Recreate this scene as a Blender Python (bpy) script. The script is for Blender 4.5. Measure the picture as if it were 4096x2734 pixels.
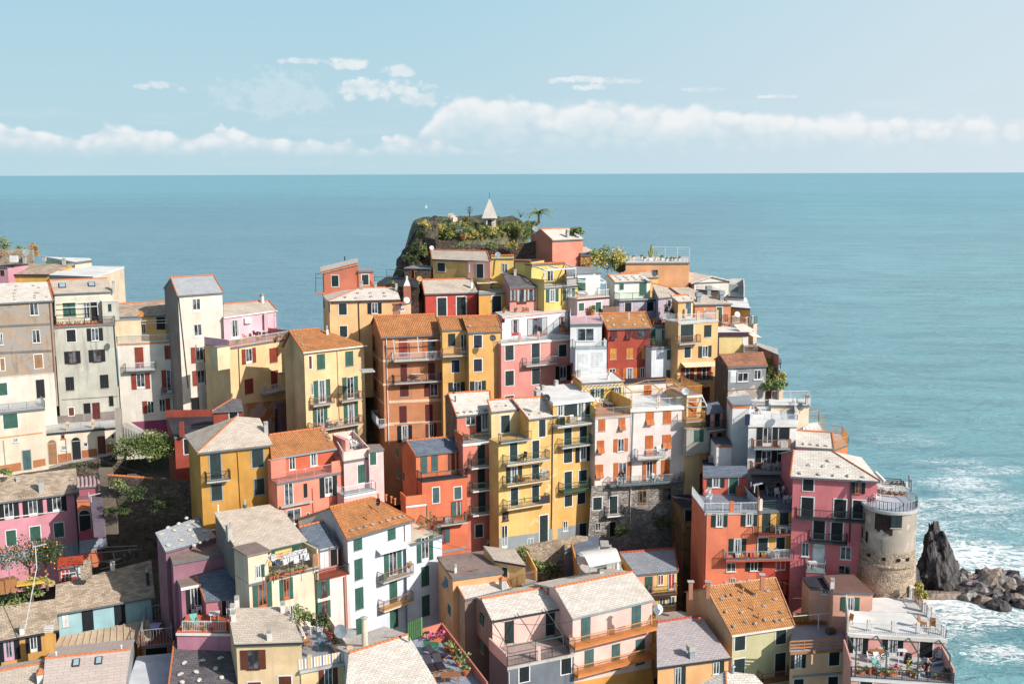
import bpy, math, random
from mathutils import Vector as V, Matrix, noise
R=math.radians
rnd=random.Random(7)
scn=bpy.context.scene
for o in list(bpy.data.objects): bpy.data.objects.remove(o)
# ---------------------------------------------------------------- camera
F=4418.0; PITCH=math.atan(0.15234); CH=55.0
cd=bpy.data.cameras.new("camera"); cam=bpy.data.objects.new("camera",cd); scn.collection.objects.link(cam)
cd.sensor_width=36; cd.lens=F/4096*36; cd.clip_start=1; cd.clip_end=400000
CR=(Matrix.Rotation(math.pi/2-PITCH,3,'X') @ Matrix.Rotation(-0.0034,3,'Z'))
cam.matrix_world=Matrix.Translation((0,0,CH)) @ CR.to_4x4()
scn.camera=cam; CP=V((0,0,CH))
# ---------------------------------------------------------------- light
LD=V((-1.22,0.86,-0.98)).normalized()
EL=math.asin(-LD.z); AZ=math.atan2(-LD.x,-LD.y)
sd=bpy.data.lights.new("sun",'SUN'); sd.energy=4.6; sd.angle=R(0.5); sd.color=(1.0,0.935,0.86)
so=bpy.data.objects.new("sun",sd); scn.collection.objects.link(so)
so.rotation_euler=LD.to_track_quat('-Z','Y').to_euler()
vs=scn.view_settings; vs.view_transform='Standard'; vs.look='None'; vs.exposure=0.42; vs.gamma=1
scn.render.engine='CYCLES'; scn.cycles.max_bounces=5; scn.cycles.diffuse_bounces=3
# ---------------------------------------------------------------- node helpers
class G:
    def __init__(s,nt): s.nt=nt
    def n(s,t,**k):
        x=s.nt.nodes.new(t)
        for a,b in k.items(): setattr(x,a,b)
        return x
    def l(s,a,b): s.nt.links.new(a,b)
    def m(s,op,a,b=0.0,c=None,clamp=False):
        x=s.nt.nodes.new('ShaderNodeMath'); x.operation=op; x.use_clamp=clamp
        for i,v in enumerate((a,b,c)):
            if v is None: continue
            if isinstance(v,(int,float)): x.inputs[i].default_value=v
            else: s.l(v,x.inputs[i])
        return x.outputs[0]
    def mix(s,f,a,b,bt='MIX'):
        x=s.nt.nodes.new('ShaderNodeMix'); x.data_type='RGBA'; x.blend_type=bt
        for i,v in ((0,f),(6,a),(7,b)):
            if isinstance(v,(int,float)): x.inputs[i].default_value=v
            elif isinstance(v,tuple): x.inputs[i].default_value=(*v[:3],1)
            else: s.l(v,x.inputs[i])
        return x.outputs[2]
    def ramp(s,v,stops,interp='LINEAR'):
        x=s.nt.nodes.new('ShaderNodeValToRGB'); e=x.color_ramp.elements; x.color_ramp.interpolation=interp
        while len(e)<len(stops): e.new(0.5)
        for q,(p,c) in zip(e,stops):
            q.position=p; q.color=(*c,1) if isinstance(c,tuple) else (c,c,c,1)
        s.l(v,x.inputs[0]); return x.outputs[0]
    def noise(s,vec,scale,det=3,rough=0.55,dist=0):
        x=s.nt.nodes.new('ShaderNodeTexNoise'); x.inputs['Scale'].default_value=scale; x.inputs['Detail'].default_value=det
        x.inputs['Roughness'].default_value=rough; x.inputs['Distortion'].default_value=dist
        if vec is not None: s.l(vec,x.inputs['Vector'])
        return x.outputs[0]
    def smooth(s,v,a,b):
        x=s.nt.nodes.new('ShaderNodeMapRange'); x.interpolation_type='SMOOTHSTEP'
        s.l(v,x.inputs[0]); 
        for i,q in ((1,a),(2,b)):
            if isinstance(q,(int,float)): x.inputs[i].default_value=q
            else: s.l(q,x.inputs[i])
        return x.outputs[0]
    def mapv(s,vec,sc=(1,1,1),loc=(0,0,0)):
        x=s.nt.nodes.new('ShaderNodeMapping'); x.inputs['Scale'].default_value=sc; x.inputs['Location'].default_value=loc
        s.l(vec,x.inputs[0]); return x.outputs[0]
def lin(c):
    f=lambda u:(u/12.92 if u<=0.04045 else ((u+0.055)/1.055)**2.4)
    return tuple(f(x/255) for x in c)
# ---------------------------------------------------------------- world: physical sky with a cloud bank over the sea horizon
w=bpy.data.worlds.new("World"); scn.world=w; w.use_nodes=True
nt=w.node_tree; nt.nodes.clear(); g=G(nt)
sky=g.n('ShaderNodeTexSky',sky_type='NISHITA'); sky.sun_disc=False; sky.sun_elevation=EL; sky.sun_rotation=AZ
sky.air_density=1.0; sky.dust_density=2.0; sky.ozone_density=1.5
tc=g.n('ShaderNodeTexCoord'); sx=g.n('ShaderNodeSeparateXYZ'); g.l(tc.outputs['Generated'],sx.inputs[0])
az=g.m('MULTIPLY',g.m('ARCTAN2',sx.outputs[0],sx.outputs[1]),2534.0)
el=g.m('ADD',g.m('MULTIPLY',sx.outputs[2],2534.0),g.m('MULTIPLY',az,-0.0034*0+0.0))
cb=g.n('ShaderNodeCombineXYZ'); g.l(az,cb.inputs[0]); g.l(el,cb.inputs[1])
def nz(sx_,sy_,sc_,det=4,off=0): return g.noise(g.mapv(cb.outputs[0],(sx_,sy_,1),(off,off,off)),sc_,det)
n1=nz(1/90,1/70,1.0,6,3.1); n2=nz(1/26,1/20,1.0,6,9.7); n3=nz(1/300,1/35,1.0,5,1.7)
vor=g.n('ShaderNodeTexVoronoi',feature='SMOOTH_F1'); vor.inputs['Scale'].default_value=1.0; vor.inputs['Smoothness'].default_value=0.6
dv=g.n('ShaderNodeVectorMath',operation='ADD'); g.l(g.mapv(cb.outputs[0],(1/34,1/26,1)),dv.inputs[0]); cn=g.n('ShaderNodeCombineXYZ'); g.l(n2,cn.inputs[0]); g.l(n2,cn.inputs[1]); g.l(cn.outputs[0],dv.inputs[1]); g.l(dv.outputs[0],vor.inputs['Vector'])
disp=g.m('ADD',g.m('MULTIPLY',g.m('SUBTRACT',n1,0.5),30.0),g.m('ADD',g.m('MULTIPLY',g.m('SUBTRACT',n2,0.5),16.0),g.m('MULTIPLY',g.m('SUBTRACT',0.45,vor.outputs[0]),17.0)))
def layer(stops,base,fade,soft):
    t=g.m('MULTIPLY',g.ramp(g.m('MULTIPLY_ADD',az,1/2400.0,0.5),[((a+1200)/2400.0,e/250.0) for a,e in stops]),250.0)
    top=g.m('ADD',t,disp)
    a=g.smooth(g.m('SUBTRACT',top,el),0.0,soft)
    b=g.smooth(g.m('ADD',el,g.m('MULTIPLY',g.m('SUBTRACT',n1,0.5),40.0)),base-fade,base+fade*0.6)
    d_=g.m('SUBTRACT',top,el); thin=g.m('MULTIPLY_ADD',g.smooth(g.m('ADD',d_,g.m('MULTIPLY',g.m('SUBTRACT',n1,0.5),60.0)),24.0,72.0),-0.55,1.0)
    return g.m('MULTIPLY',g.m('MULTIPLY',a,b),thin),d_
def s2l(v): return v
l1,d1=layer([(-1200,95),(-1110,112),(-1010,100),(-930,82),(-880,108),(-800,100),(-700,80),(-640,118),(-560,88),(-450,84),(-350,74),(-320,50),(-290,80),(-240,92),(-100,62),(0,48),(160,40),(175,0),(1200,0)],56,30,12)
l2,d2=layer([(-1200,0),(-300,0),(-250,60),(-190,120),(-150,160),(-120,180),(-20,178),(80,158),(170,172),(300,156),(330,150),(430,158),(500,138),(600,132),(620,142),(670,122),(735,138),(790,122),(920,112),(1000,122),(1100,108),(1200,110)],72,54,22)
# streaky veil and small stray clouds
def puff(a0,e0,wd,ht,k):
    x=g.m('POWER',g.m('DIVIDE',g.m('SUBTRACT',az,a0),wd),2.0); y=g.m('POWER',g.m('DIVIDE',g.m('SUBTRACT',el,e0),ht),2.0)
    r=g.m('ADD',g.m('ADD',x,y),g.m('ADD',g.m('MULTIPLY',g.m('SUBTRACT',n2,0.5),-3.6),g.m('MULTIPLY',g.m('SUBTRACT',n1,0.5),-2.6)))
    return g.m('MULTIPLY',g.smooth(r,1.15,0.1),k)
pf=None
for q in ((-290,184,120,24,.8),(-330,196,60,16,.85),(-205,166,70,18,.6),(-459,245,62,8,.75),(-364,240,62,15,.9),(-244,226,48,13,.75),(-769,188,50,10,.7),(-716,180,17,9,.6),(-524,172,130,55,.28),(165,206,90,10,.85),(240,201,60,8,.7),(172,190,48,9,.9),(580,164,50,5,.75),(420,181,55,6,.45)):
    p_=puff(*q); pf=p_ if pf is None else g.m('MAXIMUM',pf,p_)
veil=g.m('MULTIPLY',g.m('MULTIPLY',g.smooth(n3,0.5,0.8),g.smooth(el,230.0,60.0)),0.35)
hz=g.smooth(el,300.0,-10.0)
skyc=g.mix(1.0,sky.outputs[0],(1.0,1.04,0.98),'MULTIPLY')
right=g.smooth(az,-500.0,1500.0)
grad=g.mix(g.smooth(el,-20.0,900.0),g.mix(right,lin((180,208,219)),lin((207,220,228))),g.mix(right,lin((140,196,220)),lin((190,215,228))))
SKYK=7.6
skyg=g.mix(1.0,grad,(SKYK,SKYK,SKYK),'MULTIPLY')
base=g.mix(g.smooth(sx.outputs[2],0.45,0.2),skyc,skyg)
cd1=g.m('MAXIMUM',g.m('MAXIMUM',l1,l2),pf)
sh=g.m('ADD',g.m('MULTIPLY',vor.outputs[0],0.75),g.m('MULTIPLY',n1,0.55))
low=g.smooth(el,120.0,45.0)
shf=g.m('MULTIPLY',g.smooth(g.m('ADD',sh,g.m('MULTIPLY',low,0.28)),0.55,1.15),0.85,clamp=True)
cc=g.mix(shf,lin((238,238,238)),lin((190,209,220)))
cc=g.mix(1.0,cc,(SKYK,SKYK,SKYK),'MULTIPLY')
fin=g.mix(g.m('MAXIMUM',g.m('MULTIPLY',cd1,0.80),veil),base,cc)
bg=g.n('ShaderNodeBackground'); bg.inputs[1].default_value=0.108; g.l(fin,bg.inputs[0])
wo=g.n('ShaderNodeOutputWorld'); g.l(bg.outputs[0],wo.inputs[0])
# ---------------------------------------------------------------- materials
MK=0.80   # sunlit picture colour -> base colour
def base_col(c,k=None):
    q=lin(c); l=.3*q[0]+.59*q[1]+.11*q[2]
    gf=1.0
    if q[2]<.45*q[0]: gf=(.93 if q[1]>.5*q[0] else (1.22 if q[1]<.36*q[0] and q[2]<.16*q[0] else 1.06))
    elif q[2]<.8*q[0]: gf=.96
    q=(q[0],q[1]*gf,q[2]); v=[(x*.87+l*.13)*(k or MK) for x in q]; f_=min(1.0,0.66/max(v)); return tuple(x*f_ for x in v)
MC={}
def mat(key,fn):
    if key not in MC:
        m=bpy.data.materials.new(key); m.use_nodes=True; nt=m.node_tree; nt.nodes.clear(); gg=G(nt)
        o=gg.n('ShaderNodeOutputMaterial'); b=gg.n('ShaderNodeBsdfPrincipled'); gg.l(b.outputs[0],o.inputs[0])
        b.inputs['Roughness'].default_value=0.85; b.inputs['Specular IOR Level'].default_value=0.25
        fn(gg,b); MC[key]=m
    return MC[key]
def bump(gg,b,h,st,dist=0.02):
    x=gg.n('ShaderNodeBump'); x.inputs['Strength'].default_value=st; x.inputs['Distance'].default_value=dist
    gg.l(h,x.inputs['Height']); gg.l(x.outputs[0],b.inputs['Normal'])
def setc(gg,b,c): gg.l(c,b.inputs['Base Color'])
def objc(gg): return gg.n('ShaderNodeTexCoord').outputs['Object']
def uvc(gg): return gg.n('ShaderNodeTexCoord').outputs['UV']
def P(r,g_,b_,dirt=0.35,patch=None,pk=0.62):
    """painted render; dirt = how strong the streaks are, patch = colour where the paint has come off"""
    def fn(gg,b):
        o=objc(gg); c=base_col((r,g_,b_))
        big=gg.noise(o,0.35,4,0.6); sm=gg.noise(o,3.0,5,0.65)
        st=gg.noise(gg.mapv(o,(1.6,1.6,0.16)),1.0,5,0.6)
        x=gg.mix(gg.smooth(big,0.3,0.75),tuple(v*0.82 for v in c),tuple(min(.9,v*1.08+.012) for v in c))
        gr=sum(c)/3
        x=gg.mix(gg.m('MULTIPLY',gg.smooth(st,0.50,0.72),dirt*1.3),x,tuple(v*0.40+gr*0.26 for v in c))
        x=gg.mix(gg.m('MULTIPLY',gg.smooth(sm,0.56,0.72),dirt*0.8),x,tuple(v*0.6+gr*0.15 for v in c))
        if patch:
            pn=gg.noise(o,0.8,6,0.62,0.6); x=gg.mix(gg.smooth(pn,pk-0.02,pk+0.03),x,base_col(patch))
        setc(gg,b,x); bump(gg,b,gg.m('ADD',sm,gg.noise(o,14,2)),0.35,0.03)
    return mat('render_%d_%d_%d_%d%s'%(r,g_,b_,int(dirt*100),'p%d%d'%(patch[0],int(pk*100)) if patch else ''),fn)
def solid(key,c,rough=0.6,spec=0.3,metal=0,k=None,emit=0):
    def fn(gg,b):
        cc_=base_col(c,k); n_=gg.noise(objc(gg),2.5,4,0.6)
        setc(gg,b,gg.mix(gg.smooth(n_,0.3,0.75),tuple(v*0.82 for v in cc_),cc_)); b.inputs['Roughness'].default_value=rough
        b.inputs['Specular IOR Level'].default_value=spec; b.inputs['Metallic'].default_value=metal
    return mat(key,fn)
def slate(key,c1,c2,mort,bw=0.55,rh=0.28,stain=0.5,stc=(120,105,85),rot=0):
    def fn(gg,b):
        uv=uvc(gg); br=gg.n('ShaderNodeTexBrick'); gg.l(uv,br.inputs['Vector'])
        br.inputs['Scale'].default_value=1; br.inputs['Brick Width'].default_value=bw; br.inputs['Row Height'].default_value=rh
        br.inputs['Mortar Size'].default_value=0.018; br.inputs['Mortar Smooth'].default_value=0.3; br.inputs['Bias'].default_value=-0.1
        br.inputs['Color1'].default_value=(*base_col(c1),1); br.inputs['Color2'].default_value=(*base_col(c2),1); br.inputs['Mortar'].default_value=(*base_col(mort),1)
        o=objc(gg); n_=gg.noise(o,0.6,5,0.6); n2_=gg.noise(o,4,4,0.6)
        x=gg.mix(gg.m('MULTIPLY',gg.smooth(n_,0.45,0.72),stain),br.outputs[0],base_col(stc))
        x=gg.mix(gg.m('MULTIPLY',gg.smooth(n2_,0.55,0.75),0.35),x,base_col(tuple(v*0.72 for v in c1)))
        setc(gg,b,x); bump(gg,b,gg.m('ADD',gg.m('MULTIPLY',br.outputs[1],-1.0),gg.m('MULTIPLY',n2_,0.5)),0.6,0.04)
        b.inputs['Roughness'].default_value=0.7
    return mat(key,fn)
def tiles(key,c1,c2,c3,wv=0.23,rh=0.38):
    def fn(gg,b):
        uv=uvc(gg); o=objc(gg)
        br=gg.n('ShaderNodeTexBrick'); br.offset=0.0; gg.l(uv,br.inputs['Vector']); br.inputs['Scale'].default_value=1
        br.inputs['Brick Width'].default_value=wv; br.inputs['Row Height'].default_value=rh; br.inputs['Mortar Size'].default_value=0.03
        br.inputs['Mortar Smooth'].default_value=0.6; br.inputs['Color1'].default_value=(*base_col(c1),1); br.inputs['Color2'].default_value=(*base_col(c2),1)
        br.inputs['Mortar'].default_value=(*base_col(c3),1)
        n_=gg.noise(o,0.7,5,0.65); x=gg.mix(gg.m('MULTIPLY',gg.smooth(n_,0.42,0.7),0.6),br.outputs[0],base_col(c3))
        x=gg.mix(gg.m('MULTIPLY',gg.smooth(gg.noise(o,5,3),0.6,0.75),0.22),x,base_col((225,190,150)))
        setc(gg,b,x)
        s_=gg.n('ShaderNodeSeparateXYZ'); gg.l(uv,s_.inputs[0])
        h1=gg.m('ABSOLUTE',gg.m('SINE',gg.m('MULTIPLY',s_.outputs[0],math.pi/wv)))
        h2=gg.m('FRACT',gg.m('DIVIDE',s_.outputs[1],rh))
        bump(gg,b,gg.m('ADD',h1,gg.m('MULTIPLY',h2,-0.7)),0.9,0.07)
    return mat(key,fn)
def stonem(key,c1,c2,c3,sc=1.4,flat=1.8):
    def fn(gg,b):
        o=objc(gg); v=gg.n('ShaderNodeTexVoronoi'); v.inputs['Scale'].default_value=sc; m_=gg.mapv(o,(1,1,flat))
        ad=gg.n('ShaderNodeVectorMath',operation='ADD'); gg.l(m_,ad.inputs[0]); nn=gg.noise(o,2.2,3); cx=gg.n('ShaderNodeCombineXYZ'); gg.l(nn,cx.inputs[0]); gg.l(nn,cx.inputs[1]); gg.l(nn,cx.inputs[2]); gg.l(cx.outputs[0],ad.inputs[1]); gg.l(ad.outputs[0],v.inputs['Vector'])
        e=gg.n('ShaderNodeTexVoronoi',feature='DISTANCE_TO_EDGE'); e.inputs['Scale'].default_value=sc; gg.l(ad.outputs[0],e.inputs['Vector'])
        rgb=gg.n('ShaderNodeSeparateColor'); gg.l(v.outputs['Color'],rgb.inputs[0])
        x=gg.mix(rgb.outputs[0],base_col(c1),base_col(c2))
        x=gg.mix(gg.smooth(gg.noise(o,0.5,4),0.42,0.7),x,base_col(tuple(q*0.72 for q in c1)))
        x=gg.mix(gg.smooth(e.outputs[0],0.07,0.0),x,base_col(c3)); setc(gg,b,x)
        bump(gg,b,gg.m('ADD',gg.smooth(e.outputs[0],0.0,0.15),gg.noise(o,6,4)),0.8,0.08)
        b.inputs['Roughness'].default_value=0.9
    return mat(key,fn)
def shut(key,c):
    def fn(gg,b):
        cc_=base_col(c); uv=uvc(gg); s_=gg.n('ShaderNodeSeparateXYZ'); gg.l(uv,s_.inputs[0])
        h=gg.m('FRACT',gg.m('MULTIPLY',s_.outputs[1],14.0)); n_=gg.noise(objc(gg),1.3,4)
        x=gg.mix(gg.smooth(n_,0.35,0.7),tuple(v*0.8 for v in cc_),tuple(v*1.1 for v in cc_)); x=gg.mix(gg.m('MULTIPLY',h,0.35),x,tuple(v*0.5 for v in cc_))
        setc(gg,b,x); b.inputs['Roughness'].default_value=0.55
        bump(gg,b,h,0.4,0.02)
    return mat('shutter_'+key,fn)
SH={'dk':shut('dark_green',(38,56,58)),'gn':shut('green',(52,100,86)),'bk':shut('black_green',(30,36,42)),'rd':shut('red_brown',(150,52,40)),
    'br':shut('brown',(110,48,40)),'or':shut('orange',(205,98,38)),'am':shut('amber',(215,130,45)),'dr':shut('dark_red',(100,36,40)),'wd':shut('wood',(165,125,80)),
    'wh':shut('white',(225,230,232)),'bl':shut('blue_grey',(90,120,140)),'tl':shut('teal',(70,105,105)),'nv':shut('navy',(40,46,66)),'gy':shut('grey',(120,130,135))}
def glassm():
    def fn(gg,b):
        n_=gg.noise(objc(gg),1.1,2); setc(gg,b,gg.mix(gg.smooth(n_,0.4,0.62),(0.015,0.018,0.022),(0.10,0.12,0.14)))
        b.inputs['Roughness'].default_value=0.12; b.inputs['Specular IOR Level'].default_value=0.6
    return mat('window_glass',fn)
GL=glassm(); 
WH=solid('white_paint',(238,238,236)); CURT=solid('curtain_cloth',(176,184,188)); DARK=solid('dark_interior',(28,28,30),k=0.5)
GUT=solid('grey_gutter',(110,116,122)); PUR=solid('purple_brown_trim',(78,52,70)); MET=solid('grey_metal',(150,165,172),0.45,0.5)
METD=solid('dark_metal',(55,60,66),0.5,0.4); METG=solid('green_metal',(60,100,85),0.5,0.4); METR=solid('rusty_metal',(165,110,85),0.7); METW=solid('white_metal',(225,230,235),0.5)
METO=solid('orange_metal',(225,140,60),0.5); WOOD=solid('varnished_wood',(165,100,60)); CONC=P(185,182,176,0.4); RIDGE=solid('terracotta_ridge',(215,110,60),0.8)
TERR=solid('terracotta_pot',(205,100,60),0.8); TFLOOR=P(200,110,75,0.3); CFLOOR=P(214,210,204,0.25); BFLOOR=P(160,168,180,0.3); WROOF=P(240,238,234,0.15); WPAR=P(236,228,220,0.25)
BROOF=P(150,132,120,0.7,(110,80,55),0.66); DROOF=P(60,56,66,0.4); GROOF=P(150,160,165,0.3)
SL=slate('slate_tan',(214,202,180),(196,184,164),(150,138,120),stc=(165,150,125))
SLP=slate('slate_pale',(236,229,216),(214,205,190),(150,142,130),stain=0.45,stc=(196,180,154))
SLG=slate('slate_grey',(176,180,184),(160,166,172),(120,124,130),stain=0.3,stc=(140,140,140))
SLB=slate('slate_brown',(205,188,160),(165,145,120),(112,98,80),stain=0.6,stc=(120,104,84))
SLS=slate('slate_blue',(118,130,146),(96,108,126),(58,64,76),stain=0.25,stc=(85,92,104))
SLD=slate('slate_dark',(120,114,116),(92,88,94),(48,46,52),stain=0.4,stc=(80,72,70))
TO=tiles('orange_tiles',(224,142,80),(200,116,62),(150,92,58)); TL=tiles('light_orange_tiles',(222,150,92),(205,128,70),(160,96,56)); TR=tiles('weathered_red_tiles',(205,140,110),(180,112,84),(125,82,66))
STN=stonem('grey_stone_wall',(184,176,168),(140,132,126),(110,102,94)); STB=stonem('brown_stone_wall',(196,176,146),(150,130,108),(215,200,172),1.5)
STD=stonem('dark_stone_wall',(128,112,96),(88,78,70),(60,54,48))
RUST=P(172,152,126,0.9,(158,152,142),0.5); CEM=P(140,144,150,0.9,(196,192,188),0.6)
# ---------------------------------------------------------------- mesh builder
class MB:
    def __init__(s): s.v=[]; s.f=[]
    def poly(s,pts):
        i=len(s.v); s.v+=[V(p) for p in pts]; s.f.append(tuple(range(i,i+len(pts)))); return s
    def hexa(s,b,t):
        i=len(s.v); s.v+=[V(p) for p in b]+[V(p) for p in t]; n=len(b)
        s.f.append(tuple(range(i+n-1,i-1,-1))); s.f.append(tuple(range(i+n,i+2*n)))
        for k in range(n):
            j=(k+1)%n; s.f.append((i+k,i+j,i+n+j,i+n+k))
        return s
    def box(s,o,ax,ay,az_):
        o=V(o); return s.hexa([o,o+ax,o+ax+ay,o+ay],[o+az_,o+ax+az_,o+ax+ay+az_,o+ay+az_])
    def cbox(s,c,sx_,sy_,sz_,rz=0.0):
        c=V(c); u=V((math.cos(rz),math.sin(rz),0)); w_=V((-math.sin(rz),math.cos(rz),0))
        return s.box(c-u*sx_/2-w_*sy_/2,u*sx_,w_*sy_,V((0,0,sz_)))
    def bar(s,p,q,r=0.025):
        p=V(p); q=V(q); d=(q-p)
        if d.length<1e-6: return s
        d.normalize(); a=d.cross(V((0,0,1)) if abs(d.z)<0.9 else V((1,0,0))).normalized()*r; b=d.cross(a).normalized()*r
        return s.hexa([p-a-b,p+a-b,p+a+b,p-a+b],[q-a-b,q+a-b,q+a+b,q-a+b])
    def cyl(s,p,q,r1,r2=None,n=8):
        r2=r1 if r2 is None else r2; p=V(p); q=V(q); d=(q-p).normalized(); a=d.cross(V((0,0,1)) if abs(d.z)<0.9 else V((1,0,0))).normalized(); b=d.cross(a).normalized()
        return s.hexa([p+(a*math.cos(t)+b*math.sin(t))*r1 for t in [6.2832*k/n for k in range(n)]],[q+(a*math.cos(t)+b*math.sin(t))*r2 for t in [6.2832*k/n for k in range(n)]])
    def build(s,name,m,parent=None,smooth=False):
        if not s.f: return None
        if parent is not None:
            rt=parent
            while rt.parent: rt=rt.parent
            og=rt.location.copy()
        else:
            og=sum(s.v,V((0,0,0)))/len(s.v); og.z=min(p.z for p in s.v)
        me=bpy.data.meshes.new(name); me.from_pydata([tuple(p-og) for p in s.v],[],s.f); me.materials.append(m)
        uvl=me.uv_layers.new(name='UVMap'); Z=V((0,0,1)); dat=uvl.data
        for pl in me.polygons:
            i=pl.vertices; n=(s.v[i[1]]-s.v[i[0]]).cross(s.v[i[-1]]-s.v[i[0]])
            if n.length<1e-9: continue
            n.normalize(); u=Z.cross(n); u=u.normalized() if u.length>0.05 else V((0.96,0.28,0)).normalized(); t=n.cross(u)
            for li,vi in zip(pl.loop_indices,i):
                p=s.v[vi]; dat[li].uv=(p.dot(u),p.dot(t))
            pl.use_smooth=smooth
        o=bpy.data.objects.new(name,me); scn.collection.objects.link(o)
        if parent is not None: o.parent=parent
        else: o.location=og
        return o
def root(name,loc,label,cat,group=None):
    o=bpy.data.objects.new(name,None); o.empty_display_size=0.2; scn.collection.objects.link(o); o.location=loc
    return tag(o,label,cat,group)
def tag(o,label=None,cat=None,group=None,kind=None):
    if label: o['label']=label
    if cat: o['category']=cat
    if group: o['group']=group
    if kind: o['kind']=kind
    return o
# ---------------------------------------------------------------- picture point -> point in space
SO=[0,0,2.61375]
def S(x,y,s=2.61375): SO[0]=x; SO[1]=y; SO[2]=s
def VW(): S(0,0,2349/4096.0)
def ray(p):
    X=SO[0]+p[0]/SO[2]; Y=SO[1]+p[1]/SO[2]
    return CR @ V(((X-2048)/F,(1367-Y)/F,-1.0))
def pty(p,d): r=ray(p); return CP+r*(d/r.y)
def ptz(p,z): r=ray(p); return CP+r*((z-CH)/r.z)
def ptp(p,P0,n): r=ray(p); return CP+r*((P0-CP).dot(n)/r.dot(n))
Z=V((0,0,1))
class St: pass
C_=St(); C_.root=None; C_.P=None; C_.u=None; C_.n=None; C_.sh='dk'
GROUND=[]; STONES=[]
def plane(P0,P1):
    u=(P1-P0); u.z=0; u.normalize(); C_.P=P0.copy(); C_.u=u; C_.n=u.cross(Z)
def hit(p,off=0.0): return ptp(p,C_.P+C_.n*off,C_.n)
def lo(p): q=p-C_.P; return q.dot(C_.u),q.z+C_.P.z
def at(u,z,o=0.0): q=C_.P+C_.u*u+C_.n*o; q.z=z; return q
def fbox(m,u0,u1,z0,z1,o0,o1): return m.box(at(u0,z0,o0),C_.u*(u1-u0),C_.n*(o1-o0),V((0,0,z1-z0)))
def verge(m,a,b,r=0.13,seg=0.42):
    L=(b-a).length; n=max(1,int(L/seg)); d=(b-a)/n
    for i in range(n):
        p=a+d*i; m.cyl(p,p+d*0.93,r*1.08,r*0.86,6)
def house(name,label,d,A,B,C=None,D=None,p=18,dep=5,H=10,wall=None,roof=None,over=0.25,gab=0,hipL=None,hipR=None,parent=None,edge='TL',ridge=None,t=0.14,cat='house',group=None,gut=None,ground=True,lw=None,hb=1.0):
    PA=pty(A,d); PB=ptz(B,PA.z); e=(PB-PA).normalized(); gq=V((-e.y,e.x,0)); pr=R(p)
    s=gq*math.cos(pr)+Z*math.sin(pr); n=e.cross(s).normalized()
    PD=ptp(D,PA,n) if D else PA+s*(dep/math.cos(pr)); PC=ptp(C,PA,n) if C else PB+s*(dep/math.cos(pr))
    if parent is None:
        rt=root(name,V((PA.x,PA.y,PA.z-H)),label,cat,group); C_.root=rt
    else: rt=C_.root
    o=over; dz=-t/math.cos(pr)
    m=MB(); front=[PA,PB,PC,PD]
    dn=V((0,0,dz))
    def slabm(q): m.hexa([x+dn for x in q],q)
    slabm(front)
    back=None
    if hipL is not None or hipR is not None:
        PE=ptz(hipL,PA.z) if hipL else None; PF=ptz(hipR,PA.z) if hipR and hipR!='auto' else None
        if PF is None: PF=PB+(PE-PA) if PE else PB+gq*(1+hb)*(PC-PB).dot(gq)
        if PE is None: PE=PA+(PF-PB)
        if hipL: slabm([PE,PA,PD])
        if hipR: slabm([PB,PF,PC])
        m.hexa([x+dn*0.9 for x in (PF,PE,PD,PC)],[PF,PE,PD,PC])
        fp=[PA+e*o+gq*o,PB-e*o+gq*o,PF-e*o-gq*o,PE+e*o-gq*o]
        loop=[V((q.x,q.y,PA.z+dz+0.03+(0.05 if True else 0))) for q in fp]
        if not hipL: loop.append(V((PD.x+e.x*o,PD.y+e.y*o,PD.z+dz)))
        if not hipR: loop.insert(2,V((PC.x-e.x*o,PC.y-e.y*o,PC.z+dz)))
        AA,BB,CC,DD=fp[0],fp[1],fp[2],fp[3]
    else:
        tp=math.tan(pr)
        AA=PA+e*o+gq*o; AA.z=PA.z+dz+tp*o+0.015; BB=PB-e*o+gq*o; BB.z=AA.z
        if gab:
            aD=(PD-PA).dot(gq)*gab; aC=(PC-PB).dot(gq)*gab
            PE=PD+gq*aD-Z*aD*tp; PF=PC+gq*aC-Z*aC*tp
            m.hexa([x+dn*0.97 for x in (PD,PC,PF,PE)],[PD,PC,PF,PE]); C_.rb=(PD,e.cross(gq*math.cos(pr)-Z*math.sin(pr)))
            E2=PE+e*o-gq*o; E2.z=PE.z+dz+tp*o; F2=PF-e*o-gq*o; F2.z=PF.z+dz+tp*o
            loop=[AA,BB,PC-e*o+dn,F2,E2,PD+e*o+dn]; CC,DD=F2,E2
        else:
            D2=PD+e*o-gq*o; D2.z=PD.z+dz-tp*o; C2=PC-e*o-gq*o; C2.z=PC.z+dz-tp*o
            if p==0: AA.z=BB.z=C2.z=D2.z=PA.z+dz+0.01
            loop=[AA,BB,C2,D2]; CC,DD=C2,D2
    rf=m.build('roof',roof or SL,rt)
    zb=PA.z-H
    mw=MB(); k=len(loop)
    for i in range(k):
        a=loop[i]; b=loop[(i+1)%k]
        mw.poly([V((a.x,a.y,zb)),V((b.x,b.y,zb)),b,a])
    mw.poly([l+V((0,0,-0.01)) for l in loop])
    mw.build('wall',wall or P(230,215,180),rt)
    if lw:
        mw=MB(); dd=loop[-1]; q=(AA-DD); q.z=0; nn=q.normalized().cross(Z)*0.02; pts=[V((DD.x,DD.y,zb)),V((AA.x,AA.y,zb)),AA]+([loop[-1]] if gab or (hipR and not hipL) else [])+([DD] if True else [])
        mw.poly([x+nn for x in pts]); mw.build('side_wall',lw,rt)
    if ridge is None: ridge=RIDGE if p>0 and roof not in (WROOF,) else None
    mr=MB()
    if ridge and edge:
        up=V((0,0,0.03))
        if 'T' in edge: verge(mr,PD+up,PC+up)
        if 'L' in edge: verge(mr,PA+up,PD+up,0.09)
        if 'R' in edge: verge(mr,PB+up,PC+up,0.09)
        mr.build('ridge_tiles',ridge,rt)
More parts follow.
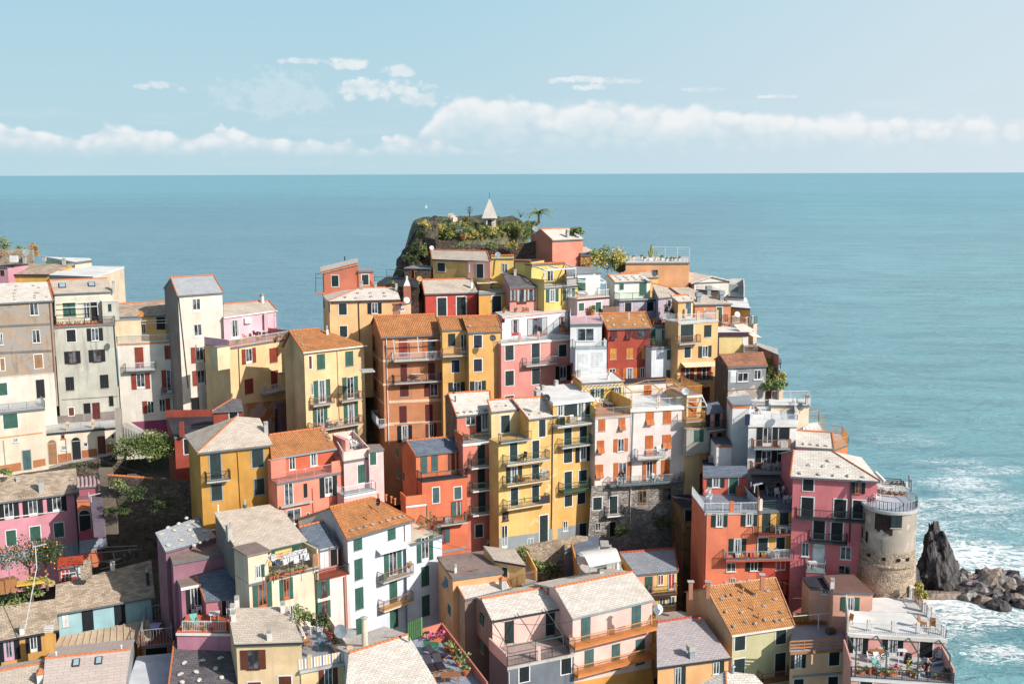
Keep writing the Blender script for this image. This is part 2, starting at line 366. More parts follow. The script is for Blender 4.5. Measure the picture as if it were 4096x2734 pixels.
    mg=MB(); mg.box(PA-gq*0.10+V((0,0,dz-0.05)),e*(PB-PA).length,gq*0.10,V((0,0,abs(dz)+0.03)))
    mg.build('gutter',gut or GUT,rt)
    C_.A,C_.B,C_.Cc,C_.D=AA,BB,CC,DD; C_.e=e; C_.g=gq; C_.rp=(PA,n); C_.z=PA.z; C_.zb=zb; C_.roof=rf; C_.q=(PA,PB,PC,PD)
    plane(AA,BB)
    if ground and H>=6.9:
        for q in (AA,BB,(AA+CC)/2): GROUND.append((q.x,q.y,zb+1.0))
    return rt
def front(): plane(C_.A,C_.B)
def left(): plane(C_.D,C_.A)
def right(): plane(C_.B,C_.Cc)
def flat(name,label,d,A,B,C=None,D=None,dep=4,H=8,wall=None,top=None,over=0.05,t=0.2,**k):
    k.setdefault('edge',''); return house(name,label,d,A,B,C,D,0,dep,H,wall,top or WROOF,over,t=t,ridge=None,**k)
def slab(L,Rr,d=1.0,H=0.18,wall=None,top=None,rail=None,rh=0.95,rmat=None,sides='LR',setf=None,name=None,sp=0.14,lip=None):
    a=hit(L,d); b=hit(Rr,d); b.z=a.z; z=a.z
    if setf is None: setf=H>1
    big=H>1
    if big: zt=z
    else: zt=z+H
    m=MB(); m.box(V((a.x,a.y,zt-H))-C_.n*(d-0.01),b-a,C_.n*(d-0.01),V((0,0,H)))
    nm=name or ('terrace' if big else 'balcony')
    o=m.build(nm,wall or (CONC if not big else P(230,215,180)),C_.root)
    if big or top:
        m=MB(); m.box(V((a.x,a.y,zt+0.005))-C_.n*(d-0.01)-C_.u*0.04,(b-a)+C_.u*0.08,C_.n*(d+0.05),V((0,0,0.08))); m.build('floor',top or CFLOOR,o); zt+=0.085
    if lip:
        m=MB(); m.box(V((a.x,a.y,zt-0.3))+C_.n*0.03-C_.u*.03,(b-a)+C_.u*.06,C_.n*0.05,V((0,0,0.24))); m.build('coping',lip,o)
    fa=V((a.x,a.y,zt)); fb=V((b.x,b.y,zt))
    if rail:
        pts=[fa-C_.n*0.05,fb-C_.n*0.05]
        if 'L' in sides: pts=[fa-C_.n*(d-0.05)]+pts
        if 'R' in sides: pts=pts+[fb-C_.n*(d-0.05)]
        railing(pts,rail,rh,rmat,o,sp)
    if big and H>=8 and setf: GROUND.append((a.x,a.y,zt-H+1)); GROUND.append((b.x,b.y,zt-H+1))
    C_.fz=zt; C_.fa,C_.fb,C_.fd=fa,fb,d
    if setf: plane(fa,fb)
    return o
def railing(pts,kind='bar',h=0.95,m=None,parent=None,sp=0.14):
    mm=MB(); m=m or MET
    for a,b in zip(pts,pts[1:]):
        L=(b-a).length
        if L<0.05: continue
        d=(b-a)/L
        if kind=='wall':
            nn=d.cross(Z); nn.z=0; mm.box(a-nn*0.07,b-a,nn*0.14,V((0,0,h)))
        else:
            mm.bar(a+Z*h,b+Z*h,0.028); mm.bar(a+Z*0.07,b+Z*0.07,0.018)
            n=max(1,int(L/sp))
            if kind=='bar':
                for i in range(n+1): p=a+(b-a)*(i/n); mm.bar(p,p+Z*h,0.012)
            else:
                for q in range(1,4): mm.bar(a+Z*h*q/4,b+Z*h*q/4,0.012)
            k=max(1,int(L/1.8))
            for i in range(k+1): p=a+(b-a)*(i/k); mm.bar(p,p+Z*h,0.025)
    return mm.build('railing' if kind!='wall' else 'parapet',m,parent or C_.root)
def rz(px,z=None,kind='bar',h=0.95,m=None,sp=0.14):
    return railing([ptz(p,C_.fz if z is None else z) for p in px],kind,h,m,None,sp)
def win(x0,y0,x1,y1,k='c',sh=None,fr=None,fw=0.1,ft=None,cur=None,o=0.0):
    a=hit((x0,y0)); b=hit((x1,y1)); u0,z1=lo(a); u1,z0=lo(b)
    if u1<u0: u0,u1=u1,u0
    if z1<z0: z0,z1=z1,z0
    if u1-u0<0.05: return
    sm=SH[sh or C_.sh]; frm=fr if fr is not None else WH
    W=u1-u0; H_=z1-z0
    if k in('c','p'):
        m=MB()
        if fr is not False:
            f=fw
            fbox(m,u0-f,u1+f,z0-f,z0,0.0,0.05); fbox(m,u0-f,u1+f,z1,z1+f,0,0.035); fbox(m,u0-f,u0,z0,z1,0,0.035); fbox(m,u1,u1+f,z0,z1,0,0.035)
        else: fbox(m,u0-0.05,u1+0.05,z0-0.08,z0,0,0.08); frm=CONC
        w_=m.build('window' if H_<1.75 else 'door',frm,C_.root)
        nl=2 if W>0.6 else 1; lw=W/nl; zc=z0+H_*0.42 if k=='p' else z0
        for i in range(nl):
            m=MB(); fbox(m,u0+lw*i+0.01,u0+lw*(i+1)-0.01,zc,z1,0.005,0.05)
            if k=='p':
                q0=at(u0+lw*i+0.02,zc,0.03); q1=at(u0+lw*(i+1)-0.02,zc,0.03); dr=-Z*(H_*0.40)+C_.n*0.38
                m.box(q0,q1-q0,dr,C_.n*0.04)
            else:
                # frame rails of the leaf
                for zz in (z0,z0+H_*0.45,z1-0.07): fbox(m,u0+lw*i+0.01,u0+lw*(i+1)-0.01,zz,zz+0.07,0.05,0.065)
            m.build('shutter',sm,w_)
        if k=='p':
            m=MB(); fbox(m,u0+0.03,u1-0.03,z0,zc,0.003,0.02); m.build('pane',GL,w_)
        return w_
    if k=='o':
        s=W*0.27; a0,a1=u0+s,u1-s
    elif k=='l': s=W*0.42; a0,a1=u0+s,u1
    elif k=='r': s=W*0.42; a0,a1=u0,u1-s
    else: a0,a1=u0,u1; s=0
    m=MB(); f=0.07
    if k not in('d','a'):
        fbox(m,a0,a1,z1-f,z1,0,0.06); fbox(m,a0,a1,z0,z0+f,0,0.06); fbox(m,a0,a0+f,z0,z1,0,0.06); fbox(m,a1-f,a1,z0,z1,0,0.06)
        if a1-a0>0.5: mid=(a0+a1)/2; fbox(m,mid-0.035,mid+0.035,z0,z1,0,0.055)
        if H_<1.8: fbox(m,a0-0.08,a1+0.08,z0-0.07,z0,0,0.12)
        else: fbox(m,a0,a1,z0,z0+0.35,0,0.04)
    else:
        fbox(m,a0-0.06,a0,z0,z1,0,0.04); fbox(m,a1,a1+0.06,z0,z1,0,0.04); fbox(m,a0-0.06,a1+0.06,z1,z1+0.08,0,0.04)
        if k=='a':
            cx=(a0+a1)/2; rr=(a1-a0)/2; n=8
            for i in range(n):
                t0=math.pi*i/n; t1=math.pi*(i+1)/n
                m.poly([at(cx+rr*math.cos(t0)*1.15,z1+rr*math.sin(t0)*1.15,0.04),at(cx+rr*math.cos(t1)*1.15,z1+rr*math.sin(t1)*1.15,0.04),at(cx+rr*math.cos(t1),z1+rr*math.sin(t1),0.04),at(cx+rr*math.cos(t0),z1+rr*math.sin(t0),0.04)])
    w_=m.build('window' if H_<1.75 else 'door',ft or (WH if k not in('d','a') else frm if fr else CONC),C_.root)
    m=MB(); fbox(m,a0+0.02,a1-0.02,z0,z1,0.003,0.022)
    if k=='a':
        cx=(a0+a1)/2; rr=(a1-a0)/2; m.poly([at(cx+rr*math.cos(math.pi*i/10),z1+rr*math.sin(math.pi*i/10),0.022) for i in range(11)])
    m.build('pane' if k not in('d','a') or not sh else 'door_leaf',GL if (k not in('d','a')) else (sm if sh else DARK),w_)
    if cur:
        m=MB(); fbox(m,a0+f,a0+(a1-a0)*0.26,z0+f,z1-f,0.022,0.03); m.build('curtain',CURT,w_); m=MB(); fbox(m,a0+(a1-a0)*0.74,a1-f,z0+f,z1-f,0.022,0.03); m.build('curtain',CURT,w_)
    if s:
        for q0,q1,ok in ((u0,u0+s,k in'ol'),(u1-s,u1,k in'or')):
            if not ok: continue
            m=MB(); fbox(m,q0,q1,z0,z1,0.02,0.07)
            for zz in (z0,z0+H_*0.45,z1-0.07): fbox(m,q0+0.01,q1-0.01,zz,zz+0.07,0.07,0.085)
            m.build('shutter',sm,w_)
    return w_
def bal(L,Rr,d=1.0,rm=None,rail='bar',H=0.16,wall=None,top=None,rh=0.95,**k): return slab(L,Rr,d,H,wall,top,rail,rh,rm or MET,'LR',False,**k)
def band(x0,y0,x1,y1,h,m,o=0.04,name='string_course',z0=None):
    a=hit((x0,y0)); b=hit((x1,y1)); u0,z=lo(a); u1,z_=lo(b); mm=MB(); 
    mm.box(at(u0,z-h,0.0),at(u1,z_-h,0)-at(u0,z-h,0),C_.n*o,V((0,0,h))); return mm.build(name,m,C_.root)
def bandp(pts,m,o=0.03,name='painted_base'):
    mm=MB(); q=[hit(p,o) for p in pts]; q2=[hit(p,0.0) for p in pts]; n_=C_.n*o
    mm.hexa([x-n_ for x in q],q); return mm.build(name,m,C_.root)
def pipe(x0,y0,x1,y1,m=None,r=0.05,o=0.1):
    mm=MB(); mm.cyl(hit((x0,y0),o),hit((x1,y1),o),r,None,6); return mm.build('downpipe',m or METD,C_.root)
def bars(l,o=0.0,m=None,r=0.03,name='frame'):
    mm=MB()
    for q in l: mm.bar(hit(q[:2],q[4] if len(q)>4 else o),hit(q[2:4],q[5] if len(q)>5 else o),r)
    return mm.build(name,m or METW,C_.root)
def onroof(p): return ptp(p,*C_.rp)
def chim(x,y,h=1.0,w_=0.42,m=None,kind='slot',cap=None):
    b=onroof((x,y)); mm=MB(); rot=math.atan2(C_.e.y,C_.e.x); mm.cbox(b-Z*0.3,w_,w_,h+0.3-(0.35 if kind=='slot' else 0.1),rot); c=mm.build('chimney',m or CONC,C_.roof)
    mm=MB()
    if kind=='slot':
        for i in range(3): mm.cbox(b+Z*(h-0.33+i*0.13),w_*1.08,w_*1.08,0.08,rot)
        mm.cbox(b+Z*(h-0.35),w_*0.7,w_*0.7,0.3,rot)
    elif kind=='flat': mm.cbox(b+Z*(h-0.1),w_*1.3,w_*1.3,0.08,rot)
    elif kind=='pot': mm.cyl(b+Z*(h-0.1),b+Z*(h+0.35),0.1,0.12,8); mm.cyl(b+Z*(h+0.35),b+Z*(h+0.45),0.18,0.02,8)
    elif kind=='box': mm.cbox(b+Z*(h-0.5),w_*1.5,w_*1.5,0.5,rot)
    elif kind=='pyr':
        q=w_*0.65; u=C_.e; v=C_.g; z0=b+Z*h; bs=[z0-u*q-v*q,z0+u*q-v*q,z0+u*q+v*q,z0-u*q+v*q]
        mm.hexa(bs,[z0+Z*0.35]*4)
    mm.build('chimney_cap',cap or (CONC if kind!='pyr' else RIDGE),c); return c
def ventp(x,y,h=0.5,m=None,r=0.07):
    b=onroof((x,y)); mm=MB(); mm.cyl(b-Z*.05,b+Z*h,r,None,8); mm.cyl(b+Z*h,b+Z*(h+0.1),r*1.7,r*1.2,8); mm.build('vent_pipe',m or RIDGE,C_.roof)
def skyl(x0,y0,x1,y1):
    a=onroof((x0,y0)); b=onroof((x1,y1)); PA,n=C_.rp; e=C_.e; s=n.cross(e); q=b-a; w_=abs(q.dot(e)); l_=abs(q.dot(s)); c=(a+b)/2
    mm=MB(); mm.box(c-e*w_/2-s*l_/2+n*0.01,e*w_,s*l_,n*0.12); k=mm.build('skylight',METD,C_.roof)
    mm=MB(); mm.box(c-e*(w_/2-.09)-s*(l_/2-.09)+n*0.1,e*(w_-.18),s*(l_-.18),n*0.035); mm.build('pane',solid('sky_pane',(170,200,210),0.15,0.6),k)
def clus(name,c,n,r,size,m,sq=(1,1,1),parent=None,seed=1,asp=1.0,clumps=0):
    q=random.Random(seed); mb=MB(); cs=[]
    if clumps:
        for i in range(clumps):
            a=q.random()*6.28; b=math.acos(q.uniform(-0.5,1)); k=q.uniform(0.45,0.85); cs.append((V((math.sin(b)*math.cos(a)*k,math.sin(b)*math.sin(a)*k,math.cos(b)*k)),q.uniform(0.28,0.5)))
    for i in range(n):
        a=q.random()*6.28; b=math.acos(q.uniform(-1,1)); k=q.random()**0.4
        d=V((math.sin(b)*math.cos(a),math.sin(b)*math.sin(a),math.cos(b)))
        if cs: cc2,rr=cs[q.randrange(len(cs))]; d=cc2+d*k*rr
        else: d=d*k
        p=V(c)+V((d.x*r*sq[0],d.y*r*sq[1],d.z*r*sq[2]))
        u=V((q.uniform(-1,1),q.uniform(-1,1),q.uniform(-1,1))).normalized(); t=u.cross(V((q.uniform(-1,1),q.uniform(-1,1),q.uniform(-1,1)))).normalized(); sz=size*q.uniform(0.6,1.3)
        mb.poly([p-u*sz*asp,p+t*sz*0.5,p+u*sz*asp,p-t*sz*0.5])
    return mb.build(name,m,parent)
def leafm(key,c1,c2):
    def fn(gg,b):
        n_=gg.noise(objc(gg),1.6,3); x=gg.mix(gg.smooth(n_,0.35,0.65),base_col(c1,1.0),base_col(c2,1.0)); setc(gg,b,x); b.inputs['Roughness'].default_value=0.7
        b.inputs['Subsurface Weight'].default_value=0.0
    return mat(key,fn)
LFD=leafm('dark_leaves',(44,62,36),(80,96,46)); LFY=leafm('yellow_green_leaves',(140,146,56),(206,190,84)); LFG=leafm('green_leaves',(88,116,62),(150,160,84)); LFO=leafm('orange_leaves',(190,140,50),(160,125,45))
FLR=solid('red_petals',(200,50,50)); FLP=solid('pink_petals',(225,80,140)); BARK=solid('bark',(110,92,75),0.9)
# ================================================================ houses, left part
CRM=P(226,216,194,0.4); 
# --- back left pair
S(0,900); C_.sh='dk'
house('house','tan house with a wide slate roof behind the left row, nearest the sea',164,(78,512),(515,512),(775,405),(92,398),p=12,H=7,wall=P(225,175,60),roof=SLB,edge='',gut=PUR)
chim(258,385,1.0); chim(670,415,1.0); chim(465,355,0.5,0.45,CONC,'flat')
TANH=C_.rp
flat('house','pale cream house with white sloping roof edge, left skyline',160,(512,520),(975,538),(1300,432),(740,422),H=12,wall=P(250,226,188,0.25),top=WROOF,t=0.35)
flat('house','low cream block with a white roof rim at the far left skyline',172,(785,385),(962,362),(940,345),(470,330),H=6,wall=P(245,222,180,0.25),t=0.3)
flat('house','pink house corner under a dark roof at the left edge of the skyline',163,(-60,430),(80,432),dep=5,H=4,wall=P(214,150,160),top=DROOF); front(); win(0,470,50,530,'d',sh='dr')
# --- weathered ochre house
house('house','weathered ochre and grey tenement with peeling render at the left edge',139,(-130,822),(556,786),(502,590),(-130,612),p=15,H=14,wall=RUST,roof=SLP,edge='R',over=0.2)
for q in ((305,815,405,940,'w'),(330,1095,425,1228,'w'),(-20,1128,35,1250,'w')): win(*q)
C_.sh='wd'; win(355,1355,450,1490,'c'); win(0,1395,52,1515,'c')
GB=P(120,116,112,0.8)
for a,b in ((1045,1020),(1320,1300)): band(-100,a+8,545,b,0.28,GB,0.06)
pipe(520,800,582,1700,METR,0.07)
for i,(x,y) in enumerate(((170,642),(160,682),(150,715),(148,750),(155,780),(350,635),(405,655),(400,710),(375,712),(365,742),(366,765),(490,750))): STONES.append((onroof((x,y)),0.32,'the pale roof of the weathered ochre tenement'))
S(0,1450); C_.sh='gn'
slab((-100,165),(568,128),0.12,13,P(226,220,202,0.45),top=CRM)
win(-20,215,80,335,'c'); C_.sh='bk'; win(372,180,474,362,'c',fr=False)
# --- cream lower wing with terrace
flat('house','low cream wing with railed terrace and wide green shutters, bottom of the left row',133,(-100,528),(470,468),dep=5,H=9,wall=P(226,214,186,0.45),top=CFLOOR,t=0.25)
QA,QB,QC,QD=C_.q; railing([QA+C_.g*.1,QB+C_.g*.1,QB+C_.g*3],'bar',0.95,MET)
C_.sh='gn'; win(28,535,190,675,'c'); band(-60,785,445,722,0.14,P(225,150,95),0.06); win(140,790,190,826,'w'); win(232,920,330,1108,'c',sh='tl',fr=CONC)
mm=MB(); 
bandp([(-60,1085),(218,1040),(228,1125),(-60,1165)],P(190,110,70)); bandp([(345,1022),(472,1000),(480,1070),(350,1100)],P(190,110,70))
bars([(35,810,60,1080)],0.06,CONC,0.04,'downpipe')
# --- pale green house
S(0,900); C_.sh='gn'
house('house','pale green-grey tall house with rooftop pergola and planters, second from the left edge',145,(560,716),(1186,690),(1125,556),(515,578),p=15,H=5,wall=P(222,220,190),roof=SL,edge='TL',over=0.15)
PG=P(190,188,174,0.75)
skyl(612,612,692,655); skyl(918,602,998,642); chim(1190,690,1.4,0.36,PG)
win(655,815,795,950,'c',fr=False); win(868,810,945,995,'w'); win(945,808,1030,1000,'d')
slab((1065,800),(1236,790),1.3,3.2,PG,top=WROOF,setf=False,name='stair_tower'); 
sv=(C_.P.copy(),C_.u.copy(),C_.n.copy()); C_.P=C_.P+C_.n*1.3; C_.sh='dk'; win(1128,825,1168,900,'c',fr=False); C_.P=sv[0]
bars([(570,752,1010,738),(575,752,580,950),(1012,738,1026,940),(590,808,1012,792),(590,866,1018,848),(790,745,810,855)],1.5,METW,0.04,'pergola')
slab((567,1066),(1202,1034),1.9,18,PG,top=TFLOOR,rail='bar',rmat=METD,lip=GUT)
GT=(C_.fa,C_.fb)
C_.sh='bk'; win(692,1095,795,1215,'c'); win(905,1080,1080,1202,'o'); win(670,1322,846,1440,'o',ft=SH['br']); win(925,1306,1104,1422,'o',ft=SH['br'])
pipe(1190,1040,1240,1680,METD,0.06)
S(0,1450)
for q in ((682,152,780,286),(1042,128,1140,262)): win(*q,'c',fr=False)
win(870,425,955,600,'d'); win(962,420,1052,588,'c',sh='dr',fr=False); win(716,470,776,548,'c',sh='br'); win(1135,348,1190,452,'d'); band(650,385,1235,348,0.05,METD,0.05,'cable')
bandp([(585,560),(1225,500),(1235,700),(590,740)],P(140,130,122,0.8))
win(475,440,578,610,'d')
# --- arcaded base building
flat('house','cream house base with arched doors, rust-red plinth and railed terrace on top',137.5,(452,738),(1232,668),(1222,590),(460,645),H=7.5,wall=P(228,216,188,0.4),top=CFLOOR,t=0.22,gut=METD)
ARC=(C_.A.copy(),C_.B.copy(),C_.g.copy(),C_.e.copy())
QA,QB,QC,QD=C_.q; railing([QA+C_.g*.1,QB+C_.g*.1],'bar',0.95,MET,None,0.16)
for x,y in ((710,705),(975,678)):
    b=ptz((x,y),C_.z); MB().cbox(b,0.4,0.3,1.1,0.3).build('pillar',P(232,205,170),C_.root)
RB=P(178,96,60,0.4)
for q in ([(605,958),(742,940),(752,1015),(610,1050)],[(855,915),(1010,895),(1018,965),(860,998)],[(1115,855),(1232,842),(1240,905),(1118,940)]): bandp(q,RB)
win(500,850,600,1055,'a',sh='wd'); win(748,825,850,1008,'a',sh='bk'); win(1015,770,1110,945,'c',sh='br',fr=False)
win(872,832,918,874,'w'); win(644,868,694,908,'w'); win(1168,750,1190,784,'d'); win(636,750,678,792,'w',cur=None,ft=RB); pipe(688,790,708,1030,CONC,0.04)
# street in front, curving down to the left, on a stone retaining wall
A_,B_,G_,E_=ARC; plane(A_,B_)
sp=[(1300,880),(1235,908),(1110,945),(1020,965),(860,1003),(750,1015),(605,1055),(480,1085),(350,1105),(230,1120),(60,1155),(-80,1180)]
P3=[hit(p,0.0) for p in sp]; ms=MB(); mw=MB()
for a,b in zip(P3,P3[1:]):
    n_=-G_; wd=1.9
    ms.hexa([a-Z*.4,a+n_*wd-Z*.4,b+n_*wd-Z*.4,b-Z*.4],[a,a+n_*wd,b+n_*wd,b])
    mw.hexa([a+n_*wd-Z*9,a+n_*(wd+.3)-Z*9,b+n_*(wd+.3)-Z*9,b+n_*wd-Z*9],[a+n_*wd+Z*.1,a+n_*(wd+.3)+Z*.1,b+n_*(wd+.3)+Z*.1,b+n_*wd+Z*.1])
tag(ms.build('street',CONC),kind='structure'); tag(mw.build('retaining_wall',STD),'dark rubble stone retaining wall holding up the street below the arched doors','retaining wall')
# --- stairs and buttress right of it
S(0,1450)
m=MB()
for i in range(12):
    p=pty((1300+i*28,640+i*14),139-0.1*i); m.cbox(p-Z*2.2,0.34,1.6,2.2)
tag(m.build('staircase',CONC),'worn concrete staircase falling to the right beside the cream street wall','staircase')
p=pty((1258,905),137.2); tag(MB().cbox(p-Z*1,0.8,2.0,6.2,0.3).build('buttress_wall',P(170,165,150,0.9)),'tall stained concrete pier between the street terrace and the staircase','wall')
# --- low cream house in shade with terrace
S(0,900); C_.sh='rd'
house('house','cream house with half-shaded slate roof and boxed terrace, left of the tall grey-roofed house',148.5,(1240,956),(1842,934),(1772,795),(1240,822),p=15,H=4,wall=P(232,190,100),roof=SLB,edge='T',over=0.15)
win(1462,1012,1528,1130,'w'); win(1632,962,1732,1090,'d',sh='bk')
slab((1200,1000),(1466,975),1.8,3,P(235,212,165),top=GROOF,setf=False,name='terrace_box')
bars([(1470,1000,1480,1140),(1480,1030,1845,1015),(1845,990,1860,1180),(1480,1000,1850,985)],1.5,P(235,225,200),0.035,'pergola')
slab((1225,1240),(1888,1205),1.9,16,P(224,218,202,0.35),top=CFLOOR,rail='bar',rmat=METW,lip=P(200,120,70))
win(1405,1278,1508,1490,'c',fr=False); win(1716,1260,1814,1396,'c',fr=False)
bal((1315,1530),(1622,1505),0.95,METW)
FOXB=(C_.fa.copy(),C_.fb.copy())
S(0,1450)
win(1370,115,1572,268,'o'); win(1686,78,1886,305,'o'); bal((1690,350),(1948,330),0.9,MET)
win(1488,402,1614,524,'l'); win(1660,378,1782,505,'r'); win(1815,372,1900,520,'d')
bandp([(1370,620),(1740,592),(1755,745),(1500,700)],P(150,60,110,0.5))
# --- tall grey roof house
S(600,900)
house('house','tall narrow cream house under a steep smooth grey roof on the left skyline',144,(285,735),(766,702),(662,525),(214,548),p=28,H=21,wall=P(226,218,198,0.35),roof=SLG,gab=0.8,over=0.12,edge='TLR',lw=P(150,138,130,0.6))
win(440,770,530,905,'w'); win(455,1038,545,1172,'w'); C_.sh='rd'; win(425,1280,610,1425,'o'); win(440,1524,622,1660,'o')
pipe(300,752,400,1700,METD,0.06)
S(700,1400); win(165,500,255,640,'d'); win(440,495,505,570,'d'); win(498,675,512,690,'d')
# --- pink upper / yellow lower house with terrace
S(600,900)
house('house','pink top floor with furnished terrace above a yellow house, left of the orange hip roof',147,(768,962),(1328,888),(1236,790),(768,826),p=14,H=4.5,wall=P(240,192,204,0.2),roof=SL,edge='TR',over=0.1,gut=WH)
chim(1172,812,1.25,0.4,WPAR)
win(838,995,935,1182,'w',cur=1); win(1175,955,1242,1122,'w',cur=1)
mm=MB(); a=hit((975,975)); b=hit((1042,1020)); u0,z1=lo(a); u1,z0=lo(b); fbox(mm,u0,u1,z0,z1,0.05,0.4); mm.build('air_conditioner',WH,C_.root)
mm=MB(); mm.hexa([hit((1312,935),1.5),hit((1350,935),1.5),hit((1350,935),1.0),hit((1312,935),1.0)],[hit((1312,935),1.5)+Z*.1]*4); 
YW=P(238,206,140,0.25)
slab((828,1285),(1472,1222),5.0,17,YW,top=TFLOOR,rail='bar',rmat=METW,lip=GUT)
PT=(C_.fa.copy(),C_.fb.copy(),C_.fz,C_.n.copy())
railing([C_.fa+C_.n*-0.1,C_.fa-C_.n*4.8],'wall',1.0,P(240,192,204,0.2))
railing([C_.fb+C_.n*-0.1,C_.fb-C_.n*4.8],'wall',1.0,P(215,120,130,0.2))
MB().cbox(PT[1]-PT[3]*4.6-C_.u*.3,0.45,0.45,3.0,0.3).build('chimney',P(240,192,204,0.2),C_.root)
win(955,1300,1108,1432,'o'); win(1245,1290,1334,1428,'c',fr=False)
pipe(925,1290,940,1700,METD)
slab((702,1285),(836,1275),1.2,2.9,P(222,206,160),top=BROOF,setf=False,name='bay_window')
S(700,1400)
win(725,308,820,445,'c',fr=False); win(1000,220,1082,385,'c',fr=False)
bal((945,470),(1158,442),0.95,METW,top=CFLOOR); slab((1112,250),(1250,235),0.9,2.4,YW,top=SLD,setf=False,name='bathroom_box')
bandp([(715,560),(1240,505),(1262,900),(760,900)],P(198,170,160,0.7,(190,120,50),0.52)); bandp([(1045,615),(1120,605),(1140,860),(1045,865)],STD,0.06,'exposed_stone')
slab((1112,572),(1260,560),0.9,6,P(150,120,125,0.6),top=GUT,setf=False,name='shed_box')
sv=C_.P.copy(); C_.P=C_.P+C_.n*0.9; win(1175,598,1228,690,'c',sh='br',fr=False); C_.P=sv
# --- yellow house, orange hip roof
S(600,900); C_.sh='gn'
YH=P(240,206,142,0.2)
house('house','yellow corner house with a bright orange hipped tile roof and green shutters',134,(1600,1327),(2271,1250),(1765,1080),(1455,1108),p=20,H=17,wall=YH,roof=TO,hipR='auto',over=0.3,edge='TL',gut=P(238,225,200),hb=.12)
chim(1850,1140,0.7,0.3,WPAR,'pot')
for i,(x,y) in enumerate(((1520,1147),(1547,1197),(1665,1185),(1588,1245),(1594,1262),(1618,1298))): STONES.append((onroof((x,y)),0.3,'the orange hipped roof of the yellow corner house'))
win(1660,1370,1692,1497,'c',sh='br'); win(1742,1352,1832,1500,'c',fr=False)
S(700,1400)
win(1778,15,1865,160,'c',fr=False); win(1447,322,1626,552,'o',cur=1); win(1748,288,1915,512,'o'); bal((1450,595),(1672,562),0.9,METR); bal((1745,552),(1962,520),0.9,METR)
win(1418,345,1445,465,'w'); win(1440,612,1596,805,'o'); win(1762,566,1916,785,'o',cur=1)
bal((1440,862),(1972,785),1.1,METR); YBAL=(C_.fa.copy(),C_.fb.copy()); win(1778,835,1912,960,'o'); pipe(1697,0,1728,900,YH)
S(1400,1300); right(); 
mm=MB(); p=pty((180,480),134.5); mm.cbox(p,1.6,2.0,.15,0.3); mm.bar(p+V((-.7,-1,.15)),p+V((-.7,-1,1.1)),.03); mm.build('side_balcony',CONC,C_.root)
# --- ochre house, grey hip roof
S(700,1400); C_.sh='dk'
OC=P(204,142,40,0.3)
house('house','ochre-yellow house with a broad tan slate hip roof and dark green shutters',111,(230,1072),(1022,985),(885,708),(645,690),p=24,H=13,wall=OC,roof=SL,hipL=(95,882),over=0.35,edge='L',gut=GUT,t=0.12)
chim(950,850,1.1)
win(362,1092,486,1340,'c',fr=GROOF,fw=0.13); bal((335,1395),(582,1372),0.9,METD); win(802,1042,926,1212,'c',fr=GROOF,fw=0.13); win(378,1405,494,1558,'c',fr=GROOF); win(828,1348,936,1498,'c',fr=GROOF); pipe(655,1040,690,1640,OC,0.07)
# --- coral house with orange roof
CO=P(232,128,104,0.2)
house('house','coral house with an orange tiled roof over a furnished loggia',113.5,(1012,1130),(1690,1020),(1556,806),(985,886),p=22,H=3.3,wall=P(215,90,60),roof=TO,edge='TL',over=0.2,gut=GROOF)
for x,y in ((1535,838),(1572,868),(1590,903),(1620,948)): STONES.append((onroof((x,y)),0.4,'the orange roof above the coral loggia'))
win(1188,1108,1258,1240,'w'); win(1408,1070,1488,1200,'w',cur=1)
slab((1065,1392),(1776,1302),2.3,12,CO,top=P(190,120,110),rail=None,lip=GUT)
LG=(C_.fa.copy(),C_.fb.copy(),C_.fz,C_.n.copy())
u=C_.u; L=(C_.fb-C_.fa).length
railing([C_.fa+u*0.2,C_.fa+u*(L*0.80)],'bar',1.0,P(215,140,130)); railing([C_.fa+u*(L*0.80),C_.fb,C_.fb-C_.n*2.3],'wall',1.25,CO)
a=C_.fa; mm=MB(); mm.box(a-C_.n*2.28,u*1.7,C_.n*.9,Z*2.0); mm.build('corner_room',CO,C_.root)
win(1135,1378,1240,1640,'w'); win(1342,1395,1385,1533,'c',sh='bk',fr=False); C_.sh='bk'; win(1510,1338,1696,1508,'o')
S(600,1950); bal((1375,215),(1704,180),0.5,METD,rail=None); win(1425,232,1580,362,'w'); win(1625,258,1668,345,'w'); pipe(1700,0,1715,360,CO)
# --- pink flat house with white parapet terrace
S(700,1400); PK=P(240,190,184,0.2)
flat('house','pale pink house with a walled roof terrace holding stacked white chairs',115.5,(1762,1158),(2030,1112),(1862,925),(1655,955),H=10,wall=PK,top=WPAR)
QA,QB,QC,QD=C_.q; TERR1=C_.q; railing([QD,QA,QB,QC,QD],'wall',1.0,P(238,205,190,0.2)); MB().cbox(ptz((1745,1040),C_.z)-Z*.2,.5,3.0,1.6,0.6).build('stair_parapet',P(236,160,150,0.2),C_.root)
win(1908,1200,1985,1375,'c',sh='gn'); slab((1768,1532),(2100,1462),1.6,8,PK,top=GROOF,rail='bar',rmat=METW,lip=WH); 
S(1400,1300)
flat('house','small pink wing with a brown flat roof beside the walled terrace',116.5,(195,1312),(355,1288),(310,1238),(135,1248),H=10,wall=PK,top=BROOF); win(205,1330,275,1452,'c',sh='gn')
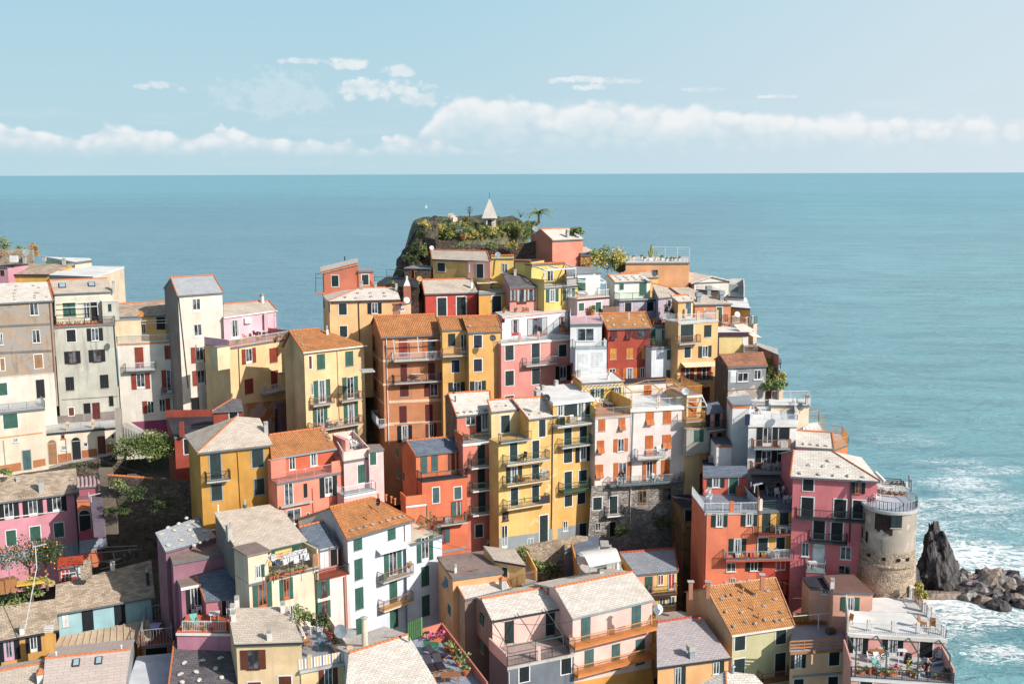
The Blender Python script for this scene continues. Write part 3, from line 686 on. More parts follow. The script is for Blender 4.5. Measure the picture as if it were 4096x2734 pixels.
# --- red garden buildings under the cream row
S(700,1400)
RD=P(160,56,42,0.6)
house('house','small bright red house with a shaded slate hip roof below the cream row',128,(385,640),(715,622),(690,505),(605,505),p=20,H=4,wall=RD,roof=SLD,hipL=(380,600),over=0.15,edge='L'); win(568,645,656,720,'c'); 
flat('house','red-walled garden terrace with a chimney beside the small red house',126,(-10,905),(470,860),(470,690),(-90,700),H=12,wall=RD,top=DROOF); QA,QB,QC,QD=C_.q; railing([QA,QB],'wire',1.0,METD); railing([QD,QC],'wall',0.9,RD); win(90,930,150,1080,'c')
MB().cbox(ptz((75,905),C_.z),0.45,0.45,1.8,0).build('chimney',RD,C_.root)
# ================================================================ houses, top centre
S(1200,750); C_.sh='dk'
# coral house with single-pitch roof (sloping sideways)
PA=pty((216,888),150); PB=pty((608,790),150); PD=ptz((208,830),PA.z+.0); PC=ptz((602,737),PB.z)
COR=P(216,108,84,0.2)
rt=root('house',(PA.x,PA.y,PA.z-9),'coral red house with a slanting slate roof and side balcony, leftmost of the centre skyline','house'); C_.root=rt
m=MB(); dn=Z*-0.2; m.hexa([x+dn for x in (PA,PB,PC,PD)],[PA,PB,PC,PD]); C_.roof=m.build('roof',SLP,rt); m=MB(); verge(m,PA+Z*.03,PB+Z*.03); m.build('ridge_tiles',RIDGE,rt)
m=MB(); k=[PA+V((.4,.2,-.1)),PB+V((0,.2,-.2)),PC+V((0,-.2,-.2)),PD+V((.4,-.2,-.1))]
for i in range(4):
    a,b=k[i],k[(i+1)%4]; m.poly([V((a.x,a.y,PA.z-10)),V((b.x,b.y,PA.z-10)),b,a])
m.build('wall',COR,rt); plane(V((k[0].x,k[0].y,0)),V((k[1].x,k[1].y,0)))
GROUND.append((PA.x,PA.y+2,PA.z-8)); C_.rp=(PA,(PB-PA).cross(PD-PA).normalized()); C_.e=V((1,0,0))
win(330,918,404,1032,'c'); ventp(468,760,0.5,METD,0.08)
slab((172,1118),(245,1108),0.8,0.2,COR,name='balcony'); bars([(165,900,165,1100),(165,900,240,905),(165,945,240,948)],0.8,METD,0.03,'frame')
flat('house','low coral annex with dark shuttered window beside the slanting roof',150,(606,868),(768,864),(756,838),(606,838),H=9,wall=COR,top=GROOF,t=0.25); win(645,910,718,1014,'c'); chim(640,1040,0.1); 
# yellow house, pale hip roof
YO=P(238,196,124,0.2)
house('house','pale orange house with a stone-weighted white slate hip roof on the left of the centre',143,(290,1188),(1050,1168),(1004,1040),(622,1050),p=16,H=13,wall=YO,roof=SLP,hipL=(222,1105),over=0.2,edge='TL',gut=PUR)
for x,y in ((600,1105),(738,1103),(880,1103),(470,1148),(588,1158),(740,1143),(888,1138)): STONES.append((onroof((x,y)),0.38,'the pale hip roof behind the brown tenement'))
chim(1008,1080,1.0,0.3); chim(645,1052,1.0,.35); chim(790,1046,.8,.35)
win(405,1212,490,1326,'c'); C_.sh='bk'; win(707,1207,854,1314,'o'); C_.sh='dk'; win(415,1447,495,1560,'c'); pipe(612,1190,625,1600,METD,0.06)
left(); win(245,1170,262,1265,'c'); win(302,1195,318,1310,'c')
# dark terrace, arch wall, barbecue
house('house','yellow house under a broad slate roof below the hilltop garden wall',155,(1380,746),(1990,770),(1955,665),(1362,652),p=16,H=7,wall=P(220,182,96),roof=SL,over=0.1,edge='TLR',gut=PUR); 
win(1438,785,1518,876,'c'); bandp([(1752,775),(1990,775),(1990,950),(1752,950)],P(238,166,150),0.25,'pink_front'); C_.P=C_.P+C_.n*0.26; win(1848,797,1918,946,'c'); win(1762,795,1774,880,'w')
flat('wall_house','dark stone outbuilding with a brick arched doorway under the garden rock',156,(1085,838),(1372,842),dep=4,H=6,wall=STD,top=GROOF,t=0.1,cat='outbuilding'); front(); win(1162,860,1196,948,'a',fr=RIDGE)
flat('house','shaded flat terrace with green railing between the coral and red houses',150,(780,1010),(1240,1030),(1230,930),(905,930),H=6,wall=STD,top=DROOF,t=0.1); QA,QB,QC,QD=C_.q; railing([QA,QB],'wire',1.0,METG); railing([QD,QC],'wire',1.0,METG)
# barbecue
p=pty((1120,1048),147); b_=MB(); b_.cbox(p-Z*1.6,0.9,0.8,1.9); r_=tag(b_.build('barbecue',P(190,110,90)),'white hooded barbecue standing on the shaded terrace','barbecue'); m=MB(); q=.42; m.hexa([p+V((-q,-q,.3)),p+V((q,-q,.3)),p+V((q,q,.3)),p+V((-q,q,.3))],[p+V((-.12,-.12,1.1)),p+V((.12,-.12,1.1)),p+V((.12,.12,1.1)),p+V((-.12,.12,1.1))]); m.cbox(p+Z*1.1,.25,.25,.5); m.build('hood',WH,r_)
flat('house','small orange and cream lean-to with a dish between the pale orange and red houses',144.5,(1046,1215),(1300,1150),dep=4,H=6,wall=P(232,190,150),top=P(205,110,90)); win(1046,1258,1085,1285,'w'); win(1195,1175,1250,1320,'w')
# red house
RED=P(206,62,52,0.35,(190,130,125),0.68)
house('house','bright red house with a tan slate roof and tall dark shutters in the centre',147,(1300,1107),(1862,1092),(1790,950),(1272,966),p=20,H=10,wall=RED,roof=SL,gab=0.9,over=0.15,edge='TL',lw=P(225,120,70)); 
win(1437,1152,1532,1338,'c',fw=0.14); win(1638,1143,1734,1337,'c',fw=0.14); chim(1795,1052,1.2,0.3,WPAR)
p=onroof((1790,1052))
S(1800,750)
flat('house','mustard house with a railed white roof terrace right of the red house',146.5,(300,1112),(622,1096),(590,1008),(262,1010),H=9,wall=P(222,154,56,0.4,(190,160,120),0.66),top=CFLOOR,t=0.12); QA,QB,QC,QD=C_.q; railing([QD,QA,QB,QC],'bar',1.0,METD,None,0.16)
railing([QC,QD],'wall',1.0,P(236,212,120)); win(440,1134,534,1300,'c',fw=0.12)
# awning roof of that terrace
m=MB(); z_=C_.z+1.1; q=[ptz(x,z_) for x in ((285,1000),(505,995),(440,950),(258,955))]; m.hexa([x-Z*.06 for x in q],q); m.build('awning',P(232,228,190),C_.root)
# L-shaped yellow houses
YL=P(232,202,96,0.2)
flat('house','yellow flat-roofed house with a small white-framed window under the garden wall',153,(430,740),(670,738),dep=4,H=9,wall=YL,top=DROOF,edge='',t=0.1); QA,QB,QC,QD=C_.q; railing([QA+C_.g*.1,QB+C_.g*.1],'wall',.35,YL); m=MB(); verge(m,QA+Z*.4,QB+Z*.4); m.build('ridge_tiles',RIDGE,C_.root); win(540,792,603,888,'w',fw=0.3); dish=None
pipe(470,760,455,920,METD)
flat('house','yellow flat-topped block with angled parapet between the slate roof and the pergola terrace',150,(672,764),(846,771),dep=4,H=9,wall=YL,top=DROOF,t=0.1); QA,QB,QC,QD=C_.q; m=MB(); verge(m,QA+Z*.1,QB+Z*.1); m.build('ridge_tiles',RIDGE,C_.root)
flat('house','yellow house with white terrace pergola, small table and green shutters below the hilltop',148,(850,808),(1204,786),dep=4,H=4.5,wall=YL,top=DROOF,t=0.1); QA,QB,QC,QD=C_.q; m=MB(); verge(m,QA+Z*.1,QB+Z*.1); m.build('ridge_tiles',RIDGE,C_.root)
win(1015,866,1078,978,'w'); YT=C_.root
slab((985,1048),(1337,1032),3.0,12,YL,top=CFLOOR,rail='bar',rmat=METD,lip=GUT); YTZ=C_.fz
railing([C_.fa-C_.n*.1,C_.fa-C_.n*2.9],'wall',1.0,YL); railing([C_.fb-C_.n*.1,C_.fb-C_.n*2.9],'wall',1.2,YL)
bars([(860,820,1200,790,-3,-3),(860,820,990,860,-3,0),(990,860,1315,842),(990,860,990,965),(1315,842,1315,940),(1200,795,1315,842,-3,0),(1040,820,1150,850,-2.5,0)],0,METW,0.07,'pergola')
C_.sh='gn'; win(1003,1068,1133,1186,'o',cur=1); win(1177,1057,1303,1172,'o',cur=1); pipe(1168,1050,1165,1230,METD)
# dark slate roof with curtained windows
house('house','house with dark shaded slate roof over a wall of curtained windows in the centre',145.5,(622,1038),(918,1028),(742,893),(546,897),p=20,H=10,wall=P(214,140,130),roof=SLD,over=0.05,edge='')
win(625,1066,690,1185,'w',cur=1,ft=SH['br']); win(697,1062,800,1215,'w',cur=1,ft=SH['br']); win(805,1060,890,1180,'w',cur=1,ft=SH['br']); chim(678,915,0.8,.35)
# white pergola house
WPH=P(222,220,216,0.25)
flat('house','white-roofed house with retractable pergola bars and a deep terrace, centre skyline',148,(1218,905),(1578,882),(1405,808),(1205,805),H=4.5,wall=WPH,top=GROOF,t=0.22)
win(1335,950,1415,1082,'c',sh='gn',fr=False)
slab((1330,1168),(1667,1146),2.6,10,P(206,186,186,0.7),top=P(225,195,150),rail='bar',rmat=METW,lip=PUR); 
bars([(1333,965,1625,990),(1333,940,1540,935),(1333,985,1620,1000),(1500,900,1630,985),(1632,985,1636,1140),(1333,920,1520,915)],0,METW,0.05,'pergola')
C_.sh='gn'; win(1345,1208,1400,1285,'c'); win(1522,1198,1578,1298,'c')
# salmon hilltop house
SA=P(222,132,110,0.12)
house('house','plain salmon cube house with a white slate roof at the top of the hill',158,(1068,548),(1400,534),(1240,428),(945,435),p=20,H=11,wall=SA,roof=SLP,gab=0.75,over=0.12,edge='TL')
chim(1228,520,1.1,0.4)
flat('house','orange annex with a small tiled pent roof behind the salmon cube house',160,(1362,700),(1480,700),dep=4,H=9,wall=P(228,130,70),top=DROOF)
house('house','orange annex top storey with planter terrace right of the salmon cube house',160.5,(1362,682),(1500,662),(1420,618),(1362,622),p=16,H=3,wall=P(228,130,70),roof=SL,edge='T')
# --- white curtained studio behind the pink house
C_.sh='bl'
flat('house','white studio with red-quoined curtained openings and a potted roof terrace, centre',140.5,(545,1345),(1238,1275),(1225,1215),(470,1300),H=9,wall=P(226,234,240,0.2),top=CFLOOR,t=0.22,gut=P(228,180,170)); STU=C_.z
RQ=solid('red_quoins',(176,52,70))
for q in ((642,1382,722,1540),(806,1372,1014,1545),(1142,1352,1198,1440)): win(*q,'w',cur=1,ft=RQ,fr=RQ)
win(537,1375,568,1410,'a',fr=RQ)
# pink house
PH=P(230,142,134,0.3)
S(1400,1300); C_.sh='gn'
flat('house','pink three-storey house with green shutters under the railed white terrace, centre',137,(1578,192),(2372,126),dep=3.6,H=17,wall=PH,top=CFLOOR,t=0.25,gut=WPAR); PINKT=C_.q
QA,QB,QC,QD=C_.q; railing([QA+C_.g*.15,QB+C_.g*.15],'bar',0.7,MET,None,0.2)
for x,y in ((1775,172),(1970,155)): MB().cbox(ptz((x,y),C_.z),0.35,0.35,1.1,.1).build('pillar',P(236,170,155),C_.root)
C_.sh='dk'
for q in ((1622,212,1710,360,'c'),(1622,480,1712,624,'c'),(1622,742,1712,880,'c'),(1898,192,1983,404,'c'),(1902,456,1983,610,'c'),(2182,205,2262,322,'c')): win(*q)
bal((1845,440),(2175,408),1.0,MET)
S(2100,1450); C_.sh='bk'; win(318,40,474,176,'o')
# narrow white house with stacked terraces
S(1800,750); C_.sh='wh'
flat('house','narrow white house with pink-floored roof terrace, between the pink and dark red houses',138.6,(1255,1425),(1592,1420),(1560,1340),(1262,1345),H=5,wall=P(232,232,234,0.2),top=P(220,160,165),t=0.25); QA,QB,QC,QD=C_.q; railing([QD,QA,QB],'bar',1.0,METW)
WNT=C_.z; win(1332,1470,1505,1600,'w')
VW(); slab((1320,801),(1392,797),2.2,17,P(214,218,226,0.35),top=GROOF,rail='bar',rmat=METW)
for q in ((1327,812,1348,842),(1360,808,1383,838),(1328,855,1348,880),(1360,852,1383,876)): win(*q,'c')
# dark red house
S(2400,950); DR=P(176,60,46,0.35)
house('house','deep red house with amber and dark red shutters and a tan tiled roof',139,(75,952),(542,934),(476,777),(-8,796),p=20,H=16,wall=DR,roof=TL,over=0.15,edge='TLR',gut=GUT)
for x,y in ((125,850),(420,822),(75,872),(445,862),(140,918),(248,915),(355,912),(475,910)): STONES.append((onroof((x,y)),0.34,'the tiled roof of the deep red house'))
ventp(300,852,0.7,METW)
win(110,964,177,1054,'p',sh='dr',fr=False); win(265,955,333,1048,'p',sh='dr',fr=False); win(345,950,523,1044,'o',sh='dr',ft=SH['br'])
for q in ((103,1160,172,1268),(274,1156,343,1263),(434,1148,502,1256)): win(*q,'c',sh='am',fr=False)
win(235,1362,385,1482,'o',sh='or',cur=1); win(390,1356,495,1472,'o',sh='or'); win(57,1370,198,1470,'o',sh='or')
# pale green narrow house
C_.sh='gn'
flat('house','narrow pale house with planted green terraces between the deep red and orange-yellow houses',141.5,(524,936),(748,922),dep=3.5,H=4.6,wall=P(206,222,206,0.3),top=DROOF,t=0.2); AGZ=C_.z
win(526,956,578,1050,'c'); win(642,957,690,1080,'w')
slab((540,1156),(808,1142),2.4,16,P(214,220,228,0.4),top=GROOF,rail='bar',rmat=METD,lip=GUT); AGT=C_.fz
win(698,1172,757,1274,'c'); win(690,1383,751,1487,'c'); pipe(795,1150,790,1600,METD,0.07)
# orange-yellow tall house
OY=P(232,184,112,0.25)
house('house','tall orange-yellow house with a stone-weighted penthouse roof and pillared terrace',142,(816,667),(986,657),(926,600),(742,610),p=14,H=5,wall=OY,roof=SLP,over=0.1,edge='T',gut=METR)
for x,y in ((790,640),(878,638),(963,640),(750,608),(935,610)): STONES.append((onroof((x,y)),0.35,'the little penthouse roof of the tall orange-yellow house'))
win(893,676,950,818,'c',sh='tl')
slab((820,893),(1236,878),3.2,20,OY,top=CFLOOR,rail='bar',rmat=METW,lip=CONC); OYT=(C_.fa.copy(),C_.fb.copy(),C_.fz,C_.n.copy())
for f_ in (0.02,0.5,0.98):
    for k_ in (0.15,3.0): 
        if f_<.4 and k_>1: continue
        MB().cbox(C_.fa.lerp(C_.fb,f_)-C_.n*k_,0.34,0.34,1.25,0.1).build('pillar',P(238,206,160),C_.root)
C_.sh='dk'; win(842,912,974,1094,'c'); win(1090,916,1162,1034,'c',fr=False); bal((832,1125),(1056,1108),1.0,METR); win(882,1146,946,1250,'c'); win(1030,1136,1162,1242,'o',ft=WH)
m=MB(); a=hit((845,1308),0.05); b=hit((1185,1296),0.05); n_=12
for i in range(n_):
    p=a.lerp(b,i/n_); q=a.lerp(b,(i+0.5)/n_); m.hexa([p,q,q+C_.n*1.0-Z*.45,p+C_.n*1.0-Z*.45],[p+Z*.04,q+Z*.04,q+C_.n*1.0-Z*.41,p+C_.n*1.0-Z*.41])
aw=m.build('awning',P(236,190,90,0.1),C_.root); m=MB()
for i in range(n_):
    p=a.lerp(b,(i+.5)/n_); q=a.lerp(b,(i+1)/n_); m.hexa([p,q,q+C_.n*1.0-Z*.45,p+C_.n*1.0-Z*.45],[p+Z*.04,q+Z*.04,q+C_.n*1.0-Z*.41,p+C_.n*1.0-Z*.41])
m.build('white_stripes',WH,aw)
C_.sh='rd'; win(845,1360,980,1478,'o',cur=1,ft=SH['br']); win(1016,1352,1160,1466,'o',cur=1,ft=SH['br']); bal((825,1535),(1180,1512),1.0,METD)
S(2100,1450); win(1850,258,1928,400,'c',sh='br',fr=False)
# yellow wall with purple frame
S(2400,950)
flat('house','blank yellow house wall framed in purple under a white flat roof near the sea restaurant',141,(1212,988),(1552,986),(1325,880),(1235,880),H=9,wall=P(236,214,130,0.15),top=WROOF,t=0.5,gut=PUR)
bandp([(1212,1015),(1245,1015),(1245,1240),(1215,1240)],PUR); bandp([(1488,1015),(1550,1015),(1550,1240),(1500,1240)],WPAR)
# orange hilltop house with pot terrace
OHT=P(232,162,110,0.15)
flat('house','apricot house with a potted cactus roof terrace on the right of the hilltop',158,(266,262),(936,259),(938,205),(318,200),H=10,wall=OHT,top=CFLOOR,t=0.18); OHZ=C_.z; OHQ=C_.q
QA,QB,QC,QD=C_.q; a=QC.lerp(QD,.62); railing([a,QC,QB],'wire',1.5,METW)
win(546,338,604,388,'d'); right(); 
house('house','small yellow-walled house with an orange-rimmed slate roof against the apricot house',155.5,(480,414),(616,408),(526,352),(214,376),p=14,H=6,wall=P(236,190,96),roof=SL,edge='T',over=0.1)
# lilac house with green net balcony
LV=P(186,172,190,0.8,(150,140,140),0.6)
house('house','lilac house with a peeling brown side and a green-netted terrace, right of the centre',150,(150,464),(536,450),(420,378),(82,390),p=16,H=3.6,wall=P(232,236,222,0.2),roof=SLP,over=0.1,edge='TL',gab=0.5)
for i in range(12): STONES.append((onroof((165+i%4*85+ (i//4)*22,408+(i//4)*17)),0.32,'the speckled slate roof of the lilac house'))
C_.sh='gn'; win(201,482,247,545,'c'); win(413,472,485,600,'c',fr=False)
slab((205,662),(612,640),2.0,10,LV,top=P(190,205,200),rail='bar',rmat=METG,lip=METD); C_.sh='bk'
win(260,680,328,778,'c'); win(490,670,557,765,'c'); win(652,660,690,760,'c',fr=False)
slab((30,720),(205,665),0.0001+0.05,9,P(140,116,96,0.9),top=DROOF,setf=False,name='side_wall')
# roofs in the middle
house('house','long orange-rimmed slate roof descending left of the metal chimney boxes',147,(612,630),(882,600),(726,522),(540,478),p=16,H=6,wall=LV,roof=SL,edge='T',over=0.1); 
house('house','orange house with wide slate roof, metal chimney boxes and a green door',146,(985,697),(1384,688),(918,517),(725,522),p=14,H=9,wall=P(222,138,96,0.3),roof=SL,edge='L',over=0.15)
for x,y in ((1135,595),(1268,648),(1027,668)): chim(x,y,1.2,0.5,GROOF,'box',MET)
C_.sh='gn'; win(1220,728,1273,870,'c'); bal((1275,895),(1335,885),.9,METR)
# cream gable house near the sea
C_.sh='gn'
PA=pty((985,470),158); PB=ptz((1352,455),PA.z)
flat('house','cream gable-fronted house beside the sea with a two-sided slate roof',158,(985,470),(1352,455),dep=7,H=9,wall=P(232,222,206,0.2),top=CRM,t=0.1)
QA,QB,QC,QD=C_.q; pk=ptp((1160,408),QA,C_.g); ov=-C_.g*.3; bk=C_.g*7
m=MB(); m.poly([QA,QB,pk]); m.poly([QD,QC,pk+bk]); m.build('gable',P(232,222,206,0.2),C_.root)
m=MB()
for e_ in (QA-C_.e*.6,QB+C_.e*.6): 
    dz_=Z*-0.25*(0.6); p1=e_+dz_; m.hexa([p1+ov,pk+ov,pk+bk,p1+bk],[p1+ov+Z*.15,pk+ov+Z*.15,pk+bk+Z*.15,p1+bk+Z*.15])
m.build('roof',SLP,C_.root)
flat('house','pale grey walled terrace on the cliff right of the cream gable house',157,(1345,610),(1506,622),(1500,525),(1350,525),H=8,wall=P(226,224,220,0.2),top=CFLOOR); QA,QB,QC,QD=C_.q; railing([QD,QC,QB],'wall',1.4,P(226,224,220,0.2)); MB().cbox(ptz((1385,560),C_.z),1.4,1.2,1.0).build('water_tank',GROOF,C_.root)
house('house','low stone shed with a purple-edged slate roof in front of the cream gable house',152,(1010,540),(1300,552),(1205,520),(1000,490),p=10,H=5,wall=P(216,196,160,.5),roof=SLP,edge='',gut=PUR,over=0.1)
flat('house','orange seafront house with a white curved flat roof and balustraded terrace',149,(1375,722),(1572,738),(1528,626),(1302,622),H=9,wall=P(238,164,62,0.2),top=WROOF,t=0.22)
slab((1370,905),(1515,872),2.5,8,P(236,160,90),top=P(225,170,140),rail='bar',rmat=WPAR,lip=WPAR)
slab((1545,905),(1605,935),1.0,3,P(225,190,160),top=P(225,200,180),rail='bar',rmat=METG,setf=False)
house('house','salmon cliff house seen roof-on with a pale slanting roof, far right of the centre',143,(1600,1110),(1866,1222),(1858,1160),(1580,1080),p=10,H=6,wall=P(226,128,110,0.15),roof=SLP,edge='',over=0.1)
flat('house','small stone and slate hut stepping down the cliff below the salmon cliff house',140,(1720,1275),(1832,1292),(1835,1248),(1712,1218),H=6,wall=P(205,190,160,0.5),top=SL,t=0.15)
flat('house','tiny shaded slate lean-to on posts at the cliff edge',139,(1836,1300),(1900,1302),(1892,1258),(1832,1255),H=.3,wall=METD,top=SLS,t=0.1); bars([(1842,1300,1845,1390),(1885,1300,1885,1370)],0,METD,.05,'posts')
# restaurant terrace
flat('house','open restaurant terrace with tables above the cliff behind the blank yellow wall',139.5,(1505,1205),(1655,1205),(1560,1110),(1500,1100),H=6,wall=P(224,200,170),top=WOOD); RESTO=C_.z; QA,QB,QC,QD=C_.q; railing([QA,QB,QC],'wire',1.0,METW)
# grey concrete house
C_.sh='wh'
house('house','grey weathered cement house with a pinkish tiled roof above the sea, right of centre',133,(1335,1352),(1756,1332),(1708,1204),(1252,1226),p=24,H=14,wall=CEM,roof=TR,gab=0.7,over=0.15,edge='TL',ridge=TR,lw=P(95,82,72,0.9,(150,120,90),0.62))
win(1372,1397,1410,1505,'c'); win(1437,1412,1547,1500,'w'); win(1607,1382,1682,1480,'w')
S(2700,1350); band(552,548,945,520,.1,METR,0.08); bandp([(555,560),(940,530),(935,670),(555,640)],P(214,206,200,0.8,(170,160,150),0.55))
# ================================================================ middle row
S(1400,1300)
BN=P(206,122,86,0.45,(216,150,116),0.72)
house('house','tall brown-orange tenement with an orange tiled roof, two long balconies and cream bands',137,(325,124),(974,94),(1415-522.75,1322-1437.6),(770-522.75,1345-1437.6),p=24,H=22,wall=BN,roof=TO,gab=0.75,over=0.25,edge='TLR',gut=GUT)
C_.sh='dr'; BC=P(236,206,160,0.3)
for y in (372,618,1040): band(345,y-8,460,y-16,0.28,BC,0.05)
band(405,788,966,765,0.35,BC,0.05); band(405,1018,966,992,0.24,BC,0.05)
win(512,150,603,328,'c',sh='rd',fr=False); win(760,140,942,332,'o',sh='or',ft=SH['rd'])
bal((460,388),(966,362),1.15,METW); BB1=(C_.fa.copy(),C_.fb.copy())
bars([(452,150,470,290,1.15),(705,125,718,290,1.15),(945,110,968,270,1.15),(470,178,955,155,1.15)],1.15,METW,0.05,'awning_frame')
win(528,410,598,586,'c',fr=False); win(816,396,888,572,'c',fr=False)
bal((465,622),(966,596),1.15,METD); BB2=(C_.fa.copy(),C_.fb.copy())
win(524,636,614,742,'c',fr=False); win(778,612,918,733,'l'); win(516,846,595,1014,'c',fr=False); win(787,830,865,998,'c',fr=False)
win(495,1050,650,1215,'o',sh='bk',cur=1); win(792,1032,905,1180,'o',sh='br'); pipe(378,130,405,1245,WPAR,0.07)
left(); 
for a,b,c,d in ((205,262,343,372),(218,492,343,610),(228,690,352,808),(305,990,352,1048)): band(a,b,c,d,0.24,BC,0.05)
for q in ((240,100,266,280),(248,358,270,455),(258,570,280,690)): win(*q,'c',sh='br',fr=False)
slab((222,985),(300,968),0.9,0.2,GROOF,name='balcony',rail='bar',rmat=METW)
# yellow house with navy shutters
YV=P(232,180,84,0.3,(236,196,130),0.7)
house('house','golden yellow house with an orange tiled roof, navy shutters and white window frames',136.5,(1232,74),(1590,56),(1535,-103),(1170,-93),p=20,H=17,wall=YV,roof=TO,over=0.15,edge='TR',gut=GUT)
for x,y in ((1250,15),(1535,10)): STONES.append((onroof((x,y)),0.45,'the orange roof of the golden yellow house'))
C_.sh='nv'; win(1293,106,1379,232,'c'); win(1293,356,1380,478,'c'); C_.sh='dk'; win(1256,588,1420,700,'o')
house('house','',137.6,(960,50),(1236,38),(1180,-93),(917,-88),p=20,H=17,wall=YV,roof=TO,over=0.05,edge='T',parent=1)
win(1026,90,1102,217,'c',fr=False); win(1153,92,1223,290,'w'); C_.sh='nv'; win(1060,366,1145,490,'c'); C_.sh='dk'; win(1030,600,1200,720,'o')
bal((972,338),(1268,322),1.1,METR); pipe(1238,60,1245,700,YV)
# left neighbour orange house with tall slate roof (bottom of brown tower)
OR_=P(230,110,66,0.4,(236,150,110),0.7)
C_.sh='gn'
house('house','vivid orange house with a small grey-blue slate roof, under the brown tenement',122,(682,1354),(1128,1308),(1072,1163),(588,1208),p=22,H=16,wall=OR_,roof=SLS,gab=0.85,over=0.12,edge='TL')
C_.sh='tl'; win(736,1362,809,1540,'c',fr=False); win(850,1347,922,1520,'c',fr=False); C_.sh='br'; win(1023,1330,1095,1510,'c',fr=False); C_.sh='gn'
left(); 
for q in ((482,1270,508,1378),(606,1345,634,1455),(497,1492,522,1600),(550,1530,575,1630)): win(*q,'c',fr=False)
front(); VW(); slab((968,1106),(1072,1093),1.7,15,P(226,102,68,0.25,(214,130,100),0.7),top=DROOF,rail='bar',rmat=METD); C_.sh='tl'
S(1200,1950); win(1386,0,1457,150,'c'); win(1612,-5,1687,110,'c'); win(1580,145,1692,290,'l',ft=SH['rd'],cur=1); bal((1432,412),(1756,362),1.0,METG); GB2=(C_.fa.copy(),C_.fb.copy())
win(1448,425,1566,565,'r',ft=SH['rd']); win(1165,205,1330,300,'o'); band(1430,668,1735,612,0.3,GROOF,0.05)
slab((1108,190),(1316,160),2.0,4,OR_,top=P(150,60,50),setf=False,lip=WH,name='corner_terrace'); railing([C_.fa-C_.n*2,C_.fa,C_.fb],'wall',1.0,OR_,C_.root)
for q in ((1760,-5,1845,-5),): pass
# coral tall narrow house
S(1400,1300); C_.sh='dk'
CT=P(216,118,98,0.4)
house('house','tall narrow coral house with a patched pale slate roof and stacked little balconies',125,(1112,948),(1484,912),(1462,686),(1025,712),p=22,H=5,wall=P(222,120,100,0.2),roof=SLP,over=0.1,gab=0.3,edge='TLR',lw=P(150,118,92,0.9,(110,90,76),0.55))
for x,y in ((1130,920),(1197,912),(1268,905),(1340,900),(1415,893)): STONES.append((onroof((x,y)),0.4,'the patched pale slate roof of the narrow coral house'))
win(1207,945,1310,1036,'w'); C_.sh='bk'; win(1320,932,1500,1100,'o',cur=1); C_.sh='dk'; ventp(1085,715,.5,METD); ventp(1100,800,.6,METD)
slab((1180,1248),(1572,1192),2.5,22,CT,top=CFLOOR,rail='bar',rmat=METG,lip=WPAR); CTT=(C_.fa.copy(),C_.fb.copy(),C_.fz,C_.n.copy())
railing([C_.fa-C_.n*.1,C_.fa-C_.n*2.4],'wall',1.0,OR_)
win(1334,1252,1411,1450,'c',fr=False); bal((1272,1512),(1538,1476),1.0,METG,wall=WPAR); win(1334,1500,1411,1640,'c',fr=False)
S(1900,1750)
win(30,332,104,522,'c',fr=False); win(32,576,110,768,'c',fr=False); bal((-20,576),(228,543),1.0,METG,wall=WPAR); bal((-20,828),(230,795),1.0,METG,wall=WPAR); win(2,910,82,1030,'c'); win(126,1062,192,1150,'d',sh='dk')
a=hit((125,1065),0.06); m=MB(); u0,z1=lo(hit((122,1066))); u1,z0=lo(hit((155,1106))); fbox(m,u0,u1,z0,z1,0.02,0.05); m.build('notice_board',WH,C_.root)
slab((-30,300),(235,303),0.01,0.01,CT,name='trim'); pipe(236,50,240,1140,METD,0.06)
# light yellow house
LY=P(238,186,90,0.3,(238,208,136),0.62)
S(1400,1300)
house('house','pale yellow tall house with an L-shaped white slate roof and three balconies of chairs',122.5,(1866,983),(2184,945),(1994,752),(1690,768),p=14,H=26,wall=LY,roof=SLP,over=0.08,edge='LT',gut=GUT)
for x,y in ((1752,828),(1885,935),(1988,922),(2085,912)): STONES.append((onroof((x,y)),0.42,'the L-shaped white roof of the pale yellow house'))
win(1975,983,2043,1158,'c')
y1=C_.B.y
m0=(C_.A.copy(),C_.B.copy())
house('house','',123.9,(1475,906),(1800,870),(1700,765),(1437,787),p=14,H=5,wall=P(236,212,140),roof=SLP,over=0.05,edge='LT',parent=1)
for x,y in ((1540,850),(1638,842)): STONES.append((onroof((x,y)),0.42,'the left end of the white roof on the pale yellow house'))
win(1578,945,1670,1115,'c')
plane(*m0); S(1900,1750)
# flush lower body left of the main block
a=hit((245,60)); b=hit((470,-20)); zt=ptp(((1575-1306.9),(1228-1176.2)),C_.P,C_.n).z
m=MB(); zb_=m0[0].z-26; L=(V((m0[0].x,m0[0].y,0))-V((a.x,a.y,0))).length
m.box(V((a.x,a.y,zb_)),V((m0[0].x-a.x,m0[0].y-a.y,0)),-C_.n*2.4,V((0,0,zt-zb_))); m.build('lower_wall',P(234,196,100,0.25),C_.root)
pts=[V((a.x,a.y,zt))+C_.n*.6,V((m0[0].x,m0[0].y,zt))+C_.n*.6]; m=MB(); m.box(V((a.x,a.y,zt)),pts[1]-pts[0],C_.n*.65,Z*.15); m.build('balcony',GROOF,C_.root); railing([pts[0]-C_.n*.6+Z*.15,pts[0]+Z*.15,pts[1]+Z*.15],'bar',.95,METD)
win(363,58,443,258,'c'); win(598,32,671,235,'c'); bal((340,305),(784,248),1.1,METG,wall=P(226,200,150),top=CFLOOR); LB1=(C_.fa.copy(),C_.fb.copy())
win(326,308,490,482,'o',cur=1); win(596,284,669,455,'c'); bal((338,520),(780,470),1.1,METG,wall=P(226,200,150)); LB2=(C_.fa.copy(),C_.fb.copy())
win(373,528,450,715,'c'); win(596,500,669,688,'c'); bal((340,764),(784,716),1.1,METG,wall=P(226,200,150)); LB3=(C_.fa.copy(),C_.fb.copy())
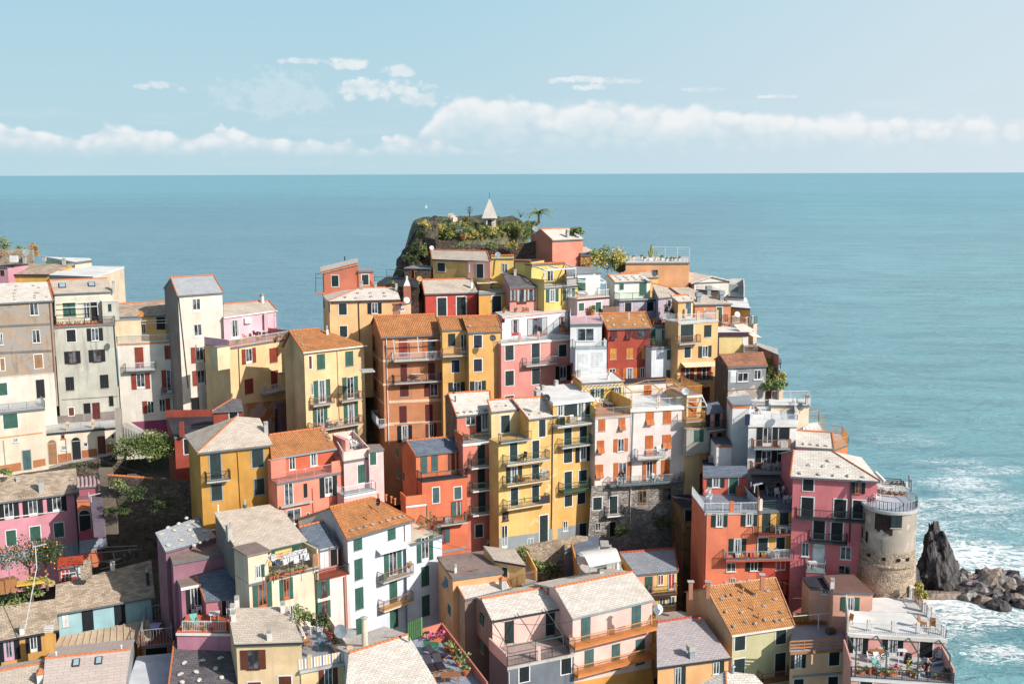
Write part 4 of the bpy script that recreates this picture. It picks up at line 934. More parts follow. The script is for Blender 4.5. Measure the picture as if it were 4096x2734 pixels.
win(285,778,348,860,'w',ft=SH['br'],fr=WH); win(676,815,760,1085,'c',fw=.12); win(275,918,340,1150,'w'); win(543,1052,612,1122,'w')
bandp([(250,1050),(362,1030),(668,990),(668,1085),(400,1165),(255,1140)],GROOF); bandp([(760,960),(812,950),(812,1080),(760,1085)],GROOF); pipe(812,-100,800,950,METD,0.05)
# deeper yellow house
S(2100,1450)
Y2=P(240,184,78,0.3,(238,198,110),0.66)
flat('house','golden yellow house under a large white flat roof, between pale yellow and cream houses',124,(290,418),(722,368),(560,205),(108,252),H=28,wall=Y2,top=WROOF,t=0.32,over=0.15,gut=WH)
C_.rp=(C_.q[0],V((0,0,1))); chim(325,240,.7); chim(185,295,.7); chim(130,320,.4,.6,CONC,'flat')
win(332,430,460,545,'r',sh='dk',cur=1); win(465,417,545,560,'c',fr=False); win(545,413,622,592,'w',cur=1); win(633,405,686,556,'c',fr=False)
bal((342,690),(745,650),1.3,METG,top=CFLOOR); C_.sh='dk'; Y2B=(C_.fa.copy(),C_.fb.copy())
win(409,686,486,858,'c'); win(568,670,645,845,'c'); bal((390,905),(720,862),1.1,METG); win(405,902,491,1035,'c'); C_.sh='bk'; win(528,882,684,1020,'o',cur=1); C_.sh='dk'
win(411,1142,488,1338,'c'); win(562,1127,644,1254,'c'); bal((403,1368),(720,1330),1.1,METG,wall=METG); win(413,1386,491,1490,'c'); win(549,1362,627,1465,'c')
S(1900,1750); win(918,870,968,968,'w',fw=.15); win(1090,898,1163,1040,'c',sh='dk'); bandp([(812,955),(1200,885),(1200,1040),(812,1085)],GROOF); win(890,985,920,1050,'d')
S(2100,1450); pipe(292,590,280,1640,METD,0.06); pipe(705,680,690,1640,METG,0.05)
# yellow penthouse + cream front
C_.sh='gn'
YP=P(238,202,92,0.2)
flat('house','yellow penthouse house with slatted white pergola and loungers on its deck, orange shutters below',131,(592,212),(1035,186),(920,98),(495,130),H=6,wall=YP,top=WROOF,t=0.15,edge='')
m=MB(); QA,QB,QC,QD=C_.q; verge(m,QA,QD); verge(m,QB,QC); m.build('ridge_tiles',RIDGE,C_.root); C_.rp=(C_.q[0],V((0,0,1))); chim(540,150,.8,.35); chim(565,150,.9,.35); chim(872,175,.6,.3,WPAR,'pot')
bars([(620,240,1025,220,0.1),(650,275,1030,250,1.5)]+[(622+i*40,240-i*2,650+i*38,275-i*2.5,0.1,1.5) for i in range(11)],0,METW,0.04,'pergola')
win(688,270,822,368,'o',cur=1); win(908,262,1000,418,'o')
slab((735,572),(1112,560),6.3,24,P(232,214,200,0.2),top=P(206,140,92,0.2),rail='bar',rmat=MET,lip=CONC); YD=(C_.fa.copy(),C_.fb.copy(),C_.fz,C_.n.copy())
railing([C_.fb-C_.n*.1,C_.fb-C_.n*6.2],'wall',1.7,YP); railing([C_.fa-C_.n*.1,C_.fa-C_.n*2.0],'wall',1.2,YP)
C_.sh='or'
win(768,591,840,711,'c',fr=False); win(978,579,1047,696,'p',fr=False); win(753,814,827,935,'p',fr=False); win(928,797,1075,920,'o'); win(731,1066,817,1197,'p',fr=False); win(928,1046,1107,1250,'o')
CWP=(C_.P.copy(),C_.u.copy(),C_.n.copy())
bandp([(697,1290),(1100,1262),(1095,2150),(640,2150)],STN,0.1,'stone_base')
# cream house with parapet
CH_=P(232,218,208,0.2)
ya=hit((1100,480)).y
flat('house','big cream house with bright orange shutters, white roof terrace and grey stone ground floors',ya-0.15,(1100,478),(1718,446),(1575,318),(1035,355),H=32,wall=CH_,top=WROOF,t=0.4,over=0.1,gut=WPAR); CHZ=C_.z; CHQ=C_.q
QA,QB,QC,QD=C_.q; railing([QA+C_.e*.3+C_.g*.15,QB+C_.g*.15-C_.e*.15],'bar',1.0,METW,None,.16); railing([QB+C_.g*.15-C_.e*.1,QC-C_.e*.1],'wall',1.3,WPAR); MB().cbox(ptz((1108,465),C_.z),.3,.3,1.2).build('pillar',WPAR,C_.root); MB().cbox(ptz((1395,440),C_.z),.35,.3,1.1).build('pillar',WPAR,C_.root)
zf=C_.z
tp=[ptz(p,zf+2.2) for p in ((1050,245),(1270,182),(1545,168),(1690,255),(1400,275),(1110,295))]
m=MB()
for a,b in ((0,1),(1,2),(2,3),(3,4),(4,5),(5,0),(1,4)): m.bar(tp[a],tp[b],.035)
for i in (0,3,4,5): m.bar(tp[i],V((tp[i].x,tp[i].y,zf)),.035)
m.build('clothes_frame',METO,C_.root)
win(1262,516,1345,643,'p',fr=False); win(1445,501,1527,632,'c',fr=False); win(1258,762,1338,980,'p',fr=False); win(1436,754,1525,888,'p',fr=False)
bal((1180,1020),(1464,992),1.0,METW,top=CFLOOR); OB1=(C_.fa.copy(),C_.fb.copy())
win(1230,1032,1370,1230,'o'); win(1423,1016,1511,1190,'c',fr=False); bal((890,1303),(1658,1240),1.0,MET,wall=solid('slab_slate',(96,116,122))); OB2=(C_.fa.copy(),C_.fb.copy())
win(1692,1040,1740,1088,'w',ft=SH['or']); bandp([(1100,1262),(1660,1228),(1680,2150),(1095,2150)],STN,0.1,'stone_base')
sv=C_.P.copy(); C_.P=C_.P+C_.n*0.11; C_.sh='dk'
win(1190,1337,1268,1463,'w',ft=SH['wd'],fw=.1); win(1437,1310,1527,1434,'w',ft=SH['wd']); pipe(1110,1290,1098,1568,WPAR); SVB=(C_.P.copy(),C_.u.copy(),C_.n.copy()); C_.P=CWP[0]+CWP[2]*.11; C_.u=CWP[1]; C_.n=CWP[2]; S(1900,1750)
win(1235,625,1325,745,'c'); win(1408,612,1486,805,'c'); bal((1385,835),(1560,828),.9,METD,wall=WPAR); win(1257,888,1313,965,'w',ft=CONC); win(1408,880,1470,1020,'d'); C_.P,C_.u,C_.n=SVB; pipe(1630,505,1625,900,WPAR)
C_.P=sv; S(2100,1450); pipe(1135,490,1107,1290,MET,.05)
flat('house','plain cream roof-top room with an orange shutter on the big cream house terrace',ya+7.5,(1035,216),(1552,190),dep=3,H=4,wall=P(236,226,210,0.15),top=DROOF,t=.1); win(1245,234,1322,335,'c',sh='or',fr=False)
# narrow yellow / grey house right of it
flat('house','narrow yellow and grey house squeezed beside the big cream house, with a railed wooden balcony',127,(1690,342),(1853,332),dep=6,H=22,wall=P(240,210,140,0.3),top=P(170,150,156),t=.25,gut=WPAR); QA,QB,QC,QD=C_.q; railing([QD,QA,QB,QC],'bar',1.1,METO); C_.sh='or'
win(1713,380,1791,556,'c',fr=False); bars([(1700,410,1885,402,0,1),(1700,465,1900,458,0,1.2),(1845,340,1900,450,0,1.2),(1900,450,1898,530,1.2)],0,METW,.05,'awning_frame')
bal((1685,628),(1888,618),1.0,METO,top=P(190,130,90)); slab((1690,700),(1935,662),1.0,2.9,P(170,166,158,0.4),top=SLB,setf=False,name='bay'); sv=C_.P.copy(); C_.P=C_.P+C_.n*1.0; C_.sh='gn'; win(1770,705,1866,825,'c',fr=False); C_.P=sv
bal((1685,968),(1778,960),1.0,METW)
# pink cottage and slate roof
S(2700,1350); C_.sh='bk'
PKC=P(228,150,148,0.25)
house('house','pink cottage with dark slate roof in the shaded gap left of the white tower',127,(325,787),(515,765),(450,665),(330,690),p=16,H=16,wall=PKC,roof=SLS,edge='',over=0.1); win(320,800,364,930,'c',fr=False); win(415,787,464,930,'c',fr=False); bal((355,985),(535,965),.9,METD); win(345,1005,388,1130,'c',fr=False); win(440,995,487,1030,'c',fr=False); win(335,1228,380,1270,'c',fr=False)
# ================================================================ white tower house
WT=P(228,226,226,0.2); C_.sh='bk'
TRIM=P(222,110,64,0.2)
flat('house','slim white stair tower with a grey-green lid roof and orange rim, right of the centre',124,(600,698),(806,690),(786,598),(538,618),H=22,wall=WT,top=GROOF,t=.12,gut=GUT); band(602,715,783,715,.28,TRIM,.03)
left(); band(548,650,600,725,.28,TRIM,.03)
flat('house','white house with walled roof terrace and orange-purple rim, two balconies below',121,(765,908),(1279,908),(1245,748),(790,748),H=24,wall=WT,top=WROOF,t=.2,gut=WH); WTZ=C_.z; WTQ=C_.q
QA,QB,QC,QD=C_.q; railing([QD,QA,QB,QC],'wall',.55,WT); railing([QD+Z*.55,QA+Z*.55,QB+Z*.55,QC+Z*.55,QD+Z*.55],'wire',.6,METW)
for x,y in ((795,905),(1025,905),(1262,900),(1243,745),(993,750)): MB().cbox(ptz((x,y),C_.z),.34,.34,1.25).build('pillar',WT,C_.root)
band(765,908,1278,908,.18,PUR,.04); band(766,928,1276,926,.2,TRIM,.03)
win(860,935,1072,1130,'o'); win(1092,938,1196,1060,'c',fr=False); bal((825,1172),(1212,1165),1.1,METR,wall=GROOF); WB1=(C_.fa.copy(),C_.fb.copy())
win(845,1177,1062,1365,'o'); win(1076,1175,1182,1295,'c',fr=False); bal((810,1408),(1204,1400),1.1,METR,wall=GROOF); WB2=(C_.fa.copy(),C_.fb.copy())
m=MB(); q=[hit((795,1432),.1),hit((1165,1430),.1),hit((1205,1512),2.4),hit((832,1520),2.4)]; m.hexa([x-Z*.06 for x in q],q); m.build('cane_awning',slate('cane',(130,128,134),(100,100,108),(60,58,64),.09,3.0,.2),C_.root)
S(2700,1800); win(860,342,936,412,'d'); win(1060,340,1148,372,'d')
S(2700,1350)
flat('house','low white annex with a dark lid roof and orange stripe left of the white house',123,(430,1115),(600,1112),(540,1030),(368,1040),H=12,wall=WT,top=P(90,100,104),t=.1); band(450,1125,596,1125,.25,TRIM,.03)
flat('house','small dark flat roof with a grey chimney beside the white annex',123.5,(290,1332),(455,1332),(400,1262),(285,1272),H=9,wall=P(180,60,60),top=DROOF,t=.1); C_.rp=(C_.q[0],Z); chim(375,1300,.7,.5,GROOF,'flat')
# cream seafront terraces behind
flat('house','cream house with a railed roof terrace directly behind the white walled terrace',128,(1000,702),(1408,702),(1400,640),(1010,640),H=20,wall=P(240,222,190,0.2),top=WROOF,t=.2); QA,QB,QC,QD=C_.q; railing([QD,QC,QB],'bar',1.0,METW); C_.rp=(C_.q[0],Z); chim(1388,690,1.1,.5,WPAR); MB().cbox(QD+V((1,-.3,0)),.5,.4,1.2).build('pillar',P(240,214,180),C_.root)
flat('house','orange seaside stair block with slanted railings behind the pink roofs',122,(1655,1170),(1808,1112),(1750,1010),(1650,1000),H=12,wall=P(226,110,50,0.2),top=P(225,190,170),t=.15); QA,QB,QC,QD=C_.q; railing([QA,QB,QC,QD],'bar',1.0,METO); 
flat('house','pale terrace with an orange safety rail and deck sunshade at the cliff above the sea',126,(1340,965),(1560,985),(1500,880),(1345,900),H=10,wall=P(236,216,180),top=WROOF); QA,QB,QC,QD=C_.q; railing([QB,QC,QD],'wire',1.4,METO)
# pink upper with pale slate
PNK=P(222,126,132,0.25)
house('house','pink upper storey block under a pale stone-weighted slate roof right of the white house',119.5,(1262,1136),(1662,1160),(1638,992),(1264,968),p=16,H=9,wall=PNK,roof=SLP,edge='TR',over=.1)
for x,y in ((1350,1112),(1430,1117),(1503,1125),(1592,1130)): STONES.append((onroof((x,y)),.4,'the pale roof of the small pink block'))
S(2700,1800)
house('house','tall raspberry-pink house with a wide white slate hip roof beside the round tower',111,(1205,270),(2148,322),(1643,10),(1240,-5),p=22,H=21,wall=P(228,118,128,0.3),roof=SLP,hipR=(1948,71),over=.3,edge='LR',gut=GUT)
for x,y in ((1310,243),(1505,255),(1665,265),(1812,270),(1975,283),(1405,157),(1557,168),(1720,175),(1607,115)): STONES.append((onroof((x,y)),.42,'the wide white hip roof of the raspberry-pink house'))
C_.sh='bk'; win(1342,288,1447,423,'c'); win(1848,320,1985,453,'o',ft=SH['or']); 
for q in ((1327,488,1443,690),(1668,510,1784,705),(1864,520,1982,712)): win(*q,'c',fw=.12)
bal((1268,722),(1985,760),.9,METD,wall=METD)
for q in ((1450,733,1562,930),(1637,748,1748,945)): win(*q,'c',fw=.12)
bal((1402,972),(1798,992),.95,METD,wall=METD); win(1327,960,1400,1110,'w',fw=.1); win(1442,1015,1560,1195,'a',sh='wh'); win(1730,998,1838,1143,'w',fw=.1); win(1708,1195,1842,1300,'w',ft=CONC)
slab((1370,1272),(1572,1276),1.8,3,P(170,90,100),top=GROOF,rail='bar',rmat=MET,setf=False,name='porch'); PORCH=(C_.fa.copy(),C_.fb.copy()); pipe(1845,318,1825,960,METD,.07)
# coral-orange house with terrace (left) 
C_.sh='gn'
house('house','orange-red house with a shaded slate roof and a big grey-tiled terrace, below the white annex',118,(292,270),(765,262),(745,160),(290,160),p=16,H=5,wall=P(218,88,80,0.2),roof=SLS,edge='',over=.1)
C_.sh='dk'; win(340,277,516,384,'o',cur=1); win(568,273,655,450,'c',sh='gn'); 
slab((312,655),(876,642),6.4,26,P(236,114,82,0.45,(190,150,144),0.66),top=P(140,144,158,0.2),rail='bar',rmat=METW,lip=CONC); CR1=(C_.fa.copy(),C_.fb.copy(),C_.fz,C_.n.copy())
MB().cbox(C_.fa.lerp(C_.fb,.5)+C_.n*-.12,.4,.3,1.1).build('pillar',OR_,C_.root)
win(384,662,546,795,'o',cur=1); win(695,652,860,785,'o',cur=1); win(567,922,740,1080,'o',cur=1)
bal((532,1170),(1242,1136),1.0,MET,wall=P(200,80,70)); CR2=(C_.fa.copy(),C_.fb.copy())
win(538,1172,634,1264,'w'); win(740,1160,912,1255,'o'); win(576,1330,630,1400,'w'); pipe(335,660,318,1400,CO,.07)
yy=hit((880,630)).y
flat('house','narrow amber-yellow house front beside the orange-red house, with balconies and a dining terrace',yy-.1,(878,632),(1288,612),(1205,410),(860,440),H=24,wall=P(232,164,66,0.25),top=P(120,124,138,0.2),t=.25,gut=GUT); QA,QB,QC,QD=C_.q; AMB=C_.q; railing([QA+C_.g*.15,QB+C_.g*.15],'wire',1.0,METG); railing([QD,QA],'wall',1.2,P(222,140,80)); MB().cbox(QB+C_.g*.2-C_.e*.25,.4,.4,1.4).build('pillar',WPAR,C_.root); MB().cbox(QA+C_.g*.2+C_.e*.2,.4,.4,1.2).build('pillar',WPAR,C_.root)
win(915,657,994,850,'c',fr=False); win(1098,649,1182,770,'c',fr=False); bal((868,908),(1268,880),1.1,METD,wall=P(150,60,60)); AB1=(C_.fa.copy(),C_.fb.copy())
win(872,917,966,1060,'c'); win(1060,910,1143,1052,'c'); bal((1010,1150),(1242,1136),1.0,METW,wall=P(200,80,70)); 
bandp([(870,1158),(1235,1138),(1225,1800),(860,1800)],P(214,72,62,0.25)); win(1054,1152,1152,1244,'w',ft=WH); win(1062,1360,1170,1545,'w',fr=WH,ft=DARK)
# shaded wall blocks in the alley left of it
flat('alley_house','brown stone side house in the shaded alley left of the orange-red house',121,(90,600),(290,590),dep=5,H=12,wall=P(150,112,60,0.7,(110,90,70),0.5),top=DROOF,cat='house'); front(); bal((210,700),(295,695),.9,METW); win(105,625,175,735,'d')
# ================================================================ white house with green shutters and its neighbours
S(1200,1950); C_.sh='gn'
WW=P(216,224,238,0.2)
house('house','big white corner house with green shutters, ornate balconies and an orange tiled roof',106,(490,537),(1198,332),(762,100),(312,203),p=22,H=20,wall=WW,roof=TO,hipR='auto',over=.3,edge='TLR',gut=GUT,lw=P(224,216,212,0.4))
for x,y in ((540,450),(612,430),(685,408),(760,385),(850,365),(918,345),(985,322),(1040,310),(1080,298)): STONES.append((onroof((x,y)),.42,'the orange roof of the big white corner house'))
ventp(705,338,.5); 
for x,y in ((820,135),(900,140),(955,160),(993,180)): ventp(x,y-8,.6,RIDGE,.1)
chim(240,205,.9,.45,WPAR,'flat') if False else None
MP=(C_.P.copy(),C_.u.copy(),C_.n.copy()); WQ=C_.q
win(556,500,650,636,'c',fr=False); win(913,397,1000,528,'c',fr=False); win(565,754,657,943,'c',fr=False); win(573,1056,665,1250,'c',fr=False); win(583,1372,672,1530,'c',fr=False)
m=MB(); a=hit((795,655),.05); b=hit((1098,575),.05); m.hexa([a,b,b+C_.n*.75-Z*.3,a+C_.n*.75-Z*.3],[a+Z*.15,b+Z*.15,b+C_.n*.75-Z*.15,a+C_.n*.75-Z*.15]); m.build('awning',WH,C_.root)
win(875,640,1062,905,'o'); bal((872,1008),(1190,905),1.0,METR); WV1=(C_.fa.copy(),C_.fb.copy()); win(932,985,1018,1210,'c',fr=False); bal((882,1305),(1188,1207),1.0,METR,wall=WPAR,top=P(228,176,90)); win(938,1290,1026,1440,'c',fr=False)
pipe(1092,370,1098,560,METR); pipe(1140,610,1160,1400,METR,.06)
d_=hit((1110,590),.5).y
flat('house','',d_,(1108,592),(1486,494),(1235,352),(1180,330),H=18,wall=WW,top=P(220,206,180,0.3),t=.25,over=.02,parent=1); QA,QB,QC,QD=C_.q; railing([QA+C_.e*3.6+C_.g*.1,QB+C_.g*.1,QC],'bar',.9,METG); WRT=C_.z
win(1218,532,1390,742,'o'); win(1266,830,1350,1010,'c',fr=False); win(1272,1134,1356,1322,'c',fr=False)
# middle narrow house with red balcony
PCM=P(238,218,206,0.4,(206,178,168),0.7)
house('house','narrow peeling cream house with a red-tiled balcony, left of the white corner house',105.5,(135,668),(408,606),(250,348),(-12,412),p=18,H=3.6,wall=P(196,120,120,0.3),roof=SLS,edge='T',over=.05)
win(205,645,300,820,'c',sh='wh',fr=False) ; win(315,625,390,800,'d')
slab((180,985),(518,893),2.0,18,PCM,top=P(184,72,40,0.3),rail='bar',rmat=METD)
win(180,970,312,1120,'o',ft=SH['br']); win(182,1200,320,1345,'o',ft=SH['br']); pipe(465,930,490,1560,P(200,130,120),.12); pipe(480,920,500,1560,METG,.05)
# big cream house w laundry
S(600,1950)
CL=P(232,212,178,0.6,(206,206,198),0.66)
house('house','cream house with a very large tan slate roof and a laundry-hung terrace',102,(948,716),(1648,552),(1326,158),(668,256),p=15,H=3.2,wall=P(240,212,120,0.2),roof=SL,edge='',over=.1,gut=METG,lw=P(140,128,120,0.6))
chim(828,520,1.3,.45); ventp(712,245,.6,WPAR); chim(992,205,.4,.3,METG,'pot'); ventp(838,470,1.0,METR,.04); ventp(968,735,.3,WPAR); ventp(1028,770,.7,WPAR,.09)
win(1185,668,1250,720,'d'); win(1268,660,1312,830,'c',sh='gn',fr=False); win(1482,590,1578,640,'c',fr=False); 
LW=C_.root
slab((1035,1008),(1762,858),3.0,17,CL,top=P(205,185,160,0.3),lip=GUT); LZ=C_.fz; LF=(C_.fa.copy(),C_.fb.copy(),C_.fz,C_.n.copy())
L=(LF[1]-LF[0]).length; u=C_.u
railing([LF[0]+u*L*.29-C_.n*.1,LF[1]-C_.n*.1-u*L*.09],'bar',1.0,METD); railing([LF[1]-C_.n*.1,LF[1]-C_.n*2.9],'wall',1.7,P(240,222,150,0.2)); railing([LF[1]-C_.n*.1-u*L*.09,LF[1]-C_.n*.1],'wall',1.3,SH['wd'])
m=MB(); m.box(LF[0]-C_.n*2.98,u*L*.28,C_.n*2.96,Z*2.7); o_=m.build('corner_room',CL,C_.root); m=MB(); m.box(LF[0]-C_.n*3.0-u*.2+Z*2.7,u*(L*.28+.4),C_.n*3.25,Z*.12); m.build('roof',BROOF,o_)
win(1100,815,1198,922,'r'); win(1070,1022,1278,1230,'o',ft=SH['or']); win(1350,962,1497,1150,'o',ft=SH['or']); win(1462,1228,1560,1400,'r'); pipe(1725,890,1745,1330,METG,.05)
LP=(C_.P.copy(),C_.u.copy(),C_.n.copy())
# slate roof with stones, lilac side
VI=P(146,104,118,0.5)
house('house','old lilac house with a rippled slate roof in dappled shade above the dark stepped alley',106,(160,664),(692,512),(532,292),(55,465),p=17,H=12,wall=VI,roof=SLG,edge='',over=.1)
for x,y in ((120,487),(190,418),(300,378),(382,400),(450,355),(250,448),(410,445),(572,457),(660,447),(500,355),(320,552),(458,502),(185,605),(380,320),(455,605),(530,575),(600,545)): STONES.append((onroof((x,y)),.42,'the rippled slate roof over the dark stepped alley'))
flat('house','lilac house block with a stained brown flat roof partly in shade',104.5,(235,782),(788,682),(690,560),(188,662),H=12,wall=P(158,108,124,0.5),top=BROOF,t=.2)
C_.sh='bk'
flat('house','lilac house wing with a low flat roof over the shaded back door of the terrace',102.5,(320,1042),(530,1000),(480,870),(250,885),H=12,wall=P(160,106,124,0.5),top=BROOF,t=.25,gut=WPAR); win(372,1052,550,1280,'o')
house('house','pink garden house with a dark blue slate roof above the orange-floored terrace',101.5,(572,1176),(1036,1126),(870,815),(478,918),p=17,H=8,wall=P(194,118,134,0.4),roof=SLS,edge='L',over=.1); win(748,1166,805,1385,'d'); win(815,1162,855,1300,'w')
flat('house','pink terrace house with an orange tiled deck, green recliner and grey railing',98,(272,1512),(846,1518),(860,1320),(395,1320),H=8,wall=P(192,126,146,0.4),top=P(226,96,44,0.25),t=.2,gut=WPAR); OT=C_.z; QA,QB,QC,QD=C_.q; OTQ=C_.q; railing([QA.lerp(QB,.1)+C_.g*.35,QB.lerp(QA,.08)+C_.g*.35,QB.lerp(QC,.8)-C_.e*.5],'bar',1.0,METW,None,.16)
# ================================================================ left front: pink house, teal house, garden
S(0,1450); C_.sh='bk'
PV=P(220,146,160,0.3)
house('house','rose-pink house with a long brown slate roof and white framed windows at the left edge',121,(-90,1468),(830,1350),(792,1102),(-90,1205),p=16,H=11,wall=PV,roof=SLB,edge='',over=.25,gut=GUT)
chim(435,1345,1.5,.6,CONC); chim(187,1235,.4,.4,CONC); STONES.append((onroof((752,1222)),.5,'the long brown roof of the rose-pink house')); STONES.append((onroof((765,1315)),.45,'the long brown roof of the rose-pink house')); STONES.append((onroof((215,1392)),.4,'the long brown roof of the rose-pink house'))
S(0,1950)
win(-22,165,205,312,'o'); win(232,126,455,278,'o'); win(487,90,700,236,'o'); band(0,312,670,232,.1,WPAR,.12,'sill')
C_.sh='gn'; win(60,450,175,590,'c'); win(310,410,428,545,'c'); win(562,372,672,505,'c'); bandp([(-40,690),(560,600),(820,565),(825,690),(560,720),(-40,800)],P(168,172,186,0.6)); win(585,608,692,700,'d'); pipe(782,60,830,690,METD,.07)
S(0,1450)
flat('house','pink and orange arched porch house with a ribbed metal roof and outside stairs',122,(818,1298),(1032,1285),(1025,1195),(812,1208),H=9,wall=P(170,90,110,0.3),top=P(190,160,158,0.3),t=.12)
m=MB(); QA,QB,QC,QD=C_.q
for i in range(6): m.cyl(QA.lerp(QB,i/5)+Z*.08,QD.lerp(QC,i/5)+Z*.08,.14,.14,8)
m.build('roof_ribs',P(200,170,165,0.3),C_.root)
S(0,1950); slab((805,128),(975,108),1.4,8,P(222,110,70,0.2),top=P(150,90,100),lip=P(200,120,110)); win(825,290,955,445,'a'); bandp([(825,470),(990,405),(1085,390),(1090,515),(828,555)],P(196,70,104)); bandp([(828,555),(1110,520),(1125,620),(832,690)],P(160,170,186,.5))
m=MB()
for i in range(16):
    p=pty((1000+i*2.5,100+i*18),119.5-.25*i); m.cbox(p-Z*1.5,1.2,.4,1.5)
tag(m.build('staircase',P(120,105,120)),'narrow purple-grey stairs beside the arched orange porch','staircase')
m=MB()
for i in range(26):
    p=pty((1105+i*2,-210+i*22),126-.35*i); m.cbox(p-Z*1.5,1.5,.45,1.5)
tag(m.build('staircase',P(130,118,100,.7)),'long worn stone stairs climbing beside the pink porch house','staircase')
# teal house
C_.sh='bk'
house('house','pale teal cottage with a big brown slate roof and dark shuttered doors',106.5,(570,1315),(1620,1136),(1580,752),(583,1008),p=17,H=3.1,wall=P(158,204,212,0.25),roof=SLB,edge='',over=.35,t=.12)
chim(1178,850,.9,.45,WPAR); chim(1548,1010,1.5,.3,METD,'pot')
win(850,1268,985,1478,'c',fr=False); win(1188,1210,1318,1415,'c',fr=False); win(645,1318,722,1445,'c',sh='wh',fr=False); 
S(0,2334,3.919)
house('house','low cottage with beige ribbed metal roof below the teal cottage',103,(840,1046),(2390,880),(2330,560),(948,828),p=9,H=5,wall=P(190,130,60),roof=P(206,184,148,.5),edge='',over=.1)
m=MB()
PA,PB,PC,PD=C_.q
for i in range(15): m.bar(PA.lerp(PB,i/14)+Z*.05,PD.lerp(PC,i/14)+Z*.05,.05)
m.build('roof_ribs',P(214,190,150),C_.root)
# red shed
S(0,1950)
SR=tiles('red_sheet_roof',(222,70,36),(214,60,32),(170,44,26),.14,4.0)
house('shed','small red shed with corrugated roof and white grid panels in the garden',113,(600,838),(882,792),(868,702),(592,728),p=14,H=2.6,wall=P(176,30,30,.3),roof=SR,edge='',over=.1,cat='shed')
bars([(640,870,640,980),(680,862,682,970),(722,858,724,960),(640,900,790,878),(640,935,790,912),(795,825,797,930)],.04,METW,.04,'panel_frame'); win(728,842,782,918,'c',sh='tl',fr=False); win(800,822,850,930,'c',sh='wh',fr=False)
# low left house
S(0,2334,3.919); C_.sh='bk'
house('house','low ochre cottage with brown slate roof and curtained glass door, bottom left',101,(-60,896),(925,712),(862,232),(-60,356),p=17,H=5,wall=P(212,160,70,.3),roof=SLB,edge='',over=.3,gut=METD)
chim(342,780,.9,.4,WPAR); win(-50,880,325,1160,'o',ft=P(216,160,190),cur=1); win(395,810,655,1040,'o')
p=pty((790,1040),99.5); r_=tag(MB().cbox(p-Z*2,.65,.65,3.9,.2).build('chimney_stack',P(222,168,60,.2)),'square ochre chimney stack with slotted grey cap, bottom left','chimney'); m=MB()
for i in range(3): m.cbox(p+Z*(1.95+i*.17),.75,.75,.1,.2)
m.build('chimney_cap',WPAR,r_)
# bottom left pale roofs
house('house','house with a pale grey slate roof, two skylights and an orange ridge, bottom left',90,(640,1950),(1940,1790),(2050,1025),(706,1166),p=13,H=6,wall=GROOF,roof=slate('slate_beige',(212,196,182),(200,186,172),(160,148,136),1.1,.42,.25,(180,165,150)),gab=.8,edge='T',over=.1)
skyl(1145,1190,1245,1290); skyl(1500,1155,1598,1255); ventp(882,1135,.4,METW); ventp(1905,1030,.4,METW)
house('house','house with a tan slate roof and orange ridge at the very bottom left corner',91.5,(-60,1850),(660,1750),(700,1240),(-60,1368),p=13,H=5,wall=CRM,roof=SL,gab=.6,edge='T',over=.1); chim(635,1560,1.0,.5,WPAR,'pyr'); chim(640,1480,.7,.5,TERR,'pyr')
S(450,2334,3.919)
flat('house','white-coated flat roof in broken sunlight, left of the dark slate roof',94,(170,1760),(860,1700),(932,1080),(385,1130),H=6,wall=GROOF,top=P(214,218,226,.3),t=.3)
house('house','rough dark slate roof with loose stones and a red tiled edge, bottom left of centre',92,(860,1730),(1985,1690),(1860,985),(965,890),p=14,H=5,wall=P(150,110,80),roof=SLD,edge='L',over=.1)
for x,y in ((1130,1240),(1700,1165),(1615,1330),(1305,1385),(1068,1420),(1705,1470),(1360,1510),(1410,1205),(1085,1545)): STONES.append((onroof((x,y)),.45,'the rough dark slate roof, bottom left'))
flat('house','shaded ochre house with a red-tiled drying terrace enclosed by grey railings',104,(450,980),(950,932),(825,560),(535,600),H=6,wall=P(176,112,40,.3),top=P(150,60,40,.3),t=.2,gut=GUT); DT=C_.z; DQ=C_.q; QA,QB,QC,QD=C_.q; railing([QA,QB,QC,QD,QA],'bar',1.7,MET,None,.3); C_.sh='bk'; win(515,1015,865,1090,'d')
m=MB(); 
house('house','small tiled lean-to roof of old red pantiles beside the drying terrace',104.3,(375,905),(485,885),(510,600),(435,620),p=12,H=4,wall=P(150,90,60),roof=TR,edge='',over=.05)
# ================================================================ bottom centre
S(800,2134); C_.sh='br'
BT=P(232,202,146,.25)
house('house','sand-yellow house with brown shutters and a flat-looking tan slate roof, bottom centre',93,(358,1152),(1076,1128),(915,756),(288,778),p=12,H=10,wall=BT,roof=SL,edge='',over=.15,gut=METD)
for x,y in ((388,755),(342,838),(352,905),(868,812),(726,1105)): chim(x,y,1.0,.38,WPAR)
win(420,1215,692,1405,'o',ft=SH['br']); win(822,1488,958,1620,'c',fw=.12); win(500,1550,640,1620,'c')
yy=hit((1040,1430)).y
flat('house','',yy-.3,(1040,1432),(1612,1322),(1290,818),(1030,885),H=10,wall=P(228,200,140,.3),top=P(150,156,166,.3),t=.2,over=.15,gut=CONC,parent=1); SZ=C_.z; SQ=C_.q; QA,QB,QC,QD=C_.q
def striped(a,b,h=.95):
    L=(b-a).length; n=max(1,int(L/.14)); ms={}
    cols=[METW,P(226,176,80,.1),METW,solid('grey_cloth',(120,125,140)),METW,P(226,190,110,.1)]
    for i in range(n):
        p=a.lerp(b,i/n); q=a.lerp(b,(i+1)/n); mm=ms.setdefault(i%6,MB()); nn=(b-a).cross(Z).normalized()*.03; mm.box(p,q-p,nn,Z*h)
    par=None
    for k,mm in ms.items():
        o=mm.build('striped_screen' if par is None else 'stripe',cols[k],par or C_.root); par=par or o
